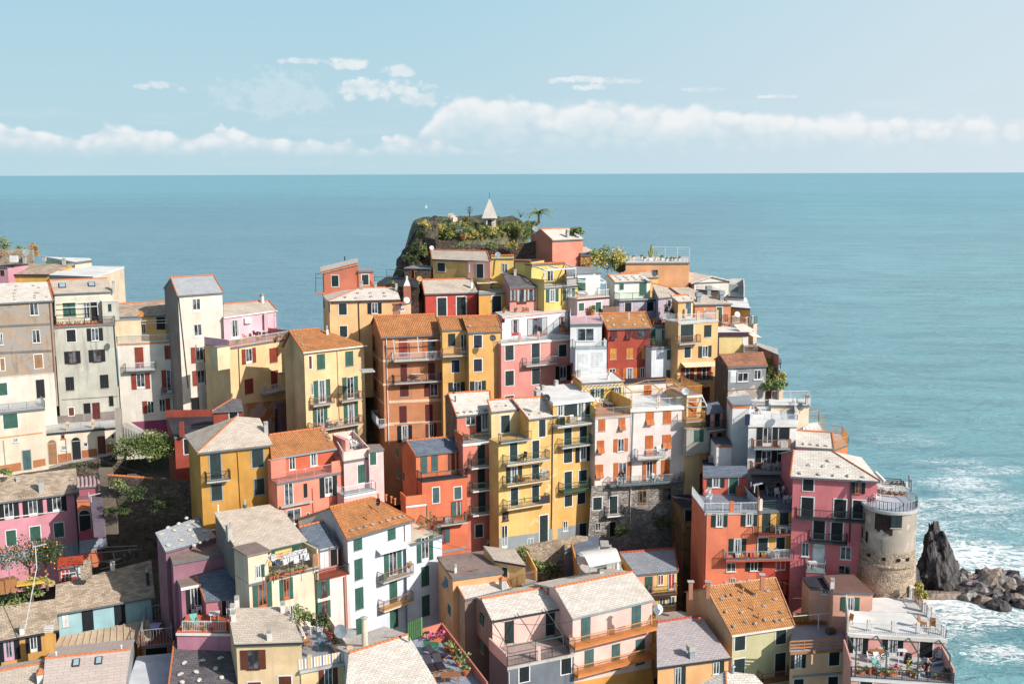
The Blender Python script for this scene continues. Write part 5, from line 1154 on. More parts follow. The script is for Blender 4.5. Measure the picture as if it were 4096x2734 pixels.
g_=C_.g*.3; striped(QA+g_,QB+g_-C_.e*.3); striped(QB+g_-C_.e*.3,QC-C_.e*.3)
MB().cbox(QB+g_-C_.e*.3,.45,.45,1.3).build('pillar',P(232,206,150),C_.root); MB().cbox(QA.lerp(QB,.2)+g_,.35,.35,1.15).build('pillar',P(232,206,150),C_.root)
win(1240,1395,1442,1620,'o',fw=.14); pipe(1512,1360,1530,1600,METG,.06)
m=MB(); m.cyl(ptz((1010,880),SZ+2.4),ptz((1100,1085),SZ+2.4),.11,None,8); m.cyl(ptz((985,850),SZ+2.6),ptz((1075,1060),SZ+2.6),.06,None,8); m.build('rolled_awning',WPAR,C_.root)
# foreground slate roof
S(1350,2334,3.919)
house('house','very large pale slate roof with an orange ridge filling the bottom centre',86,(90,2000),(1600,1620),(1112,790),(180,1085),p=13,H=7,wall=WPAR,roof=SLP,gab=.75,edge='T',over=.1)
p=ptp((425,800),C_.rp[0]-V((0,0,1.0)),C_.rp[1]); 
pc=pty((425,790),C_.q[3].y+2.0); r_=tag(MB().cyl(pc-Z*2,pc+Z*1.5,.3,.26,12).build('round_chimney',P(226,210,180,.5)),'round pale chimney pot with a stone cap in front of the white corner house','chimney'); MB().cyl(pc+Z*1.6,pc+Z*1.75,.4,.12,8).build('chimney_cap',CONC,r_); MB().cbox(pc+V((-1.4,.2,-.2)),1.2,1.0,.5).build('base',CONC,r_)
# tiled terrace bottom centre
flat('house','shaded tiled roof terrace with sun loungers, a green bench and a row of potted plants',90,(1500,1760),(2350,1690),(1640,745),(1180,880),H=4,wall=P(222,120,100,.3),top=slate('floor_tiles',(150,158,176),(170,172,184),(120,126,140),.5,.5,.2,(130,130,150)),t=.2); TZ=C_.z; TQ=C_.q; QA,QB,QC,QD=C_.q; railing([QB,QC,QD.lerp(QC,.3)],'wall',.9,P(222,120,100,.3))
# ================================================================ right front
S(1700,2134); C_.sh='gn'
flat('house','small orange side-alley house with a weathered brown flat roof and blue-grey shutters',106,(283,458),(818,384),(612,172),(124,236),H=13,wall=P(232,164,112,.3),top=BROOF,t=.25,over=.1); C_.rp=(C_.q[0],Z); chim(318,405,.9,.25,WPAR); left(); win(208,425,245,570,'p',sh='bl'); win(240,712,275,870,'c'); 
house('house','tan-walled house with pale slate roof and small brick-topped chimney before the brown flat roof',104,(412,680),(900,560),(812,398),(292,464),p=10,H=13,wall=P(150,124,112,.5),roof=SLP,edge='LR',over=.1,gab=0,lw=P(178,156,124,.6)); chim(812,570,1.0,.55,CONC,'pyr')
C_.sh='dk'
house('house','little yellow house with a lopsided tan slate roof behind the brown flat roof',109.5,(722,272),(1057,328),(942,164),(610,122),p=14,H=7,wall=P(236,194,112,.2),roof=SL,edge='',gut=PUR,over=.12); win(808,345,862,450,'c')
flat('house','small yellow walled terrace with an iron gate beside the little yellow house',108,(1008,528),(1165,490),(1065,295),(1010,330),H=4,wall=P(240,204,90,.2),top=CFLOOR,t=.15); QA,QB,QC,QD=C_.q; railing([QA,QB],'bar',1.1,METR); railing([QB,QC],'wall',1.3,P(240,204,90,.2)); 
PF=P(238,200,184,.15)
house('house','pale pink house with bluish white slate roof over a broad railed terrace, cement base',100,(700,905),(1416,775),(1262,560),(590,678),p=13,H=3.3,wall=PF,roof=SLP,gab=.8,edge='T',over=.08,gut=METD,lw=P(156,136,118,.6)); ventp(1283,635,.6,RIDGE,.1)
C_.sh='dk'; PFX=C_.root
win(832,918,930,1130,'c',fr=False); win(1262,835,1356,1045,'c',fr=False)
pA=C_.D.copy(); lft=(C_.D.copy(),C_.A.copy())
slab((862,1398),(1560,1252),4.3,12,P(112,118,128,.5),top=P(180,160,150,.4),rail='bar',rmat=METD,lip=CONC); FT=(C_.fa.copy(),C_.fb.copy(),C_.fz,C_.n.copy())
railing([C_.fa-C_.n*.1,C_.fa-C_.n*4.2],'wall',1.15,PF); MB().cbox(C_.fa.lerp(C_.fb,.47)-C_.n*.15,.4,.3,1.3).build('pillar',PF,C_.root); MB().cbox(C_.fb-C_.n*.15-C_.u*.2,.4,.3,1.5).build('pillar',PF,C_.root)
m=MB(); f0=C_.fa-C_.n*.1; u=C_.u; n_=C_.n; 
for s_ in (.05,2.9,5.8): 
    p=f0+u*s_; m.bar(p,p+Z*1.9,.03); m.bar(p+Z*1.9,p-n_*2+Z*2.6,.03); m.bar(p-n_*2+Z*2.6,p-n_*4.1+Z*3.1,.03)
m.bar(f0+Z*1.9,f0+u*5.8+Z*1.9,.03); m.build('awning_frame',METG,C_.root)
C_.sh='bk'; win(985,1392,1088,1530,'c'); win(1424,1292,1526,1446,'c'); pipe(878,1440,880,1600,WPAR)
plane(*lft); C_.sh='gn'; win(574,815,614,975,'c',fr=False); win(579,1098,618,1255,'c',fr=False)
house('house','large pale pink house with an orange-ridged white slate roof and orange-floored balconies',99,(1540,880),(2396,682),(2173,395),(1356,560),p=13,H=14,wall=PF,roof=SLP,gab=.85,edge='T',over=.12,gut=GROOF); 
C_.sh='tl'
sv=C_.rp; C_.rp=C_.rb; chim(1835,405,.7,.5,CONC,'flat'); chim(1905,340,.9,.38); chim(2010,350,.8,.3,WPAR,'flat'); C_.rp=sv
win(1632,872,1728,1100,'c',fr=False); win(1668,1220,1762,1465,'c',fr=False); win(1953,1160,2036,1405,'c',fr=False)
bal((1570,1218),(2428,1022),1.1,METO,wall=P(222,120,70),top=P(222,120,60)); FB1=(C_.fa.copy(),C_.fb.copy())
bal((1600,1512),(2418,1368),1.1,METO,wall=P(222,120,70),top=P(222,120,60)); FB2=(C_.fa.copy(),C_.fb.copy())
S(2400,2134)
win(332,765,425,985,'c',fr=False); win(373,1107,464,1350,'c',fr=False); bandp([(-400,1580),(545,1400),(580,1700),(-400,1900)],P(222,140,56,.2))
# tent, orange walls behind
S(1700,2134)
flat('house','orange terrace house with a curved white tent canopy behind the pink house roofs',110,(1600,470),(2080,400),(1945,110),(1530,180),H=7,wall=P(228,146,56,.2),top=CFLOOR,t=.2); TNZ=C_.z; QA,QB,QC,QD=C_.q; railing([QA,QD],'wall',1.2,P(228,146,56,.2)); TQ2=C_.q
a=[ptz(x,TNZ+2.6) for x in ((1720,325),(2048,262),(1962,130),(1582,172))]; m=MB(); n=8
for i in range(n):
    t0,t1=i/n,(i+1)/n; f_=lambda s,t:(a[0].lerp(a[3],s)).lerp(a[1].lerp(a[2],s),t)+Z*(.55*math.sin(math.pi*s)-.2)
    for j in range(n):
        s0,s1=j/n,(j+1)/n; m.hexa([f_(s0,t0)-Z*.03,f_(s0,t1)-Z*.03,f_(s1,t1)-Z*.03,f_(s1,t0)-Z*.03],[f_(s0,t0),f_(s0,t1),f_(s1,t1),f_(s1,t0)])
r_=tag(m.build('canopy',solid('tent_cloth',(244,240,234),.9)),'curved white tent canopy on a steel frame over the orange terrace','canopy')
m=MB()
for p in a: m.bar(V((p.x,p.y,TNZ)),p-Z*.25,.04)
m.bar(a[0]-Z*.25,a[1]-Z*.25,.04); m.bar(a[0]-Z*.45,a[1]-Z*.45,.03); m.bar(a[3]-Z*.25,a[2]-Z*.25,.04); m.build('frame',MET,r_)
flat('house','orange stepped parapet wall with chimney pots behind the tent canopy',113,(1840,130),(1930,130),dep=2,H=7,wall=P(228,146,56,.2),top=CONC,t=.1)
S(1900,1750)
flat('house','blue-grey courtyard wall with an iron gate below the golden yellow house',116,(930,1200),(1300,1120),(1290,1020),(1180,1030),H=3,wall=P(140,148,164,.4),top=P(110,120,140),t=.1)
# slate house with red curtains
S(2400,2134); C_.sh='gn'
house('house','small house half pink half yellow with red-curtained windows and a red-edged grey slate roof',112,(370,420),(818,380),(782,152),(202,196),p=20,H=12,wall=P(232,204,100,.2),roof=slate('slate_mid',(150,154,162),(132,138,148),(90,92,100),.55,.28,.3,(110,112,116)),edge='TR',ridge=P(190,60,40),over=.1)
bandp([(380,425),(570,405),(575,800),(380,830)],P(236,160,130,.15),.03,'pink_front'); sv=C_.P.copy(); C_.P=C_.P+C_.n*.04; win(472,448,548,610,'c',fr=False); C_.P=sv
RC=solid('red_curtain',(190,40,36)); win(602,428,662,530,'w',fw=.14); win(712,413,780,580,'w',fw=.14)
for q in ((612,440,650,520),(722,428,768,560)): m=MB(); u0,z1=lo(hit(q[:2])); u1,z0=lo(hit(q[2:])); fbox(m,u0,u1,z0,z1,.03,.05); m.build('red_curtain',RC,C_.root)
bal((530,668),(812,636),.9,METR,wall=DROOF); win(618,668,684,748,'w',fw=.12); win(712,655,782,742,'w',fw=.12)
# slate low roof
house('house','low orange-yellow house with a wide purple-grey slate roof half in shadow, between two tall houses',97,(596,1392),(1368,1290),(1056,858),(592,925),p=12,H=8,wall=P(236,178,106,.25),roof=slate('slate_violet',(196,184,184),(178,168,170),(120,112,118),.55,.28,.3,(160,150,150)),edge='T',ridge=P(200,70,40),over=.15,gut=METD)
chim(955,1290,1.2,.5,GROOF,'box'); ventp(1037,930,.5,RIDGE,.1); C_.sh='dk'; win(782,1395,890,1640,'r'); win(1182,1338,1294,1450,'r')
flat('house','small brown concrete deck behind the orange ridge of the low slate roof',C_.q[3].y+.2,(590,921),(1056,856),(840,803),(580,825),H=5,wall=CRM,top=P(176,160,146,.4),t=.1)
# green-yellow house orange tiles
C_.sh='dk'
house('house','pale olive-yellow house with a steep light orange tiled roof strewn with white stones',100.5,(1378,1056),(2036,958),(1836,458),(1103,556),p=25,H=14,wall=P(206,202,150,.25),roof=TL,gab=.8,over=.2,edge='TLR',ridge=P(214,150,112),gut=WPAR,lw=P(224,192,140,.5))
for x,y in ((1272,680),(1465,690),(1612,640),(1828,685),(1713,755),(1882,815),(1480,822),(1312,815),(1718,900),(1828,910),(1900,900),(1520,922),(1620,938),(1390,968),(1748,598),(1315,513),(1455,500),(1550,490),(1160,540)): STONES.append((onroof((x,y)),.42,'the light orange tiled roof of the olive-yellow house'))
for x,y in ((1495,610),(1605,790)): ventp(x,y+15,.5,P(220,150,110))
ventp(1658,885,.5)
skyl(1305,640,1328,660); skyl(1358,632,1382,652)
for x,y in ((948,548),(1128,545),(1695,470)):
    b=ptp((x,y),*C_.rb); c_=MB().cbox(b-Z*1.2,.36,.36,1.6).build('chimney',P(190,120,90),C_.roof); MB().cbox(b+Z*.45,.6,.5,.07).build('chimney_cap',CONC,c_)
win(1412,1047,1514,1203,'c'); win(1842,985,1940,1138,'c'); win(1402,1312,1506,1460,'c'); win(1832,1250,1932,1482,'c'); bal((1700,1590),(2012,1510),1.0,METR,top=P(150,90,60))
house('house','white slate hip roof with orange edging and metal vent at the bottom edge',90,(1330,1780),(1900,1760),(1612,1465),(1312,1430),p=19,H=3,wall=WPAR,roof=SLP,hipL=(985,1600),edge='L',over=.1); ventp(1385,1450,.6,MET,.16)
# yellow-peach house with tarp terrace
S(2850,1950,2.0); C_.sh='bk'
PE_=P(242,200,146,.2)
flat('house','peach-yellow house with a wooden-railed terrace, reed screen and green tarpaulin',98.5,(620,1308),(1085,1280),(1010,1062),(640,1078),H=11,wall=PE_,top=P(180,174,178,.4),t=.25,gut=P(176,120,80)); PEZ=C_.z; PEQ=C_.q; QA,QB,QC,QD=C_.q
m=MB()
for z_ in (.3,.6,.95): m.bar(QA+C_.g*.1+Z*z_,QB+C_.g*.1+Z*z_,.05)
for i in range(5): p=QA.lerp(QB,i/4)+C_.g*.1; m.bar(p,p+Z*.95,.03)
m.build('railing',P(206,120,60),C_.root); m=MB(); m.box(QD+V((0,-.1,0)),QC-QD,V((0,.15,0)),Z*1.0); m.build('reed_screen',P(186,140,50,.4),C_.root)
win(626,1322,742,1434,'o',cur=1); win(935,1298,1012,1414,'c'); win(926,1510,1000,1600,'c'); win(652,1530,725,1620,'c'); band(640,1500,1050,1468,.2,GROOF,.08)
# dark-roofed low pair
S(3200,2134); C_.sh='gn'
ST_=P(238,176,140,.35,(150,126,104),.72)
flat('house','low apricot house with a dark felt roof and stained left wall, below the tower',105,(103,562),(345,576),(245,425),(18,455),H=6,wall=ST_,top=DROOF,t=.15,gut=GUT); win(230,584,298,630,'w')
flat('house','low apricot house with half brown half black flat roof and white double window',103,(345,598),(768,614),(560,420),(240,430),H=6,wall=P(242,182,150,.25),top=P(128,96,82,.4),t=.15,gut=GUT); win(433,656,617,802,'o',cur=1); skyl(570,487,625,503) if False else None; C_.rp=(C_.q[0],Z); chim(335,565,1.0,.38,WPAR)
flat('house','white upper roof deck with stone parapet at the foot of the round tower',102.5,(728,806),(1312,828),(1165,652),(735,668),H=5,wall=P(236,226,216,.3),top=WROOF,t=.25); QA,QB,QC,QD=C_.q; railing([QB,QC],'bar',1.0,METR)
for x,y in ((1295,812),(1157,660)): MB().cbox(ptz((x,y),C_.z),.4,.4,1.2).build('pillar',WPAR,C_.root)
PKR=P(242,180,164,.2)
flat('house','pink seaside house with a white sun deck above a furnished dining terrace',97,(498,1034),(1538,1098),(1318,832),(478,800),H=3.6,wall=PKR,top=WROOF,t=.3,gut=WPAR); BRZ=C_.z; QA,QB,QC,QD=C_.q; BRQ=C_.q; railing([QA+C_.g*.15,QB+C_.g*.15-C_.e*.1,QC-C_.e*.1],'bar',.95,METW,None,.16); railing([QA,QD],'wall',1.6,P(226,216,206,.3))
for x,y in ((716,1010),(970,1022),(1228,1040),(1492,1058)): MB().cbox(ptz((x,y),C_.z),.3,.3,1.05).build('pillar',WPAR,C_.root)
MB().cbox(ptz((1345,865),C_.z),.4,.4,1.2).build('pillar',WPAR,C_.root); MB().cbox(ptz((1385,870),C_.z),.3,.3,1.1).build('pillar',WPAR,C_.root)
C_.sh='bk'; win(505,1050,706,1265,'o',cur=1); win(865,1075,1072,1284,'o',cur=1); win(1257,1102,1378,1315,'c',fw=.12)
poleA=[hit((x,y),.05) for x,y in ((505,1065),(800,1062),(1138,1085),(1452,1108))]
slab((535,1505),(1608,1562),5.2,12,PKR,top=P(196,194,196,.3),rail='bar',rmat=METD,lip=WPAR); BR=(C_.fa.copy(),C_.fb.copy(),C_.fz,C_.n.copy(),C_.u.copy())
railing([C_.fa-C_.n*.1,C_.fa-C_.n*5.1],'wall',1.3,PKR); railing([C_.fb-C_.n*.1,C_.fb-C_.n*5.1],'wall',1.3,PKR)
m=MB()
for i,(x,pz) in enumerate(zip((575,893,1225,1555),poleA)):
    b_=ptz((x,1490+i*12),C_.fz); m.bar(b_,b_+Z*2.3,.05); m.bar(b_+Z*2.3,pz,.05)
m.build('awning_poles',METG,C_.root)
win(632,1530,752,1650,'c'); win(995,1560,1112,1680,'c')
# ================================================================ round tower
S(3296,1700)
dT=106.0; fr_=pty((705,905),dT); rT=2.62; cT=V((pty((697,905),dT+rT).x,fr_.y+rT,0)); zT=fr_.z
def stad(r,ext,n=28,z=0,back=5.0):
    pts=[]
    for i in range(n+1):
        t=math.pi+math.pi*i/n; pts.append(V((cT.x+r*math.cos(t),cT.y+r*math.sin(t),z)))
    pts+= [V((cT.x+r,cT.y+back,z)),V((cT.x-r,cT.y+back,z))]
    return pts
def ringm(a,b):
    m=MB(); n=len(a)
    for i in range(n): j=(i+1)%n; m.poly([a[i],a[j],b[j],b[i]])
    return m
rt=root('tower_house',(cT.x,cT.y,zT-20),'round old stone tower with a curved white-railed terrace on top, above the sea rocks','tower'); C_.root=rt
TP=P(176,164,146,0.9,(200,190,172),0.58)
z1=zT-.35; zs=ptz((700,1340),0).z
zs=hit_z=pty((700,1345),dT).z; zr=pty((690,1490),dT).z; zb2=zT-17
m=ringm(stad(2.52,0,z=zs),stad(2.52,0,z=z1)); m.build('wall',TP,rt)
m=ringm(stad(2.66,0,z=zr),stad(2.57,0,z=zs)); m.poly(stad(2.57,0,z=zs)); m.build('stone_wall',STB,rt)
m=ringm(stad(3.4,0,z=zb2),stad(2.66,0,z=zr-.1)); m.build('stone_base',STB,rt)
m=MB(); q=stad(2.68,0,z=zr)[:29]
for a,b in zip(q,q[1:]): m.cyl(a,b,.16,None,8)
m.build('stone_moulding',STB,rt)
# square holes
m=MB()
for x in (530,640,775,872):
    p=pty((x,1405),dT+.1); t=math.acos(max(-1,min(1,(p.x-cT.x)/2.5))); q=V((cT.x+2.62*math.cos(-t),cT.y+2.62*math.sin(-t),p.z)); m.cbox(q-Z*.15,.34,.2,.3,-t+math.pi/2)
m.build('opening',DARK,rt)
m=MB(); A1=stad(2.70,0,z=zT-.32); A2=stad(2.76,0,z=zT-.05); m.hexa(A1,A2); m.build('deck',P(204,200,194,.5),rt)
m=MB(); m.hexa(stad(2.70,0,z=zT-.1),stad(2.70,0,z=zT)); m.build('deck_floor',P(190,196,206,.3),rt)
rr=stad(2.5,0,n=20,z=zT)[:23]; railing(rr,'bar',.9,MET,rt,.16)
plane(V((cT.x-1,cT.y-2.54,0)),V((cT.x+1,cT.y-2.54,0))); C_.sh='dk'; win(703,945,812,1070,'c',fr=False)
m=MB(); a=pty((530,925),dT-.02)
for i in range(7):
    t0=math.pi+.62+i*.12; p0=V((cT.x+2.545*math.cos(t0),cT.y+2.545*math.sin(t0),z1-.1)); p1=V((cT.x+2.545*math.cos(t0+.12),cT.y+2.545*math.sin(t0+.12),z1-.1)); dz=[2.1,2.3,2.0,2.2,2.4,2.6,1.6][i]*.8; m.poly([p0-Z*dz,p1-Z*dz,p1,p0])
m.build('bare_patch',stonem('bare_patch',(96,70,66),(70,52,50),(50,40,38),3.0),rt)
# side shutters left
plane(V((cT.x-2.46,cT.y+3,0)),V((cT.x-2.46,cT.y-.5,0)))
C_.sh='bk'; m=MB(); win(395,1052,455,1225,'o')
# terrace furniture: table, flowerpots, planks
def deck(x,y): return ptz((x,y),zT)
# back fence + pots are props below
# ================================================================ sea
def seam():
    m=bpy.data.materials.new('sea_water'); m.use_nodes=True; nt=m.node_tree; nt.nodes.clear(); gg=G(nt)
    o=gg.n('ShaderNodeOutputMaterial'); b=gg.n('ShaderNodeBsdfPrincipled'); gg.l(b.outputs[0],o.inputs[0])
    pos=gg.n('ShaderNodeTexCoord').outputs['Object']; s=gg.n('ShaderNodeSeparateXYZ'); gg.l(pos,s.inputs[0])
    rot=gg.n('ShaderNodeMapping'); rot.inputs['Rotation'].default_value=(0,0,R(12)); gg.l(pos,rot.inputs[0]); rp=rot.outputs[0]
    w1=gg.noise(gg.mapv(rp,(.24,.55,1)),1.0,6,.66,.5); w2=gg.noise(gg.mapv(rp,(.03,.085,1)),1.0,5,.6,.5); w3=gg.noise(gg.mapv(rp,(.0016,.008,1)),1.0,4,.6,.3)
    w0=gg.noise(gg.mapv(rp,(.7,1.6,1)),1.0,4,.6,.3)
    dist=s.outputs[1]
    deep=(0.085,0.245,0.30); shal=(0.12,0.36,0.38)
    # turquoise near the coast and to the right, slate blue out left
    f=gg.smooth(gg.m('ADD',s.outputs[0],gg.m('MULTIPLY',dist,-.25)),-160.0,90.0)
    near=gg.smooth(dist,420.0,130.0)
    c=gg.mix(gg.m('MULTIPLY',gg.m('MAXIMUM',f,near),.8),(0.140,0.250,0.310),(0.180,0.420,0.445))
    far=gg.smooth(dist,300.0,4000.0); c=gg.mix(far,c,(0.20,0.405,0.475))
    c=gg.mix(gg.m('MULTIPLY',gg.smooth(w3,.35,.7),.35),c,(0.080,0.165,0.215))
    c=gg.mix(gg.m('MULTIPLY',gg.smooth(w2,.4,.65),.5),c,(0.060,0.150,0.190))
    c=gg.mix(gg.m('MULTIPLY',gg.smooth(w1,.42,.60),.40),c,(0.22,0.42,0.46))
    # foam: thick around the rocks, drawn out in streaks seaward, thin flecks elsewhere
    def blob(cx,cy,rx,ry):
        a=gg.m('POWER',gg.m('DIVIDE',gg.m('SUBTRACT',s.outputs[0],cx),rx),2.0); d=gg.m('POWER',gg.m('DIVIDE',gg.m('SUBTRACT',s.outputs[1],cy),ry),2.0); return gg.smooth(gg.m('ADD',a,d),1.0,0.0)
    fb=None
    for q in FOAM:
        x=gg.m('MULTIPLY',blob(*q[:4]),q[4]); fb=x if fb is None else gg.m('MAXIMUM',fb,x)
    n_a=gg.noise(gg.mapv(rp,(.17,.30,1)),1.0,9,.68,1.2); n_b=gg.noise(gg.mapv(rp,(.9,1.3,1)),1.0,6,.7,1.5)
    rid=gg.m('SUBTRACT',1.0,gg.m('MULTIPLY',gg.m('ABSOLUTE',gg.m('SUBTRACT',gg.noise(gg.mapv(rp,(.30,.55,1)),1.0,7,.62,2.2),.5)),7.0))
    tex=gg.m('ADD',gg.m('MULTIPLY',rid,.55),gg.m('ADD',gg.m('MULTIPLY',n_a,.6),gg.m('MULTIPLY',n_b,.35)))
    foam=gg.smooth(gg.m('ADD',tex,gg.m('MULTIPLY',fb,.72)),1.22,1.60)
    foam=gg.m('MULTIPLY',foam,gg.smooth(fb,.02,.25))
    fl=gg.m('MULTIPLY',gg.smooth(gg.noise(gg.mapv(rp,(.22,.9,1)),1.0,8,.75,.6),.70,.745),gg.m('MULTIPLY',gg.smooth(w2,.48,.62),.8))
    foam=gg.m('MAXIMUM',foam,fl)
    c=gg.mix(foam,c,(0.80,0.83,0.83)); setc(gg,b,c)
    b.inputs['Specular IOR Level'].default_value=.30
    rgh=gg.m('ADD',gg.m('MULTIPLY',gg.smooth(dist,200.0,3000.0),.20),.28); gg.l(gg.m('MAXIMUM',rgh,gg.m('MULTIPLY',foam,.8)),b.inputs['Roughness'])
    st=gg.m('MULTIPLY',gg.smooth(dist,5000.0,100.0),1.0)
    x=gg.n('ShaderNodeBump'); x.inputs['Distance'].default_value=.9; gg.l(st,x.inputs['Strength'])
    gg.l(gg.m('ADD',gg.m('MULTIPLY',w2,1.6),gg.m('ADD',gg.m('MULTIPLY',w1,.9),gg.m('MULTIPLY',w0,.28))),x.inputs['Height']); gg.l(x.outputs[0],b.inputs['Normal'])
    return m
S(3200,2134)
def sp_(x,y): return ptz((x,y),0.0)
FO=[((1800,250),16,13,1.0),((1950,420),16,9,.95),((1300,280),7,9,.8),((1650,120),16,13,.62),((1600,720),13,8,1.0),((1500,900),9,11,.75),((1900,850),13,7,.9),((1700,1000),8,9,.55),((2050,1250),9,5,.75),((1850,1150),10,6,.4),((1700,1400),5,10,.35)]
FOAM=[(sp_(*a).x,sp_(*a).y,b,c,d) for a,b,c,d in FO]
S(3296,1700)
FO=[((1000,1000),9,26,.72),((1500,830),17,9,.76),((1450,610),12,10,.76),((1700,470),18,6,.66),((1700,740),14,7,.68),((1750,1020),20,9,.6),((820,140),16,13,.55),((1100,880),14,9,.62),((1300,380),14,6,.6),((1550,1150),26,14,.5)]
FOAM+=[(sp_(*a).x,sp_(*a).y,b,c,d) for a,b,c,d in FO]
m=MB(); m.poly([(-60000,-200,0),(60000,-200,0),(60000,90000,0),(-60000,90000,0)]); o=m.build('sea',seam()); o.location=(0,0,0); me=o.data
for v,c in zip(me.vertices,((-60000,-200,0),(60000,-200,0),(60000,90000,0),(-60000,90000,0))): v.co=c
tag(o,kind='structure')
# ================================================================ terrain
EXTRA=[]
for k in range(26):
    y=74+k*5.0; xe=41.5 if y<150 else 41.5-(y-150)*.35
    EXTRA+= [(xe,y,-6),(xe+5,y,-6),(xe+12,y,-6)]
for x in range(-95,45,7): EXTRA+= [(x,188-max(0,-x-30)*.1,-5),(x,196,-6)]
for x in range(-90,45,15): EXTRA.append((x,70,4))
GP=[q for q in GROUND]+EXTRA
def hgt(x,y):
    sw=0; sh_=0
    for gx,gy,gz in GP:
        d2=(x-gx)**2+(y-gy)**2+3.0; w_=1/d2**1.7; sw+=w_; sh_+=w_*gz
    return sh_/sw
nx,ny=110,96; x0,x1,y0,y1=-95,75,72,212
m=MB(); vs_=[]
for j in range(ny):
    for i in range(nx):
        x=x0+(x1-x0)*i/(nx-1); y=y0+(y1-y0)*j/(ny-1); z_=hgt(x,y)-5.0; z_+=noise.fractal(V((x,y,3))*.25,1.0,2.0,4)*.5
        vs_.append(V((x,y,z_)))
m.v=vs_; m.f=[(j*nx+i,j*nx+i+1,(j+1)*nx+i+1,(j+1)*nx+i) for j in range(ny-1) for i in range(nx-1)]
def grm():
    def fn(gg,b):
        o=objc(gg); n_=gg.noise(o,.35,5,.6); n2_=gg.noise(o,1.6,5,.65)
        x=gg.mix(gg.smooth(n_,.4,.65),base_col((112,100,84)),base_col((78,84,52))); x=gg.mix(gg.smooth(n2_,.45,.7),x,base_col((60,56,50)))
        setc(gg,b,x); bump(gg,b,n2_,.9,.25)
    return mat('hillside_rock_and_scrub',fn)
GR=grm()
tag(m.build('hillside',GR,None,True),kind='structure')
# ================================================================ rocks
def rockm(key,c1,c2):
    def fn(gg,b):
        o=objc(gg); n_=gg.noise(gg.mapv(o,(1,1,.35)),1.1,7,.68,.5); x=gg.mix(gg.smooth(n_,.38,.62),base_col(c1),base_col(c2)); setc(gg,b,x); bump(gg,b,n_,1.0,.35); b.inputs['Roughness'].default_value=.6; b.inputs['Specular IOR Level'].default_value=.4
    return mat(key,fn)
RKD=rockm('dark_wet_rock',(34,33,37),(96,90,90)); RKG=rockm('grey_boulder',(92,92,95),(164,158,152)); RKB=rockm('brown_boulder',(104,92,80),(166,150,132)); RKP=rockm('purple_boulder',(120,96,108),(176,150,156))
import bmesh
def rock(name,c,r,sc_,m,seed,label=None,cat=None,group=None,sub=3,amp=.45,rot=0,taper=0,lean=(0,0)):
    bm=bmesh.new(); bmesh.ops.create_icosphere(bm,subdivisions=sub,radius=1); of=V((seed*3.1,seed*7.7,seed*1.3))
    for v in bm.verts:
        p=v.co.copy(); k=1+amp*(noise.fractal(p*1.3+of,.9,2.1,5)); q=noise.cell(p*1.6+of)*.16
        p=p*(k+q); t=(p.z+1)/2; f_=1-taper*max(0,min(1,t)); p.x*=f_; p.y*=f_; p.x+=lean[0]*max(0,p.z)**1.3; p.y+=lean[1]*p.z
        v.co=V((p.x*sc_[0]*r,p.y*sc_[1]*r,p.z*sc_[2]*r))
    me=bpy.data.meshes.new(name); bm.to_mesh(me); bm.free(); me.materials.append(m)
    for pl in me.polygons: pl.use_smooth=False if sub<3 else True
    o=bpy.data.objects.new(name,me); scn.collection.objects.link(o); o.location=c; o.rotation_euler=(0,0,rot)
    return tag(o,label,cat,group)
S(3200,2134)
b=ptz((1450,640),0.0); pk_=pty((1440,10),b.y+1)
hh=pk_.z
rock('sea_stack',b+V((1.0,3.0,hh*.30)),1.0,(3.7,3.4,hh*.72),RKD,2.4,'tall pointed black sea stack rising from the surf beside the round tower','rock',sub=6,amp=.38,taper=.62,lean=(-.22,0))
rock('shore_rock',b+V((-6.8,2.8,2.2)),1.0,(4.6,3.6,6.4),RKD,5.1,'low dark wet rock between the round tower and the sea stack','rock',sub=5,amp=.55,taper=.4)
rock('shore_rock',b+V((-4.5,6.5,1.0)),1.0,(5.0,3.0,5.0),RKD,8.3,'dark rock shoulder behind the gap left of the sea stack','rock',sub=5,amp=.55,taper=.4)
rock('rock_ledge',ptz((1430,668),0)+V((0,0.6,0)),1.0,(6.4,1.2,.55),RKB,6.1,'flat brown rock ledge at the foot of the black sea stack','rock',sub=4,amp=.2)
q=random.Random(5); BL=[((1680,540),1.35,RKG),((1725,490),1.1,RKB),((1795,590),1.25,RKP),((1765,680),1.25,RKG),((1880,630),1.6,RKG),((1915,725),1.2,RKB),((1985,640),1.5,RKD),((1990,530),2.1,RKB),((2060,610),1.2,RKB),((1900,560),1.2,RKD),((1880,470),.9,RKD),((2000,460),.8,RKB),((2070,470),1.1,RKD),((2050,770),1.3,RKD),((1760,620),.9,RKD),((1660,610),1.0,RKD),((1700,450),.8,RKD),((1820,520),.9,RKB),((1840,500),.8,RKD),((2130,560),1.6,RKG),((2200,600),1.5,RKB),((2150,700),1.4,RKD),((2220,500),1.3,RKD),((2280,560),1.6,RKG),((2330,640),1.4,RKD),((2250,700),1.2,RKB),((2320,760),1.2,RKD),((2150,470),1.0,RKG),((2130,790),1.1,RKD),((1950,600),.9,RKG),((2080,690),1.1,RKG),((1820,660),.8,RKD)]
kinds={RKG:'pale grey',RKB:'brown',RKP:'purplish',RKD:'dark wet'}
OW=['leftmost','second','third','fourth','fifth','sixth','seventh','eighth','ninth','tenth','eleventh','twelfth','thirteenth','fourteenth','fifteenth','sixteenth']
BN_={}
for kk in kinds:
    for j_,i_ in enumerate(sorted([i for i,b3 in enumerate(BL) if b3[2] is kk],key=lambda i:BL[i][0][0])): BN_[i_]='%s %s boulder%s in the breakwater beside the sea stack'%(OW[j_],kinds[kk],'' if j_==0 else ' from the left')
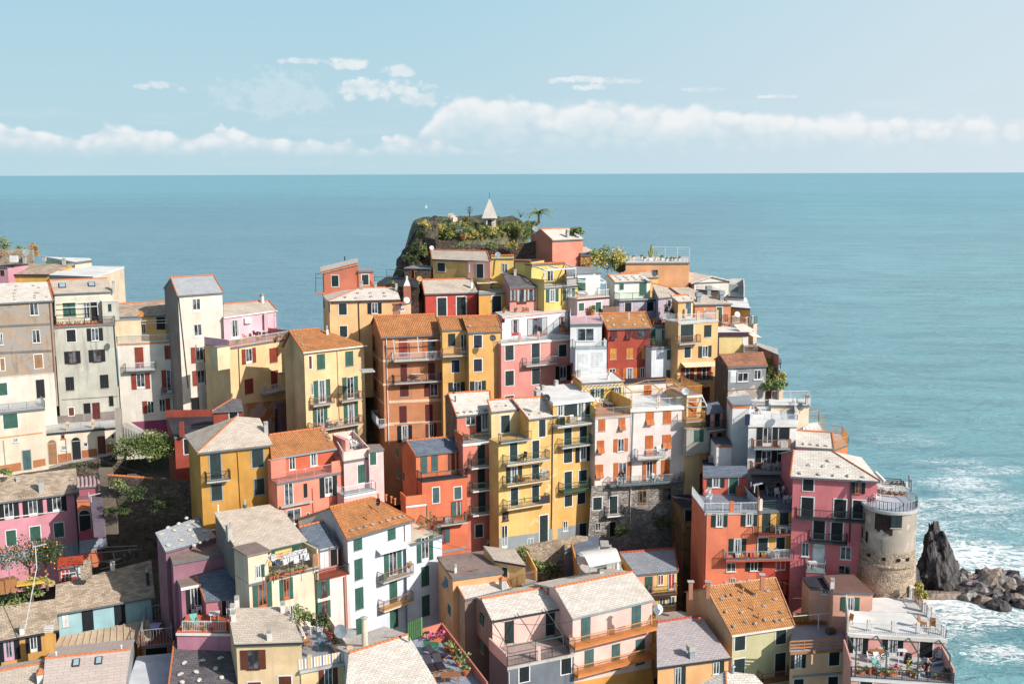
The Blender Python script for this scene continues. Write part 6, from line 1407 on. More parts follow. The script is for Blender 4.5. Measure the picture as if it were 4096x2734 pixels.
for i,((x,y),r,mm_) in enumerate(BL):
    c=sp_(x,y); rock('boulder',c+V((0,0,.2+(.4 if y<600 else 0))),r*.84,(1.15,1.0,.85),mm_,i+.5,BN_[i],'boulder','boulders of the breakwater',2,.42,q.random()*3)
# ================================================================ garden rock at the top
S(1800,750)
cG=pty((330,620),166); zG=cG.z
bm=bmesh.new(); 
top=pty((400,470),166).z
m=MB(); n=44
W_=pty((880,560),164).x; L_=pty((-560,560),166).x
cx=(W_+L_)/2; hw=(W_-L_)/2
def gh(x,y):
    u_=(x-cx)/hw; v_=(y-177)/12
    r_=max(abs(u_)**1.6*1.0,0)+0; e_=math.sqrt(u_*u_+v_*v_)
    k_=1-max(0,min(1,(e_-.80)/.45)); k_=k_*k_*(3-2*k_)
    return k_
m=MB(); vs_=[]; nx,ny=90,60
zt_=top; zl=zt_-13
for j in range(ny):
    for i in range(nx):
        x=cx-hw*1.35+2.7*hw*i/(nx-1); y=161+32*j/(ny-1); k_=gh(x,y); z_=zl+(zt_-zl)*k_
        slope=(y-163)*.12; z_+=min(1.6,max(-1,slope))*k_; nn=noise.fractal(V((x,y,z_))*.35,1,2.1,5); z_+=nn*.5; 
        vs_.append(V((x+nn*.8*(1-k_),y,z_)))
m.v=vs_; m.f=[(j*nx+i,j*nx+i+1,(j+1)*nx+i+1,(j+1)*nx+i) for j in range(ny-1) for i in range(nx-1)]
tag(m.build('garden_hill',rockm('rock_and_soil',(70,72,44),(112,112,66)),None,True),kind='structure')
# curved terrace wall below the garden
pts=[(-560,560),(-470,640),(-300,500),(-150,545),(0,570),(150,592),(300,600),(480,600),(650,590),(790,585),(890,560)]
m=MB(); P3=[]
for i,(x,y) in enumerate(pts):
    P3.append(pty((x,y),162.6 if i>2 else 164.5))
for a,b in zip(P3[2:],P3[3:]): m.hexa([V((a.x,a.y,zl-3)),V((b.x,b.y,zl-3)),V((b.x,b.y+.7,zl-3)),V((a.x,a.y+.7,zl-3))],[a,b,b+V((0,.7,0)),a+V((0,.7,0))])
tag(m.build('garden_wall',STD),'high dark rubble stone wall holding up the hilltop garden','garden wall')
rock('cliff',pty((-335,760),166.5),1.0,(4.1,4.0,4.9),rockm('cliff_rock',(44,40,34),(92,84,66)),3.3,'dark craggy rock face at the left end of the hilltop garden','rock',sub=5,amp=.35,taper=.45,lean=(.35,0))
# ================================================================ small things
ORD=['leftmost','second from the left','third from the left','fourth from the left','fifth from the left','sixth from the left','seventh from the left','eighth from the left','ninth from the left','tenth from the left','eleventh from the left','twelfth from the left','thirteenth from the left','fourteenth from the left','fifteenth from the left','sixteenth from the left','seventeenth from the left','eighteenth from the left','nineteenth from the left','twentieth from the left']
ON1=['','first','second','third','fourth','fifth','sixth','seventh','eighth','ninth','tenth','eleventh','twelfth','thirteenth','fourteenth','fifteenth','sixteenth','seventeenth','eighteenth','nineteenth']
TN=['','','twenty','thirty','forty','fifty','sixty','seventy','eighty','ninety']
def ordw(n):
    if n>=100: return 'hundred and '+ordw(n-100) if n>100 else 'hundredth'
    if n<20: return ON1[n]
    return TN[n//10]+'-'+ON1[n%10] if n%10 else TN[n//10][:-1]+'ieth'
def sxp(p): q=CR.transposed()@(p-CP); return q.x/-q.z
by={}
for p,s_,lb in STONES: by.setdefault(lb,[]).append((sxp(p),p,s_))
SM=[solid('roof_stone',(176,166,152),.9),solid('roof_stone_pale',(214,206,194),.9)]
import bmesh
protoS=[]
for k in range(4):
    bm=bmesh.new(); bmesh.ops.create_icosphere(bm,subdivisions=2,radius=.5)
    for v in bm.verts: v.co*=1+.5*noise.noise(v.co*2+V((k*5,0,0))); v.co.z*=.62
    me=bpy.data.meshes.new('roof_stone'); bm.to_mesh(me); bm.free(); me.materials.append(SM[k%2]); protoS.append(me)
cnt=0
for lb,l in by.items():
    l.sort(key=lambda t:t[0])
    for i,(x_,p,s_) in enumerate(l):
        o=bpy.data.objects.new('roof_stone',protoS[(cnt*7+i)%4]); scn.collection.objects.link(o); cnt+=1
        o.location=p+Z*s_*.18; o.scale=(s_*1.25,s_,s_*.95); o.rotation_euler=(0,0,(cnt*1.7)%3.1)
        w_='rightmost' if i==len(l)-1 and i>0 else ORD[i]
        tag(o,'%s stone on %s'%(w_,lb) if len(l)>1 else 'single stone on '+lb,'stone','stones on '+lb)
# ---- prototypes with parts, placed as copies
class Proto:
    def __init__(s,name,cat,parts): s.name=name; s.cat=cat; s.parts=parts; s.me=None
    def place(s,loc,rz=0,label='',group=None,sc_=1.0,cat=None):
        if s.me is None:
            s.me=[]
            for nm,mb,m,sub_ in s.parts:
                me=bpy.data.meshes.new(nm); me.from_pydata([tuple(v) for v in mb.v],[],mb.f); me.materials.append(m); s.me.append((nm,me,sub_))
        r_=root(s.name,loc,label,cat or s.cat,group); r_.rotation_euler=(0,0,rz); r_.scale=(sc_,sc_,sc_); last=None
        for nm,me,sub_ in s.me:
            o=bpy.data.objects.new(nm,me); scn.collection.objects.link(o); o.parent=last if sub_ else r_
            if not sub_: last=o
        return r_
def chairP(m,arms=True,name='garden_chair'):
    P_=[('seat',MB().cbox((0,0,.42),.5,.48,.05),m,0),('backrest',MB().hexa([V((-.24,.2,.45)),V((.24,.2,.45)),V((.24,.25,.45)),V((-.24,.25,.45))],[V((-.24,.32,.95)),V((.24,.32,.95)),V((.24,.36,.95)),V((-.24,.36,.95))]),m,0)]
    for x in(-.22,.22):
        for y in(-.2,.2): P_.append(('leg',MB().bar((x,y,0),(x*.95,y*.95,.44),.025),m,0))
        if arms: P_.append(('armrest',MB().bar((x,-.22,.66),(x,.3,.68),.03).bar((x,-.22,.42),(x,-.22,.66),.025),m,0))
    return Proto(name,'chair',P_)
def tableP(m,w_=.9,l=.9,h=.73,rd=False,name='table'):
    tpm=MB().cyl((0,0,h-.04),(0,0,h),w_/2,None,16) if rd else MB().cbox((0,0,h-.04),w_,l,.04)
    P_=[('table_top',tpm,m,0)]
    q=.7 if rd else .88
    for x in(-w_/2*q*.8,w_/2*q*.8):
        for y in(-l/2*q*.8,l/2*q*.8): P_.append(('leg',MB().bar((x,y,0),(x,y,h-.03),.025),m,0))
    return Proto(name,'table',P_)
def loungerP(m,m2):
    P_=[('frame',MB().cbox((0,-.2,.25),.65,1.3,.06),m,0),('mattress',MB().cbox((0,-.2,.31),.6,1.25,.06),m2,0),('backrest',MB().hexa([V((-.3,.4,.3)),V((.3,.4,.3)),V((.3,.44,.36)),V((-.3,.44,.36))],[V((-.3,.95,.78)),V((.3,.95,.78)),V((.3,.92,.85)),V((-.3,.92,.85))]),m2,0)]
    for x in(-.28,.28):
        for y in(-.75,.4): P_.append(('leg',MB().bar((x,y,0),(x,y,.27),.03),m,0))
    return Proto('sun_lounger','lounger',P_)
WC=chairP(WH); DC=chairP(solid('dark_wicker',(70,60,58))); WDC=chairP(WOOD,False); TCh=chairP(solid('teal_plastic',(110,180,170))); NV=chairP(solid('navy_fabric',(50,54,84)))
WT_=tableP(WH); WTR=tableP(WH,1.1,1.1,rd=True); WDT=tableP(WOOD,1.5,.85); DTb=tableP(solid('dark_table',(80,72,72)),1.5,.9); WKT=tableP(solid('wicker',(190,150,100)),.9,.6,.45)
WKC=chairP(solid('wicker',(190,150,100))); LG1=loungerP(WOOD,solid('dark_cushion',(52,48,62))); LG2=loungerP(WH,WH)
def frond(m,c,n,L,w_,drop=.5,up=.6,q=None):
    q=q or rnd
    for i in range(n):
        a=6.283*i/n+q.uniform(-.2,.2); u=up*q.uniform(.5,1.3); d=V((math.cos(a),math.sin(a),0)); t=V((-d.y,d.x,0)); pv=V(c); k=6
        for j in range(k):
            s0=(j+1)/k; pt=V(c)+d*L*s0+Z*(u*L*s0-drop*L*s0*s0*1.2); ww=w_*(1-s0*.8)
            m.poly([pv-t*ww,pv+t*ww,pt+t*ww*.7,pt-t*ww*.7]); 
            if w_>.12:
                m.poly([pt,pt+t*ww*3-Z*.25+d*.1,pt+d*.12]); m.poly([pt,pt-t*ww*3-Z*.25+d*.1,pt+d*.12])
            pv=pt
def pot_proto(kind):
    pm=MB().cyl((0,0,0),(0,0,.34),.15,.23,10)
    if kind=='box': pm=MB().cbox((0,0,0),.8,.24,.22); z_=.24
    else: z_=.36
    m=MB(); q=random.Random(hash(kind)%99 if False else len(kind)*7)
    n,r_,sz=(46,.32,.11)
    if kind=='agave': frond(m,(0,0,z_),11,.5,.05,.3,1.0,q)
    elif kind=='tall':
        for i in range(60):
            c=V((q.uniform(-.22,.22),q.uniform(-.22,.22),z_+q.uniform(0,1.0))); u=V((q.uniform(-1,1),q.uniform(-1,1),q.uniform(-1,1))).normalized()*.1; t=u.cross(Z).normalized()*.07; m.poly([c-u,c+t,c+u,c-t])
    else:
        sx_=.42 if kind=='box' else .24
        for i in range(n):
            c=V((q.uniform(-sx_,sx_),q.uniform(-.2,.2),z_+q.uniform(-.02,.26))); u=V((q.uniform(-1,1),q.uniform(-1,1),q.uniform(-1,1))).normalized()*.1; t=u.cross(Z+V((.1,0,0))).normalized()*.08; m.poly([c-u,c+t,c+u,c-t])
    return pm,m
PP={}
def pot(loc,kind='bush',leaf=None,label='',group=None,sc_=1.0,pm=None):
    leaf=leaf or LFG; key=(kind,leaf.name,(pm or TERR).name)
    if key not in PP:
        a,b_=pot_proto(kind); PP[key]=Proto('potted_plant','potted plant',[('pot',a,pm or TERR,0),('plant',b_,leaf,0)])
    return PP[key].place(loc,rnd.random()*3 if kind!='box' else .25,label,group,sc_)
def pots(l,z_,where,group):
    l=sorted(l,key=lambda t:t[0])
    for i,q in enumerate(l):
        x,y=q[:2]; k=q[2] if len(q)>2 else 'bush'; lf=q[3] if len(q)>3 else LFG; sc_=q[4] if len(q)>4 else 1.0
        w_='rightmost' if i==len(l)-1 and i>0 else ORD[i]
        nm={'bush':'potted plant','box':'planter trough','agave':'potted agave','tall':'tall potted shrub'}[k]
        pot(ptz((x,y),z_) if z_ is not None else q[5],k,lf,'%s %s %s'%(w_,nm,where) if len(l)>1 else '%s %s'%(nm,where),group,sc_,WPAR if where.startswith('on the apricot') else None)
def dish(x,y,d,label,r=.45,m=None,face=(.3,-.9,.35),h=.7):
    c=pty((x,y),d) if d else onroof((x,y))+Z*h; f=V(face).normalized(); a=f.cross(Z).normalized(); b_=a.cross(f)
    r_=root('satellite_dish',c-Z*h,label,'satellite dish'); mm=MB(); n=16
    rim=[c+(a*math.cos(6.283*i/n)+b_*math.sin(6.283*i/n))*r+f*.12 for i in range(n)]
    for i in range(n): mm.poly([c,rim[i],rim[(i+1)%n]]); mm.poly([c-f*.02,rim[(i+1)%n]-f*.02,rim[i]-f*.02])
    mm.build('reflector',m or GROOF,r_); MB().bar(c-Z*h,c,.03).bar(c,c+f*.5-Z*.1,.015).cbox(c+f*.5-Z*.15,.1,.1,.1).build('mast',MET,r_)
def antenna(x,y,d,label,h=2.0,m=None):
    c=pty((x,y),d); r_=root('antenna',c,label,'antenna'); MB().bar(c,c+Z*h,.035).build('mast',m or METW,r_); mm=MB(); t=c+Z*h; u=V((.9,.4,.1)).normalized(); v=u.cross(Z)
    mm.bar(t-u*.2,t+u*1.0,.025)
    for i in range(6): q=t+u*(.0+.17*i); mm.bar(q-v*.28,q+v*.28,.016)
    mm.bar(t-u*.2-v*.35-Z*.2,t-u*.2-v*.35+Z*.3,.02); mm.bar(t-u*.2+v*.35-Z*.2,t-u*.2+v*.35+Z*.3,.02); mm.build('aerial',m or METW,r_)
def on(x,y,z_): return ptz((x,y),z_)
# --- persons
SK=solid('skin',(214,160,130),.6)
def skinm(name,verts,edges,rad,m,parent):
    me=bpy.data.meshes.new(name); me.from_pydata(verts,edges,[]); o=bpy.data.objects.new(name,me); scn.collection.objects.link(o)
    md=o.modifiers.new('s','SKIN'); 
    for v,r_ in zip(me.skin_vertices[0].data,rad): v.radius=(r_,r_)
    me.skin_vertices[0].data[0].use_root=True; o.modifiers.new('d','SUBSURF').levels=1
    dg=bpy.context.evaluated_depsgraph_get(); me2=bpy.data.meshes.new_from_object(o.evaluated_get(dg)); o.modifiers.clear(); o.data=me2; me2.materials.clear(); me2.materials.append(m); o.parent=parent
    for p_ in me2.polygons: p_.use_smooth=True
    return o
def person(loc,rz,pose,top,leg,hair,label,group=None):
    r_=root('person',loc,label,'person',group); r_.rotation_euler=(0,0,rz)
    if pose=='stand': hp=.92; kn=lambda s:(s*.11,-.02,.48); ft=lambda s:(s*.12,.0,.06); toe=lambda s:(s*.13,-.14,.04); sp_v=V((0,0,1)); 
    elif pose=='sit': hp=.46; kn=lambda s:(s*.14,-.42,.50); ft=lambda s:(s*.13,-.46,.08); toe=lambda s:(s*.13,-.60,.05); sp_v=V((0,.12,1)).normalized()
    elif pose=='floor': hp=.14; kn=lambda s:(s*.2,-.35,.42); ft=lambda s:(s*.1,-.55,.08); toe=lambda s:(s*.1,-.68,.05); sp_v=V((0,.05,1)).normalized()
    else: hp=.14; kn=lambda s:(s*.12,-.45,.18); ft=lambda s:(s*.12,-.88,.1); toe=lambda s:(s*.13,-.95,.2); sp_v=V((0,.93,.35)).normalized()
    pv=V((0,0,hp)); ch=pv+sp_v*.38; nk=pv+sp_v*.55; hd=pv+sp_v*.68; tp=pv+sp_v*.80+V((0,-.02,0))
    vs=[pv,pv+sp_v*.2,ch,nk,hd,tp]; ed=[(0,1),(1,2),(2,3),(3,4),(4,5)]; rd=[.13,.115,.14,.055,.095,.07]
    for s in(-1,1):
        i=len(vs); sh_=nk-sp_v*.06+V((s*.19,0,0)); el_=sh_-sp_v*.25+V((s*.05,-.06,0)); wr=el_+V((-s*.05,-.2,-.08 if pose!='lie' else .05)); hn=wr+(wr-el_).normalized()*.14
        vs+=[sh_,el_,wr,hn]; ed+=[(2,i),(i,i+1),(i+1,i+2),(i+2,i+3)]; rd+=[.06,.045,.032,.038]
        i=len(vs); vs+=[V((s*.1,0,hp-.03)),V(kn(s)),V(ft(s)),V(toe(s))]; ed+=[(0,i),(i,i+1),(i+1,i+2),(i+2,i+3)]; rd+=[.095,.065,.042,.036]
    skinm('body',vs,ed,rd,SK,r_)
    i1,i2=6,14
    skinm('shirt',[vs[0],vs[1],vs[2],vs[3]-sp_v*.04,vs[6],vs[7],vs[14],vs[15]],[(0,1),(1,2),(2,3),(2,4),(4,5),(2,6),(6,7)],[.14,.13,.155,.06,.075,.058,.075,.058],top,r_)
    skinm('trousers',[vs[0],vs[10],vs[11],vs[12],vs[18],vs[19],vs[20]],[(0,1),(1,2),(2,3),(0,4),(4,5),(5,6)],[.145,.11,.08,.055,.11,.08,.055],leg,r_)
    skinm('hair',[hd+V((0,.03,.02)),tp+V((0,.01,.02))],[(0,1)],[.095,.08],hair,r_)
BLK=solid('black_cloth',(40,40,48)); MAR=solid('maroon_cloth',(140,40,60)); LBL=solid('pale_blue_cloth',(160,200,210)); WCL=solid('white_cloth',(232,234,236)); BRH=solid('brown_hair',(80,56,40)); GRH=solid('grey_green_hair',(90,120,115)); BLU=solid('blue_cloth',(70,90,140))
# ---------------- furniture and people by terrace
S(600,900); z_=PT[2]
WTR.place(on(1165,1160,z_),0,'round white table laid on the tiled terrace of the pink top floor')
for x,y,r_,w_ in ((1105,1175,1.2,'left of'),(1135,1135,3.1,'behind'),(1240,1165,-1.2,'right of'),(1190,1195,0,'in front of')): DC.place(on(x,y,z_),r_,'brown folding chair %s the round white table on the pink house terrace'%w_,'chairs round the white table on the pink terrace')
WKC.place(on(955,1180,z_),0,'wicker armchair nearest the pink wall on the tiled terrace'); WKC.place(on(1008,1215,z_),1.3,'wicker armchair beside the low wicker table on the tiled terrace'); WKT.place(on(930,1225,z_),.3,'low wicker table at the left end of the tiled terrace')
pots([(915,1245),(1130,1222),(1328,1205),(1365,1190,'bush',LFY),(1400,1170)],z_,'on the tiled terrace of the pink top floor','pots on the pink terrace')
dish(1720,460+0,None,'',.4) if False else None
S(0,900); dish(1468,930,141.5,'orange-brown satellite dish on the roof edge of the boxed cream terrace',.42,P(200,120,60))
a,b_=GT
for i,f_ in enumerate((.08,.22,.36,.5,.62)):
    pot(a.lerp(b_,f_)-Z*.0+V((0,.4,.0)),'box',LFY if i%2 else LFO,'%s planter trough on the railed terrace of the pale green tall house'%ORD[i],'planters on the pale green house terrace')
S(0,900); 
m=MB(); c=pty((148,385),163); mm=MB().cbox(c,1.1,.5,.9); r_=tag(mm.build('air_conditioner',WH),'white outdoor air conditioner on the brown slate roof, left skyline','air conditioner'); 
dish(275,285,166,'grey satellite dish on a mast above the brown slate roof, left skyline',.5)
# top-left bushes
def tree(x,y,d,r,h,lab,lf=None,tr=True,n=900,size=.16,sq=(1,1,.8),clumps=16,seed=1,cat='tree',name='tree'):
    c=pty((x,y),d); r_=root(name,c-Z*h,lab,cat)
    if tr:
        m=MB(); m.cyl(c-Z*h,c-Z*r*.1,.14*r*.5+.05,.05,7)
        q=random.Random(seed)
        for k in range(6): a=k*1.05+q.random(); m.cyl(c-Z*r*.5,c+V((math.cos(a)*r*.6,math.sin(a)*r*.6,r*.2)),.05,.02,5)
        m.build('trunk',BARK,r_)
    clus('crown',c,n,r,size,lf or LFG,sq,r_,seed,1.0,clumps); return r_
def bush(x,y,d,r,lab,lf=None,seed=1,n=500,sq=(1,1,.7),size=.13,cat='bush'):
    o=clus('bush',pty((x,y),d),n,r,size,lf or LFG,sq,None,seed,1.0,9); tag(o,lab,cat); return o
tree(40,205,176,1.5,2.5,'thin leafy tree at the left edge of the skyline',LFG,n=420,seed=3)
bush(185,258,176,1.1,'low green bush between the thin tree and the satellite dish',LFG,4)
bush(350,275,174,1.1,'orange-leaved climber on a pillar, rightmost growth of the left skyline',LFO,5,700,(.8,.8,1.4))
bush(55,320,172,1.6,'yellow-orange ivy along the stone wall at the left skyline',LFO,6,700,(1.6,1,.6))
tag(MB().cbox(pty((120,400),171)-Z*1,7,.5,3.2).build('stone_wall',STB),'pale stone wall under the ivy at the left edge of the skyline','wall')
# balcony cafe sets
S(0,1450)
a,b_=FOXB; 
WC.place(a.lerp(b_,.62)*.0+on(1580,55,hit((1315,1530)).z) if False else pty((1570,60),C_.fa.y) ,0,'') if False else None
S(700,1400); a,b_=YBAL; zz=a.z
def onb(a,b_,f_,back=.5): n_=(b_-a).cross(Z).normalized(); return a.lerp(b_,f_)-n_*back
person(onb(a,b_,.36),.9,'sit',LBL,BLU,BRH,'seated woman in a pale blue top on the long balcony of the yellow corner house')
WC.place(onb(a,b_,.36),.9,'white chair under the seated woman on the long yellow-house balcony'); WT_.place(onb(a,b_,.22),.2,'white table beside the seated woman on the long yellow-house balcony',None,.8); WC.place(onb(a,b_,.55),-.8,'yellowish-white chair right of the seated woman on the long yellow-house balcony')
z_=LG[2]; DC.place(on(1325,1215,z_),.8,'brown folding chair left of the wooden table in the coral loggia'); DC.place(on(1415,1195,z_),-.8,'brown folding chair right of the wooden table in the coral loggia'); WDT.place(on(1375,1205,z_),.2,'small wooden table in the coral loggia',None,.6); LG2.place(on(1290,1265,z_),1.9,'white sun lounger behind the coral loggia railing'); NV.place(on(1545,1175,z_),0,'tall navy folding chair at the right of the coral loggia',None,1.4)
z_=TERR1[0].z; WC.place(on(1830,985,z_),.4,'single white plastic chair on the walled pink roof terrace'); 
for i,(x,y) in enumerate(((1870,1035),(1900,1020),(1925,1030))): WC.place(on(x,y,z_),1.5,'%s of the white chairs lying stacked on the walled pink roof terrace'%ORD[i],'stacked white chairs on the walled terrace')
# valley: vine, orange tree, bushes
S(0,1450)
o=clus('vine',pty((1540,910),127.5),5200,3.0,.14,leafm('vine_leaves',(64,90,38),(124,142,62)),(1.5,.6,.75),None,11,1.0,40); tag(o,'big sunlit green creeper spilling over the retaining wall left of the red garden terrace','creeper')
o=clus('vine',pty((1280,960),128.5),500,.9,.14,LFG,(1.2,.6,.9),None,12,1.0,8); tag(o,'small green creeper tuft just left of the big creeper','creeper')
bush(900,1090,131,1.6,'scrubby plants on the stone wall below the arched doors',LFD,13,500,(2.2,.6,.5)); bush(25,1160,125,1.0,'round green bush at the left edge under the street','' or LFG,14)
bush(1230,1280,120,1.0,'ivy patch on the garden wall right of the long stone stairs',LFG,15,400,(1.3,.5,.8))
tag(MB().box(pty((1125,1190),121),pty((2010,1245),120)-pty((1125,1190),121),V((0,.6,0)),Z*-5).build('garden_wall',STD),'long shaded garden wall with a brick coping below the big creeper','wall')
m=MB(); verge(m,pty((1125,1188),121)+V((0,.2,.1)),pty((1600,1222),120.5)+V((0,.2,.1)),.16); tag(m.build('brick_coping',RIDGE),'row of brick coping on the shaded garden wall','coping')
S(0,1950)
r_=tree(300,720,111.5,2.6,5,'orange tree full of fruit in the garden in front of the rose-pink house',LFD,True,2400,.13,(1.6,1,.75),26,21); m=MB(); q=random.Random(3); c=pty((300,720),111.0)
for i in range(46): p=c+V((q.uniform(-3.6,3.6),q.uniform(-2.2,.2),q.uniform(-1.6,1.7))); m.cyl(p-Z*.06,p+Z*.06,.09,.06,6)
tag(m.build('fruit',solid('orange_fruit',(236,150,30)),r_),kind='stuff')
tree(470,690,111,1.6,4,'smaller orange tree beside the red shed',LFD,True,1100,.12,(1.1,1,.9),16,22)
for i,(x,y,r2,lf,lb) in enumerate(((240,1080,1.5,LFG,'leafy vegetable patch in the walled garden under the orange tree'),(60,1190,1.6,LFG,'green shrub at the left edge below the orange tree'),(430,1000,1.3,LFY,'yellow-green climber on the netting left of the teal cottage'),(120,1010,1.0,LFD,'dark shrub behind the netting at the left edge'))): bush(x,y,107.5,r2,lb,lf,31+i,700,(1.4,1,.7))
m=MB(); 
for q0,q1 in (((880,630),(1435,602)),((890,690),(1485,635)),((960,790),(1320,725)),((990,650),(1045,770)),((1175,660),(1205,750)),((880,700),(985,840)),((1110,780),(1320,725)),((1300,690),(1310,790)),((1480,600),(1490,690)),((1050,850),(1430,740)),((1340,640),(1380,712)),((950,700),(960,860))): m.bar(pty(q0,112.5),pty(q1,112.5),.035)
tag(m.build('scaffold_frame',METD),'tangle of grey pipes forming a vine frame in the shaded garden','frame')
antenna(385,1400-560,102,'white antenna on a tall mast above the low ochre cottage roof',2.2); 
m=MB(); m.bar(pty((385,830),103),pty((255,1520),101),.03); tag(m.build('mast_cable',METW),'tall thin white mast leaning over the low brown cottage roof','mast')
antenna(955,150,117,'white antenna on the arched porch house',.8); antenna(100,950,106,'thin grey antenna at the left edge of the walled garden',1.2,MET)
m=MB(); c=pty((320,990),107); m.cbox(c,2.6,1.4,.12,.4); tag(m.build('yellow_tarpaulin',solid('yellow_tarp',(232,190,50))),'crumpled yellow tarpaulin in the walled garden','tarpaulin')
m=MB(); c=pty((70,1080),106); m.cbox(c,1.8,1.0,1.3,.7); tag(m.build('plank_stack',WOOD),'leaning orange planks at the left edge of the walled garden','planks')
m=MB(); c=pty((900,850),111); m.cbox(c-Z*1,1.0,.8,1.5,.2).cbox(c+V((.1,.1,.5)),.8,.6,.4,.4); tag(m.build('stone_pile',STB),'heap of pale stones right of the red shed','stones')
# dark valley plants
for i,(x,y,r2,lb) in enumerate(((1400,60,1.3,'dark bush in the shaded valley below the garden wall'),(1700,180,1.4,'dark shrub in the shaded valley beside the ochre house'),(1250,250,1.0,'dark shrub near the foot of the long stone stairs'))): bush(x,y,116,r2,lb,LFD,41+i,800,(1.4,1,.8))
z_=DT; S(450,2334,3.919)
m=MB(); c=on(680,760,z_); m.bar(c+V((-.5,-.3,0)),c+V((.5,-.3,.9)),.02).bar(c+V((.5,-.3,0)),c+V((-.5,-.3,.9)),.02).bar(c+V((-.5,.3,0)),c+V((.5,.3,.9)),.02).bar(c+V((.5,.3,0)),c+V((-.5,.3,.9)),.02); r_=tag(m.build('clothes_airer',METW),'folding clothes airer with a striped towel on the red-tiled drying terrace','clothes airer'); m=MB(); m.cbox(c+Z*.9,1.1,.7,.04).cbox(c+V((0,-.36,.45)),.9,.03,.45); m.build('towel',solid('lilac_towel',(180,170,225)),r_)
z_=OT; TCh.place(on(1290,690,z_),.5,'pale green reclining chair on the orange-floored pink terrace',None,1.35); WC.place(on(1360,450,z_),2,'white plastic chair by the shaded door of the pink terrace'); WT_.place(on(1605,575,z_),.2,'white table under a silvery cloth on the pink terrace',None,1.1)
pots([(1130,720),(1225,728),(1440,738),(1560,742,'bush',FLP,.7)],z_,'along the railing of the orange-floored pink terrace','pots on the pink garden terrace')
# laundry terrace
S(600,1950); z_=LZ
WTR.place(on(1572,810,z_),0,'round white table on the laundry-hung cream terrace'); WC.place(on(1480,800,z_),.8,'white plastic chair left of the round table on the laundry terrace')
pots([(1258,960),(1292,945),(1330,935),(1380,925,'box',FLR,.6),(1425,905,'box'),(1470,895,'box',LFY,.7),(1535,880,'box'),(1595,865,'box')],z_,'along the laundry terrace railing','flower pots on the laundry terrace')
m=MB()
for k in range(4): m.bar(ptz((1190+k*25,690+k*28),z_+1.9),ptz((1600+k*22,600+k*20),z_+1.9),.012)
m.bar(ptz((1190,665),z_+2),ptz((1285,785),z_+2),.03).bar(ptz((1600,575),z_+2),ptz((1700,690),z_+2),.03); 
for x,y in ((1285,785),(1700,690),(1460,730)): p=ptz((x,y),z_+2); m.bar(p,p-Z*2,.03)
tag(m.build('clothes_line',METD),'black clothes line frame over the cream laundry terrace','clothes line')
def cloth(p,u,w_,h,mm,label,group):
    m=MB(); n=5; f_=lambda i,j:p+u*(w_*i/n)+Z*(-h*j/3)+u.cross(Z)*(.06*math.sin(i*2.1+j)); 
    for i in range(n):
        for j in range(3): m.poly([f_(i,j),f_(i+1,j),f_(i+1,j+1),f_(i,j+1)])
    tag(m.build('laundry',mm),label,'laundry',group)
k=0
for r0,(x,y) in enumerate(((1215,705),(1262,698),(1340,690),(1400,700),(1450,680),(1500,660),(1545,650),(1590,640),(1310,750),(1385,735),(1440,725),(1500,700),(1570,690),(1610,690))):
    p=ptz((x,y),z_+1.8); u= (LF[1]-LF[0]).normalized(); cloth(p,u,.55,(.5,.7,.45,.9)[r0%4],BLU if r0==8 else (solid('pink_cloth',(236,180,170)) if r0==2 else WCL),('blue shirt' if r0==8 else 'pinkish towel' if r0==2 else 'white garment, number %s in the front-to-back rows,'%['one','two','three','four','five','six','seven','eight','nine','ten','eleven','twelve','thirteen','fourteen'][r0])+' hanging on the cream laundry terrace','laundry on the cream terrace')
# sand-yellow house terrace
S(800,2134); z_=SZ
WT_.place(on(1180,1030,z_),.6,'square white table on the striped-screened terrace',None,1.25)
for x,y,r_,w_ in ((1120,1020,1.6,'left of'),(1205,975,3.0,'behind'),(1255,1050,-1.4,'right of')): WC.place(on(x,y,z_),r_,'white folding chair %s the square white table on the striped-screened terrace'%w_,'white folding chairs on the striped terrace')
bl_=chairP(solid('blue_paint',(90,130,155)),False)
for x,y,r_,w_ in ((1250,1110,3.0,'rear'),(1330,1170,-1.4,'right-hand'),(1265,1225,0,'front')): bl_.place(on(x,y,z_),r_,'%s blue folding chair on the striped-screened terrace'%w_,'blue folding chairs on the striped terrace')
WDC.place(on(1125,1190,z_),.7,'slatted wooden deck chair beside the sand-yellow house wall',None,1.3)
bush(1090,920,C_.q[0].y if False else 97,1.2,'leafy bamboo-like bush at the back of the striped-screened terrace',LFG,51,900,(1.1,.8,1.2)); bush(1240,900,97,1.0,'dark bush in the back corner of the striped-screened terrace',LFD,52,600)
for i in range(6):
    p=SQ[1].lerp(SQ[2],.1+.15*i)-C_.e*0; p=V((p.x-.9,p.y,SZ)); pot(p,'tall' if i%2 else 'bush',[LFG,LFD,FLR][i%3],'%s plant in the row along the right-hand striped screen'%ORD[i],'plants along the striped screen',1.2)
dish(1473,1015,94,'large grey satellite dish right of the striped-screened terrace',.62,solid('dish_grey',(150,160,168)),(-.2,-1,.3),.5)
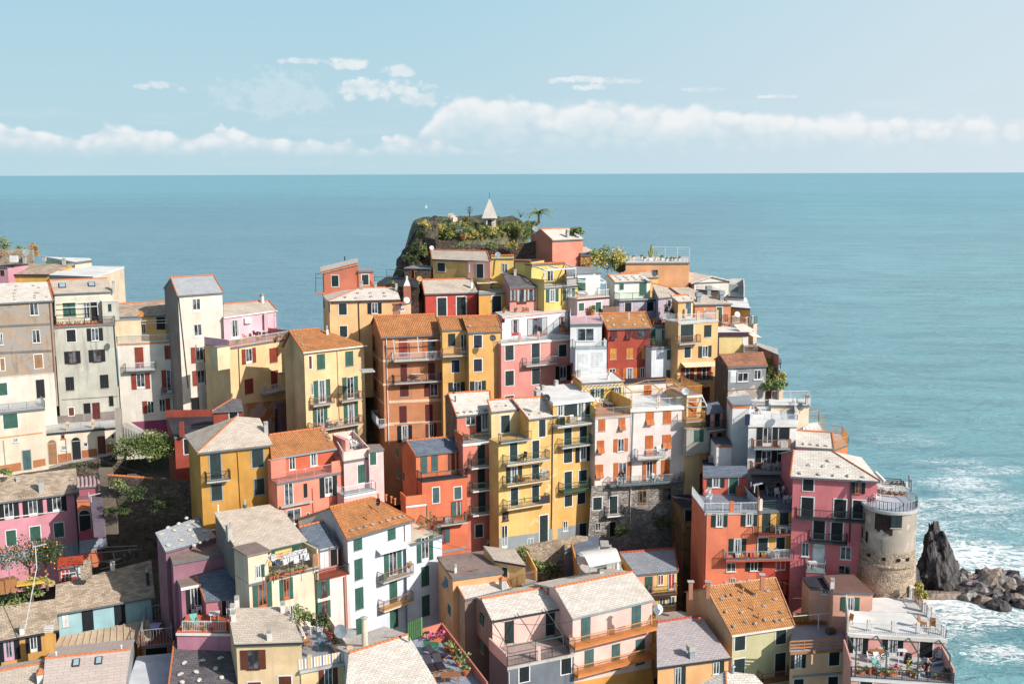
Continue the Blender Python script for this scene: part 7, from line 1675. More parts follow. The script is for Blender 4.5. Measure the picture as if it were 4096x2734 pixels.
# loungers terrace
S(1350,2334,3.919); z_=TZ
LG1.place(on(1560,1160,z_),1.0,'dark cushioned sun lounger lying beside the green bench',None,1.25); LG1.place(on(1600,1330,z_),.35,'dark cushioned sun lounger in the middle of the shaded tiled terrace',None,1.25); LG1.place(on(1450,1360,z_),.35,'dark cushioned sun lounger nearest the pale slate roof',None,1.25)
GBm=solid('green_bench_paint',(60,140,110)); Bp=Proto('park_bench','bench',[('seat',MB().cbox((0,0,.42),1.5,.45,.05),GBm,0),('backrest',MB().cbox((0,.24,.5),1.5,.05,.42),GBm,0)]+[('leg',MB().cbox((x,y,0),.06,.06,.42),GBm,0) for x in(-.7,.7) for y in(-.2,.2)]+[('armrest',MB().cbox((x,0,.62),.06,.5,.05),GBm,0) for x in(-.72,.72)])
Bp.place(on(1460,1060,z_),-.15,'green lattice-backed bench on the shaded tiled terrace')
WDT.place(on(1780,1560,z_),.2,'wooden dining table at the bottom edge of the shaded tiled terrace',None,1.2); WDC.place(on(1790,1470,z_),3.1,'wooden slatted chair behind the dining table at the bottom edge'); WDC.place(on(1570,1550,z_),1.5,'wooden slatted chair left of the dining table at the bottom edge')
pots([(1555,900,'box',FLP,1.9),(1725,1050,'bush',LFG,1.5),(1810,1100,'agave',LFG,1.5),(1825,1180,'bush',LFD,1.1),(1905,1290,'tall',LFG,1.3),(2010,1430,'tall',LFG,1.6)],z_,'along the wall of the shaded tiled terrace','pots on the shaded tiled terrace')
m=MB()
for i in range(7): p=pty((1110+i*33,860-i*14),96-i*.12); m.box(p-Z*.2,V((.14,0,0)),V((0,.05,0)),Z*1.75)
tag(m.build('picket_fence',solid('bright_green_paint',(110,180,80))),'bright green vertical slat fence in front of the white corner house','fence')
tag(MB().bar(ptz((1400,870),z_),ptz((1400,870),z_)+Z*.7,.03).cyl(ptz((1400,870),z_)+Z*.7,ptz((1400,870),z_)+Z*.74,.3,None,10).build('side_table',METD),'small round metal side table by the pink flowers','side table')
# white house roof terrace plants and balcony bits
S(1200,1950); pots([(1235,240,'tall',LFY,1.0),(1265,300,'bush',LFG),(1300,350,'bush',LFY),(1330,385),(1370,360,'tall',LFG),(1410,410,'bush',FLR,.9),(1280,430,'box',LFY),(1390,440,'bush',FLR,.8)],WRT,'on the white corner house roof terrace','plants on the white house roof terrace')
a,b_=WV1; pot(onb(a,b_,.95,.5)+Z*.5,'bush',LFY,'potted plant hooked at the right end of the upper ornate balcony',None,1.1); tag(MB().cbox(onb(a,b_,.12,.5),.5,.35,.6).build('plastic_crate',solid('teal_crate',(90,150,140))),'teal plastic crate at the left end of the upper ornate balcony','crate')
dish(828,195,None,'dark red satellite dish on a mast on the orange roof of the white corner house',.42,solid('dark_red_dish',(130,50,40)),(-.7,-.5,.2)) if False else None
C_.rp=(WQ[0],(WQ[1]-WQ[0]).cross(WQ[3]-WQ[0]).normalized()); dish(828,262,None,'dark red satellite dish on a mast on the orange roof of the white corner house',.42,solid('dark_red_dish',(130,50,40)),(-.7,-.5,.2),1.2)
# mid row balconies
S(1200,1950); a,b_=GB2
for i,f_ in enumerate((.2,.27,.33)): cloth(onb(a,b_,f_,.1)+Z*.85,(b_-a).normalized(),.4,.55,[MAR,WCL,LBL][i],'%s cloth drying on the green balcony of the orange house'%['red-patterned','white','pale blue'][i],'laundry on the green balcony')
pot(onb(a,b_,.55,.4),'tall',LFG,'leafy green plant on the green balcony of the orange house',None,.7)
S(1400,1300); a,b_=BB2
m=MB(); c=onb(a,b_,.5,.5); m.bar(c+V((-.6,0,0)),c+V((.3,0,.95)),.025).bar(c+V((.6,0,0)),c+V((-.3,0,.95)),.025).cbox(c+Z*.95,1.5,.5,.03); tag(m.build('drying_rack',WH),'white folding drying rack on the brown tenement balcony','drying rack')
m=MB(); p=hit((490,1140),0) if False else None
a,b_,z_,n_=CTT; WDT.place(a.lerp(b_,.27)-n_*1.3,0,'white-topped wooden table on the narrow coral house terrace',None,.7); DC.place(a.lerp(b_,.2)-n_*1.5,1.5,'dark chair left of the table on the narrow coral house terrace'); DC.place(a.lerp(b_,.38)-n_*1.5,-1.5,'dark chair right of the table on the narrow coral house terrace')
pot(b_-n_*.5-(b_-a).normalized()*.4+Z*.5,'tall',LFY,'tall yellow-green conifer in a pot at the corner of the narrow coral house terrace',None,1.4); pot(a-n_*1.8+Z*.6,'bush',LFG,'bushy pot on the orange parapet of the narrow coral house terrace')
a,b_=LB1; WDT.place(onb(a,b_,.35,.6),0,'small round wooden table on the top balcony of the pale yellow house',None,.5); DC.place(onb(a,b_,.43,.6),-.8,'dark blue chair on the top balcony of the pale yellow house',None,1.1)
a,b_=LB2; WDT.place(onb(a,b_,.48,.55),.1,'folded wooden table on the middle balcony of the pale yellow house',None,.7); WDC.place(onb(a,b_,.36,.55),1.2,'wooden chair on the middle balcony of the pale yellow house'); WC.place(onb(a,b_,.9,.5),-.3,'stack of white chairs at the right of the middle balcony of the pale yellow house',None,1.2)
a,b_=LB3; cloth(onb(a,b_,.38,.1)+Z*1.1,(b_-a).normalized(),.25,.5,solid('lime_cloth',(140,230,60)),'lime green cloth on the lowest balcony of the pale yellow house',None); m=MB(); m.box(onb(a,b_,.78,.02),(b_-a)*.21,V((0,.04,0)),Z*.9); tag(m.build('dark_screen',DROOF),'black sheet tied to the lowest balcony railing of the pale yellow house','screen')
a,b_=Y2B; tag(MB().cbox(onb(a,b_,.2,.7),.6,.5,.85).build('grill',BLK),'black covered grill on the top balcony of the golden house','grill'); WC.place(onb(a,b_,.45,.6),.3,'dark-shaded white chair on the top balcony of the golden house')
a,b_,z_,n_=YD; S(2100,1450)
WT_.place(on(735,420,z_),.2,'white table at the left of the yellow penthouse deck'); WC.place(on(780,455,z_),.9,'white armchair in front of the table on the yellow penthouse deck',None,1.1); LG2.place(on(865,445,z_),.35,'white sun lounger on the yellow penthouse deck',None,1.1)
tag(MB().cyl(on(885,350,z_),on(885,350,z_)+Z*2.1,.03).cyl(on(885,350,z_)+Z*.9,on(885,350,z_)+Z*2.1,.13,.03,8).build('closed_parasol',WH),'closed white parasol against the yellow penthouse wall','parasol')
a,b_=OB1; WC.place(onb(a,b_,.88,.5),.5,'white chair with a white airer on the small middle balcony of the cream house',None,1.2)
a,b_=OB2; person(onb(a,b_,.19,.6),0,'stand',BLK,BLK,BRH,'person in black standing on the long balcony of the cream house'); WC.place(onb(a,b_,.14,.6),.2,'white chair left of the standing person on the long cream house balcony'); WC.place(onb(a,b_,.63,.6),.6,'white chair under the pink towel on the long cream house balcony')
cloth(onb(a,b_,.66,.2)+Z*1.0,(b_-a).normalized(),.45,.35,solid('pink_towel',(240,120,150)),'pink towel drying on the long cream house balcony',None); cloth(onb(a,b_,.73,.2)+Z*1.0,(b_-a).normalized(),.4,.4,BLU,'blue cloth drying on the long cream house balcony',None)
pots([(0,0,'bush',FLR,.7,onb(a,b_,.04,.4)),(1,0,'box',FLR,.8,onb(a,b_,.86,.4)),(2,0,'bush',LFG,.8,onb(a,b_,.96,.4))],None,'on the long balcony of the cream house','pots on the long cream balcony')
WC.place(on(1600,385,CHZ),.3,'white chair on the white roof terrace of the big cream house',None,1.3); dish(1680,298,126.5,'white satellite dish at the right end of the cream roof terrace',.45,WH,(-.3,-.9,.3),.4); tag(MB().cyl(on(1128,352,CHZ),on(1128,352,CHZ)+Z*.35,.15,.05,10).build('roof_vent',WH),'small white roof vent on the cream roof terrace','vent')
dish(222,370,123.5,'dark satellite dish where the pale yellow and golden roofs meet',.45,DROOF,(.1,-.9,.3),.5); S(1400,1300); dish(1490,1430-1300 if False else 135,135.5,'dark satellite dish at the right end of the orange roof of the brown tenement',.42,solid('dark_dish',(70,66,72)))
# potted studio terrace and others at the top
S(1800,750)
pots([(563,1310),(600,1290,'box',LFG,1.2),(685,1305),(790,1300,'box',LFG,1.2),(690,1250),(790,1240),(918,1262,'bush',LFG,1.3),(965,1240,'box',LFY,1.2),(1045,1260),(1150,1240,'bush',LFY,1.5)],STU,'on the roof terrace above the red-quoined studio','pots on the studio roof')
pots([(1308,1335,'agave',LFG,1.5),(1365,1335,'tall',LFG,1.2),(1480,1340,'bush',LFG,2.2)],WNT,'on the pink-floored terrace of the narrow white house','pots on the pink-floored terrace')
z_=YTZ; WT_.place(on(1180,975,z_),.1,'high square table with stools on the pergola terrace',None,1.2); DC.place(on(1140,985,z_),1,'dark stool left of the high table on the pergola terrace')
pots([(945,1555,'bush',LFY),(1090,1500,'bush',LFD,1.6),(1190,1530,'agave',LFG,2.2)],PINKT[0].z,'on the pink house terrace before the curtained studio','plants on the pink house terrace')
dish(497,705,151,'grey satellite dish above the flat yellow house',.42); dish(888,435,157.5,'grey satellite dish at the corner of the salmon cube house',.42)
S(1200,750); dish(1376,632,156,'white ring-shaped dish on the corner of the yellow hilltop house',.32,WH); dish(1247,955,146.5,'orange satellite dish at the left of the red house roof',.38,P(214,150,70)); dish(1115,1178,144,'pale satellite dish on the lean-to left of the red house',.42,WPAR)
bush(965,1000,148.5,.5,'small green plant on the shaded terrace behind the pale orange house roof',LFG,61,150)
# apricot roof pots & cactus
S(2400,950); pots([(345,225,'bush',FLP,.9),(435,222),(465,245),(580,240,'tall',LFY,1.0),(645,240,'bush',LFG,1.3),(697,248),(740,245),(778,248),(825,240)],OHZ,'on the apricot roof terrace','pots on the apricot roof')
r_=root('cactus',on(530,240,OHZ),'big branching cactus in a white box on the apricot roof terrace','cactus'); c=on(530,240,OHZ); MB().cbox(c,.6,.5,.45).build('pot',WPAR,r_); m=MB()
for dx,h in ((0,2.2),(-.25,1.5),(.25,1.8),(.1,2.6)): m.cyl(c+V((dx*.3,0,.4)),c+V((dx,0,.4+h*.5)),.13,.17,8); m.cyl(c+V((dx,0,.4+h*.5)),c+V((dx*1.3,0,.3+h*.8)),.17,.08,8)
m.build('stems',solid('cactus_green',(140,146,84)),r_)
dish(565,378,150.8,'dark satellite dish on a mast right of the lilac house roof',.42,METD); dish(1433,805,147.5,'white satellite dish on the orange seafront house',.42,WH)
pots([(555,905,'bush',LFY,1.3),(625,900,'agave',LFG,1.5),(690,905,'box',LFG,1.3),(720,900,'agave',LFG,1.4)],AGZ,'on the upper planted terrace of the narrow pale house','plants on the upper pale house terrace')
pots([(563,1130,'tall',LFG,.9),(595,1130),(690,1125,'bush',LFG,1.2),(745,1120,'tall',LFG,1.3)],AGT,'on the lower railed terrace of the narrow pale house','plants on the lower pale house terrace')
bush(715,790,143.5,1.1,'dark climbing bush on the left wall of the orange-yellow house',LFD,62,700,(.8,.8,1.4))
# sun sails and restaurant
for i,(q4) in enumerate((((1395,905),(1500,900),(1615,958),(1440,960)),((1510,965),(1580,970),(1672,1030),(1560,1010)))):
    ps=[pty(x,143) for x in q4]; ps[3].y-=1.5; ps[2].y-=1; m=MB(); m.hexa([x-Z*.03 for x in ps],ps); tag(m.build('sun_sail',solid('sail_cloth',(240,226,204),.9)),['upper left','lower right'][i]+' cream sun sail over the seafront restaurant terrace','sun sail')
WDT.place(on(1560,1190,RESTO),.3,'wooden restaurant table on the open seafront terrace'); WDC.place(on(1520,1185,RESTO),1.5,'wooden chair at the restaurant table left side'); person(on(1530,1160,RESTO),1.2,'sit',BLK,BLU,BRH,'diner in black sitting at the seafront restaurant')
WDC.place(on(1600,1185,RESTO),-1.5,'wooden chair at the restaurant table right side')
# cliff vegetation right
for i,(x,y,d,r2,lf,sq,lb) in enumerate(((1770,1345,136.5,.8,LFY,(.7,.8,1.9),'yellow-green shrub right of the cement house'),(1800,1480,135,1.1,LFG,(1,.8,1.5),'large yellow-green shrub below the cement house corner'),(1890,1500,133,1.0,LFY,(.8,.8,1.3),'green ivy hanging at the cliff edge above the sea'),(1840,1570,131,1.2,LFG,(1.3,.8,.8),'dark green hedge at the foot of the cliff plants'))): bush(x,y,d,r2,lb,lf,71+i,1500,sq,.13)
S(2700,1350); z_=WTZ
person(on(845,800,z_),1.4,'sit',MAR,BLU,BRH,'person in dark red lying in a chair on the white walled terrace'); WC.place(on(850,800,z_),1.4,'white folding chair under the person on the white walled terrace'); WT_.place(on(900,800,z_),.1,'pale glass table on the white walled terrace',None,1.1)
dish(1305,725,119,'dark satellite dish right of the white walled terrace',.42,METD); 
m=MB(); m.box(hit((722,800),0) if False else pty((735,800),115.5),V((.5,0,0)),V((0,.04,0)),Z*-1.2); tag(m.build('laundry',solid('navy_towel',(40,44,80))),'navy towel hanging left of the white walled terrace','laundry')
a,b_=WB1; m=MB().cbox(onb(a,b_,.83,.35),.85,.4,.75); r_=tag(m.build('air_conditioner',WH),'white air conditioner on the upper balcony of the white house','air conditioner'); 
a,b_=WB2; WT_.place(onb(a,b_,.5,.5),0,'white table on the lower balcony of the white house',None,.9); WC.place(onb(a,b_,.38,.5),1.3,'white folding chair left of the table on the lower white house balcony'); WC.place(onb(a,b_,.62,.5),-1.3,'white folding chair right of the table on the lower white house balcony'); WC.place(onb(a,b_,.92,.5),-.8,'white folding chair at the right end of the lower white house balcony')
S(2700,1800); a,b_,z_,n_=CR1
WC.place(on(345,480,z_),-.6,'upper white chair at the left of the grey-tiled orange terrace'); WC.place(on(355,545,z_),-.6,'lower white chair at the left of the grey-tiled orange terrace'); tag(MB().cbox(on(710,470,z_),1.6,.8,.95).build('brick_grill',P(190,90,70)),'built-in brick grill against the back of the grey-tiled orange terrace','grill'); DC.place(on(770,500,z_),-.7,'dark folding chair beside the brick grill'); antenna(830,440,112,'white comb-shaped aerial between the orange and amber terraces',.8); WC.place(on(830,590,z_),-1,'white folded chair leaning on the orange terrace railing')
z_=AMB[0].z; DTb.place(on(1040,470,z_),.1,'dark dining table under the cane awning',None,1.0)
for x,y,r_,w_ in ((985,470,1.4,'left of'),(1065,490,0,'in front of'),(1105,465,-1.4,'right of')): WC.place(on(x,y,z_),r_,'white modern chair %s the dark dining table under the cane awning'%w_,'white chairs at the dark dining table')
WC.place(on(1155,550,z_),3.1,'left one of two white chairs by the amber terrace railing','white chairs by the amber railing'); WC.place(on(1220,550,z_),3.1,'right one of two white chairs by the amber terrace railing','white chairs by the amber railing')
a,b_=AB1; WT_.place(onb(a,b_,.68,.5),0,'white table on the upper amber balcony'); WC.place(onb(a,b_,.56,.5),1.3,'white chair left of the table on the upper amber balcony'); WC.place(onb(a,b_,.82,.5),-1.3,'white chair right of the table on the upper amber balcony')
a,b_=CR2
cols=[BLK,WCL,solid('yellow_cloth',(230,190,50)),solid('grey_cloth',(120,125,140)),BLK,FLP,solid('yellow_cloth',(230,190,50)),BLK,solid('orange_cloth',(220,130,60))]; nm=['black','white','yellow','grey','dark','pink','golden','charcoal','orange']
for i in range(9): cloth(onb(a,b_,.1+.055*i,-.02)+Z*.85,(b_-a).normalized(),.25,.5,cols[i],'%s garment drying on the long grey balcony of the orange-red house'%nm[i],'laundry on the long grey balcony')
WC.place(onb(a,b_,.75,.5),-1.0,'white folding chair at the right end of the long grey balcony'); 
a,b_=PORCH; WT_.place(onb(a,b_,.35,.9),0,'white garden table with a checked cloth before the arched white door'); 
# tower deck
S(3296,1700); TB=Proto('table','table',[('table_top',MB().cbox((0,0,.72),1.6,.9,.05),WH,0)]+[('leg',MB().bar((x,y,0),(x,y,.72),.03),WH,0) for x in(-.7,.7) for y in(-.35,.35)]); TB.place(deck(640,710),.1,'long white table on the round tower terrace'); WC.place(deck(545,800),.4,'pile of white garden chairs at the left edge of the tower terrace',None,1.2); WC.place(deck(500,760),.8,'white ornate chair behind the pile on the tower terrace')
a=deck(530,680); b_=deck(885,690); m=MB(); m.box(a,b_-a,V((0,.1,0)),Z*1.0); r_=tag(m.build('low_fence',WH),'white slatted back fence of the tower terrace','fence')
for i,(x,y) in enumerate(((735,650),(785,652),(840,655))): pot(deck(x,y+95)+V((0,1.2,.95)),'box',LFD,'%s red trough hanging on the white back fence of the tower terrace'%ORD[i],'red troughs on the tower fence',.6)
for i,(x,y) in enumerate(((600,700),(670,710),(720,715),(780,718),(840,720))): pot(deck(x,y+10),'box',LFG,'%s planter on the floor along the tower terrace fence'%ORD[i],'floor planters on the tower',.7)
m=MB()
for (p,q_) in (((620,552),(805,565)),((612,575),(832,582)),((600,592),(842,602)),((600,608),(850,626))): m.bar(pty(p,111),pty(q_,111),.04)
for p,q_ in (((805,565),(805,625)),((832,582),(832,625)),((848,600),(848,640))): m.bar(pty(p,111),pty(q_,111),.05)
tag(m.build('awning_bars',METD),'dark green overhead bars behind the tower terrace','pergola')
tag(MB().cyl(pty((893,650),110),pty((893,525),110),.12,None,8).cyl(pty((893,525),110),pty((893,520),110),.16,None,8).build('flue_pipe',MET),'left of two metal flue pipes beside the round tower','flue'); tag(MB().cyl(pty((915,690),110),pty((915,565),110),.12,None,8).cyl(pty((915,565),110),pty((915,555),110),.3,.1,8).build('flue_pipe',MET),'right of two metal flue pipes beside the round tower, with a cap','flue')
m=MB(); m.bar(pty((535,490),108.5),pty((632,585),107.5),.13); tag(m.build('rolled_awning',WPAR),'rolled white awning at the corner of the wide hip roof','awning')
# bottom right sun decks
S(3200,2134); z_=BRZ
WDC.place(on(1280,990,z_),.9,'dark wood deck chair at the right of the white sun deck',None,1.3); WDC.place(on(1385,1000,z_),-.3,'folding director chair at the right corner of the white sun deck',None,1.1); WDC.place(on(515,940,z_),-1,'small wooden folding chair against the left wall of the white sun deck')
a,b_,z_,n_,u_=BR
WDT.place(on(815,1300,z_),.05,'wooden dining table with a planter box on the lower dining terrace',None,1.0)
for x,y,r_,w_ in ((735,1340,1.2,'left of'),(800,1350,0,'in front of'),(885,1335,-1.2,'right of'),(840,1265,3.1,'behind')): WC.place(on(x,y,z_),r_,'white folding chair %s the wooden table on the lower dining terrace'%w_,'white folding chairs at the wooden dining table')
TCh.place(on(800,1440,z_),.4,'dark green reclining chair near the flower troughs of the dining terrace',None,1.1); tag(MB().bar(on(1030,1345,z_),on(1030,1345,z_)+Z*1.1,.03).bar(on(1085,1345,z_),on(1085,1345,z_)+Z*1.1,.03).cbox(on(1057,1330,z_)+Z*1.05,.9,.6,.04).build('drying_rack',WH),'white drying rack in the middle of the dining terrace','drying rack'); tag(MB().cyl(on(1130,1350,z_),on(1130,1350,z_)+Z*.9,.38,.28,12).build('covered_barbecue',BLK),'black covered round barbecue on the dining terrace','barbecue')
LG2.place(on(1400,1370,z_),1.9,'white lounger under the lying sunbather on the dining terrace'); person(on(1385,1365,z_)+Z*.3,1.9,'lie',BLK,BLU,BRH,'sunbather in dark clothes lying on the white lounger of the dining terrace')
person(on(1235,1425,z_),1.2,'floor',BLK,BLK,BRH,'person in black sitting on the terrace floor by a green pole'); person(on(1325,1415,z_),-.6,'floor',BLK,MAR,GRH,'person in black top and maroon trousers sitting on the terrace floor'); person(on(1255,1480,z_),3.0,'floor',WCL,LBL,BRH,'person in a white shirt sitting on the terrace floor among the plants'); person(on(1335,1500,z_),2.6,'floor',BLK,BLK,GRH,'person in black sitting with their back to the railing of the dining terrace')
WC.place(on(1450,1330,z_),-.8,'white plastic armchair behind the sunbather on the dining terrace')
pots([(590,1450,'tall',LFY,.8),(665,1455,'box',LFG,1.2),(770,1460,'bush',FLR),(845,1470,'box',LFG,1.1),(905,1465,'tall',LFY,.7),(960,1480,'box',LFY,1.1),(1045,1470,'tall',LFG,.7),(1130,1470,'tall',LFY,1.1),(1190,1495,'bush',LFY),(1450,1510,'box',LFG,1.1),(1520,1500,'bush',LFD,1.3)],z_,'along the front railing of the dining terrace','pots along the dining terrace railing')
pot(on(985,1420,z_),'box',FLP,'trough of pink flowers in the middle of the dining terrace',None,1.0)
tag(MB().cyl(on(727,1465,z_),on(727,1465,z_)+Z*.6,.18,.15,10).build('clay_jar',TERR),'tall clay jar between the flower troughs of the dining terrace','jar')
z_=PEZ; S(2850,1950,2.0); m=MB(); c=on(985,1120,z_); m.cbox(c,.9,.8,.8,.4); tag(m.build('tarpaulin_heap',solid('green_tarp',(96,136,128))),'green tarpaulin over a heap at the right of the reed-screened terrace','tarpaulin'); tag(MB().cbox(on(945,1165,z_),.8,.6,.5,.4).build('log_pile',BARK),'pile of logs on the reed-screened terrace','logs')
m=MB(); 
for k in range(4): m.bar(on(780+k*38,1010+k*6,z_)+Z*1.8,on(855+k*30,1110-k*2,z_)+Z*1.8,.012)
m.bar(on(640,1015,z_)+Z*1.8,on(1010,1008,z_)+Z*1.8,.03).bar(on(640,1150,z_)+Z*1.6,on(1070,1112,z_)+Z*1.6,.03).bar(on(845,1140,z_),on(845,1140,z_)+Z*1.8,.04); tag(m.build('clothes_line',METW),'white clothes line over the reed-screened terrace','clothes line')
for i,x in enumerate((655,700,745,790,835,880)): pot(on(x,1085,z_)+V((0,-.2,0)),'box',LFO,'%s terracotta trough along the reed screen'%ORD[i],'troughs along the reed screen',.9)
S(2400,2134); dish(603,785,98.5,'large white satellite dish on the pillar of the big pink house',.5,WH,(.2,-1,.35),.5)
for i,(s_,p0,p1,d0,d1,lb) in enumerate((((1700,2134),(700,900),(1540,910),99,98,'cable over the railed terrace of the pale pink house'),((2400,2134),(1860,485),(2400,560),105,112,'cable between the olive-yellow house and the right edge'),((600,1950),(2050,600),(1640,560),108,106,'cable left of the white corner house'),((1200,1950),(1420,540),(1900,640),112,118,'cable between the white corner house and the orange house'),((0,1450),(1050,1010),(2000,1240),124,118,'cable sagging over the dark valley'),((2100,1450),(100,860),(290,840),121,122,'cable on the pale yellow facade'))):
    S(*s_); a=pty(p0,d0); b_=pty(p1,d1); m=MB(); pv=a
    for k in range(1,9): t=k/8; q_=a.lerp(b_,t)-Z*1.6*t*(1-t); m.bar(pv,q_,.018); pv=q_
    tag(m.build('cable',METD),'thin dark '+lb,'cable')
# retaining wall and bushes near the tent
S(1900,1750)
ps=[(420,1165),(560,1130),(700,1105),(900,1070),(1060,1035),(1180,1045)]; P3=[pty(p,117.5+i*.5) for i,p in enumerate(ps)]; m=MB()
for a,b_ in zip(P3,P3[1:]): m.hexa([a-Z*9,b_-Z*9,b_-Z*9+V((0,.6,0)),a-Z*9+V((0,.6,0))],[a,b_,b_+V((0,.6,0)),a+V((0,.6,0))])
tag(m.build('retaining_wall',STB),'rising brown stone wall below the yellow houses, with a curved brick top','retaining wall')
for i,(x,y,r2,lf,lb) in enumerate(((520,1240,1.2,LFG,'green bush growing on the brown stone wall above the yellow terrace'),(620,1330,.9,LFG,'small leafy bush behind the yellow walled terrace'),(760,1420,1.7,LFD,'dark green bush at the foot of the brown stone wall'),(1960,900,1.6,LFD,'dark potted bushes in the shaded courtyard under the stone house'),(1540,980,1.0,LFD,'dark creeper beside the stone house door'))): bush(x,y,115.5 if i<3 else 123,r2,lb,lf,81+i,800,(1,.8,1))
S(3200,2134)
for i,(x,y,r2,lb) in enumerate(((1240,600,.7,'grassy tuft on the cliff right of the tower base'),(1300,680,.6,'green scrub at the end of the upper white roof deck'))): bush(x,y,104.5,r2,lb,LFY,91+i,500,(.7,.7,1.4))
# tree on the skyline right of the salmon house
S(1800,750)
for i,(x,y,r2,lf,lb) in enumerate(((1560,740,2.2,LFG,'green shrub directly right of the orange annex on the hill'),(1680,790,2.9,LFY,'large yellow-green bushy tree between the hilltop and the apricot house'),(1770,830,1.8,LFG,'green bush at the foot of the apricot house'),(1320,470,1.0,LFG,'small green bush on the skyline behind the salmon cube house'))): bush(x,y,161,r2,lb,lf,101+i,1500,(1.1,.9,.9),.17)
# ---------------- hilltop garden
def gz(x,y):
    # height of the garden ground at a picture point: march the ray onto the hill surface
    r_=ray((x,y)); t=158/r_.y
    for k in range(260):
        p=CP+r_*t; kk=gh(p.x,p.y); zz=zl+(zt_-zl)*kk+min(1.6,max(-1,(p.y-163)*.12))*kk
        if p.z<=zz: return V((p.x,p.y,zz))
        t*=1.0009
    return CP+r_*(168/r_.y)
c=gz(415,425); r_=root('shrine',c,'tiny grey stone shrine with a tall pointed roof in the hilltop garden','shrine')
MB().cbox(c-Z*.3,1.7,1.4,1.75,.2).build('wall',P(206,198,184,.6),r_); q=1.15; b4=[c+V((sx_*q,sy_*q,1.45)) for sx_,sy_ in((-1,-1),(1,-1),(1,1),(-1,1))]; t4=[c+V((sx_*.1,sy_*.1,4.3)) for sx_,sy_ in((-1,-1),(1,-1),(1,1),(-1,1))]
MB().hexa(b4,t4).build('roof',P(214,206,194,.5),r_); MB().bar(c+Z*4.2,c+Z*5.3,.03).build('cross_rod',METD,r_); MB().poly([c+V((-.55,-1.02,1.46)),c+V((.55,-1.02,1.46)),c+V((0,-.72,2.3))]).poly([c+V((.55,-.98,1.46)),c+V((-.55,-.98,1.46)),c+V((0,-.7,2.3))]).build('gable',P(200,140,100,.3),r_); MB().cbox(c+V((0,-.72,.05)),.6,.06,1.15,.2).build('niche',DARK,r_)
c=gz(930,380); r_=root('palm_tree',c,'feathery palm tree on the right of the hilltop garden','palm'); MB().cyl(c,c+Z*1.5,.22,.16,8).build('trunk',BARK,r_); m=MB(); frond(m,c+Z*1.5,24,2.0,.15,.75,.95,random.Random(2)); m.build('fronds',LFG,r_)
c=gz(205,330); r_=root('yucca',c,'spiky dark green yucca left of the shrine','yucca'); MB().cyl(c,c+Z*1.0,.15,.1,6).build('trunk',BARK,r_); m=MB()
for k in range(3): frond(m,c+Z*(.8+.4*k),16,.8,.05,.2,.9,random.Random(k))
m.build('leaves',LFD,r_)
c=gz(740,335); m=MB(); frond(m,c+Z*.3,16,1.1,.07,.2,1.1,random.Random(8)); tag(m.build('agave',solid('agave_blue',(110,136,130))),'blue-grey agave left of the palm tree','agave')
qq=random.Random(17); k=0; gl=[]
for i in range(230):
    x=qq.uniform(-200,900); y=qq.uniform(395,545)-(0 if x>-60 else -10)
    gl.append((x,y))
gl.sort(); 
for i,(x,y) in enumerate(gl):
    c=gz(x,y); lf=qq.choice([LFG,LFG,LFY,LFD,LFG]); r2=qq.uniform(.5,1.05); o=clus('shrub',c+Z*r2*.3,int(150*r2/.5),r2,.085,lf,(1,1,.75),None,200+i,1.0,5)
    nm_={'green_leaves':'green','yellow_green_leaves':'yellow-green','dark_leaves':'dark green'}[lf.name]
    near_='left end' if x<0 else ('part left of the shrine' if x<330 else ('part beside the shrine' if x<500 else ('part between shrine and palm' if x<850 else 'part by the palm')))
    row='front' if y>500 else ('middle' if y>445 else 'back')
    tag(o,'%s shrub in the hilltop garden, %s from the left'%(nm_,ordw(i+1)),'shrub','shrubs of the hilltop garden')
for i,(x,y,s_) in enumerate(((130,555,2.3),(195,520,1.2),(320,535,1.2),(160,385,1.8),(330,560,1.0),(440,520,1.0),(460,470,1.1),(555,520,1.2),(845,395,.8),(210,370,.8))):
    pot(gz(x,y),'bush',[LFG,LFY,FLR][i%3],['large terracotta pot at the front edge of the hilltop garden wall','pot left of centre on the hilltop garden wall','pot under the shrine on the garden wall','tall flower pot left of the shrine','small pot near the garden wall centre','pot right of the shrine path','pot close behind the shrine path','pot half way to the palm','pot left of the palm','pot behind the tall flower pot'][i],'pots of the hilltop garden',s_)
m=MB(); qq=random.Random(4)
for i in range(17):
    x=-120+i*62; c=gz(x,qq.uniform(440,500)); o=tag(MB().bar(c,c+Z*qq.uniform(1.5,2.2),.035).build('garden_stake',METD),('%s thin stake standing in the hilltop garden beds'%ORD[i]),'stake','stakes in the hilltop garden')
m=MB()
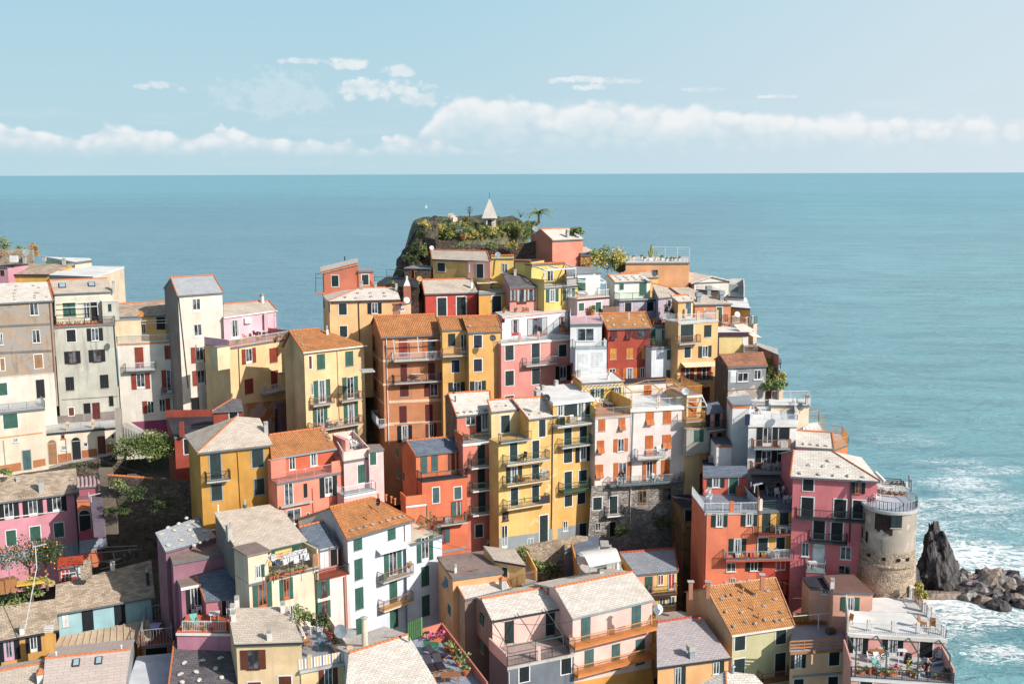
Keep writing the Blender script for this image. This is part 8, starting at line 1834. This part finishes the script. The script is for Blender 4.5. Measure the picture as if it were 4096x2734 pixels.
for i in range(3):
    c=gz(10+i*18,350+i*8); m.cbox(c,.8,.5,1.2-.2*i,.3*i)
tag(m.build('cloth_bundle',solid('pale_cover',(222,204,180),.9)),'pale crumpled covers over furniture at the left of the hilltop garden','covers')
tag(MB().cbox(gz(120,490),1.6,.9,.7).cbox(gz(120,490)+Z*.7,1.9,1.2,.05).build('cold_frame',GROOF),'grey cold frame with a flat lid among the hilltop garden plants','cold frame')
bush(-250,405,166,1.1,'bright yellow-green round bush on top of the garden rock',LFY,151,700,(1,1,.8)); bush(-150,450,167,1.5,'yellow gorse hanging over the garden rock',LFY,152,900,(1.1,.8,.8)); bush(-300,520,165,1.3,'dark ivy on the upper left face of the garden rock',LFD,153,700,(.8,.8,1.3)); bush(-340,640,163.5,1.3,'ivy half way down the left face of the garden rock',LFD,154,700,(.9,.8,1.2)); bush(-400,760,162.5,1.2,'dark scrub low on the left face of the garden rock',LFD,155,600,(1.1,.8,1)); bush(-270,660,163.5,1.0,'green scrub between the rock face and the garden wall',LFG,156,500,(.9,.8,1.2)); bush(640,610,161.5,.8,'creeper hanging down the right part of the garden wall',LFY,157,500,(1.6,.5,.9)); bush(430,610,161.6,.7,'creeper hanging down the middle of the garden wall',LFG,158,400,(1.5,.5,.9)); bush(120,610,161.6,.6,'creeper on the left of the garden wall',LFG,159,300,(1.3,.5,.9))
# sailing boat far out (tiny) and birds left out
S(1200,750); c=ptz((1320,215),0.0); r_=root('sailing_boat',c,'tiny white sailing boat far out on the left of the hilltop','boat'); MB().hexa([c+V((-2,-1,0)),c+V((2,-1,0)),c+V((2,1,0)),c+V((-2,1,0))],[c+V((-2.5,-1.2,.8)),c+V((2.5,-1.2,.8)),c+V((2.5,1.2,.8)),c+V((-2.5,1.2,.8))]).build('hull',WH,r_); MB().hexa([c+V((-1.4,-.1,1)),c+V((1.4,-.1,1)),c+V((1.4,.1,1)),c+V((-1.4,.1,1))],[c+V((.2,-.1,6)),c+V((.3,-.1,6)),c+V((.3,.1,6)),c+V((.2,.1,6))]).build('sail',WH,r_)
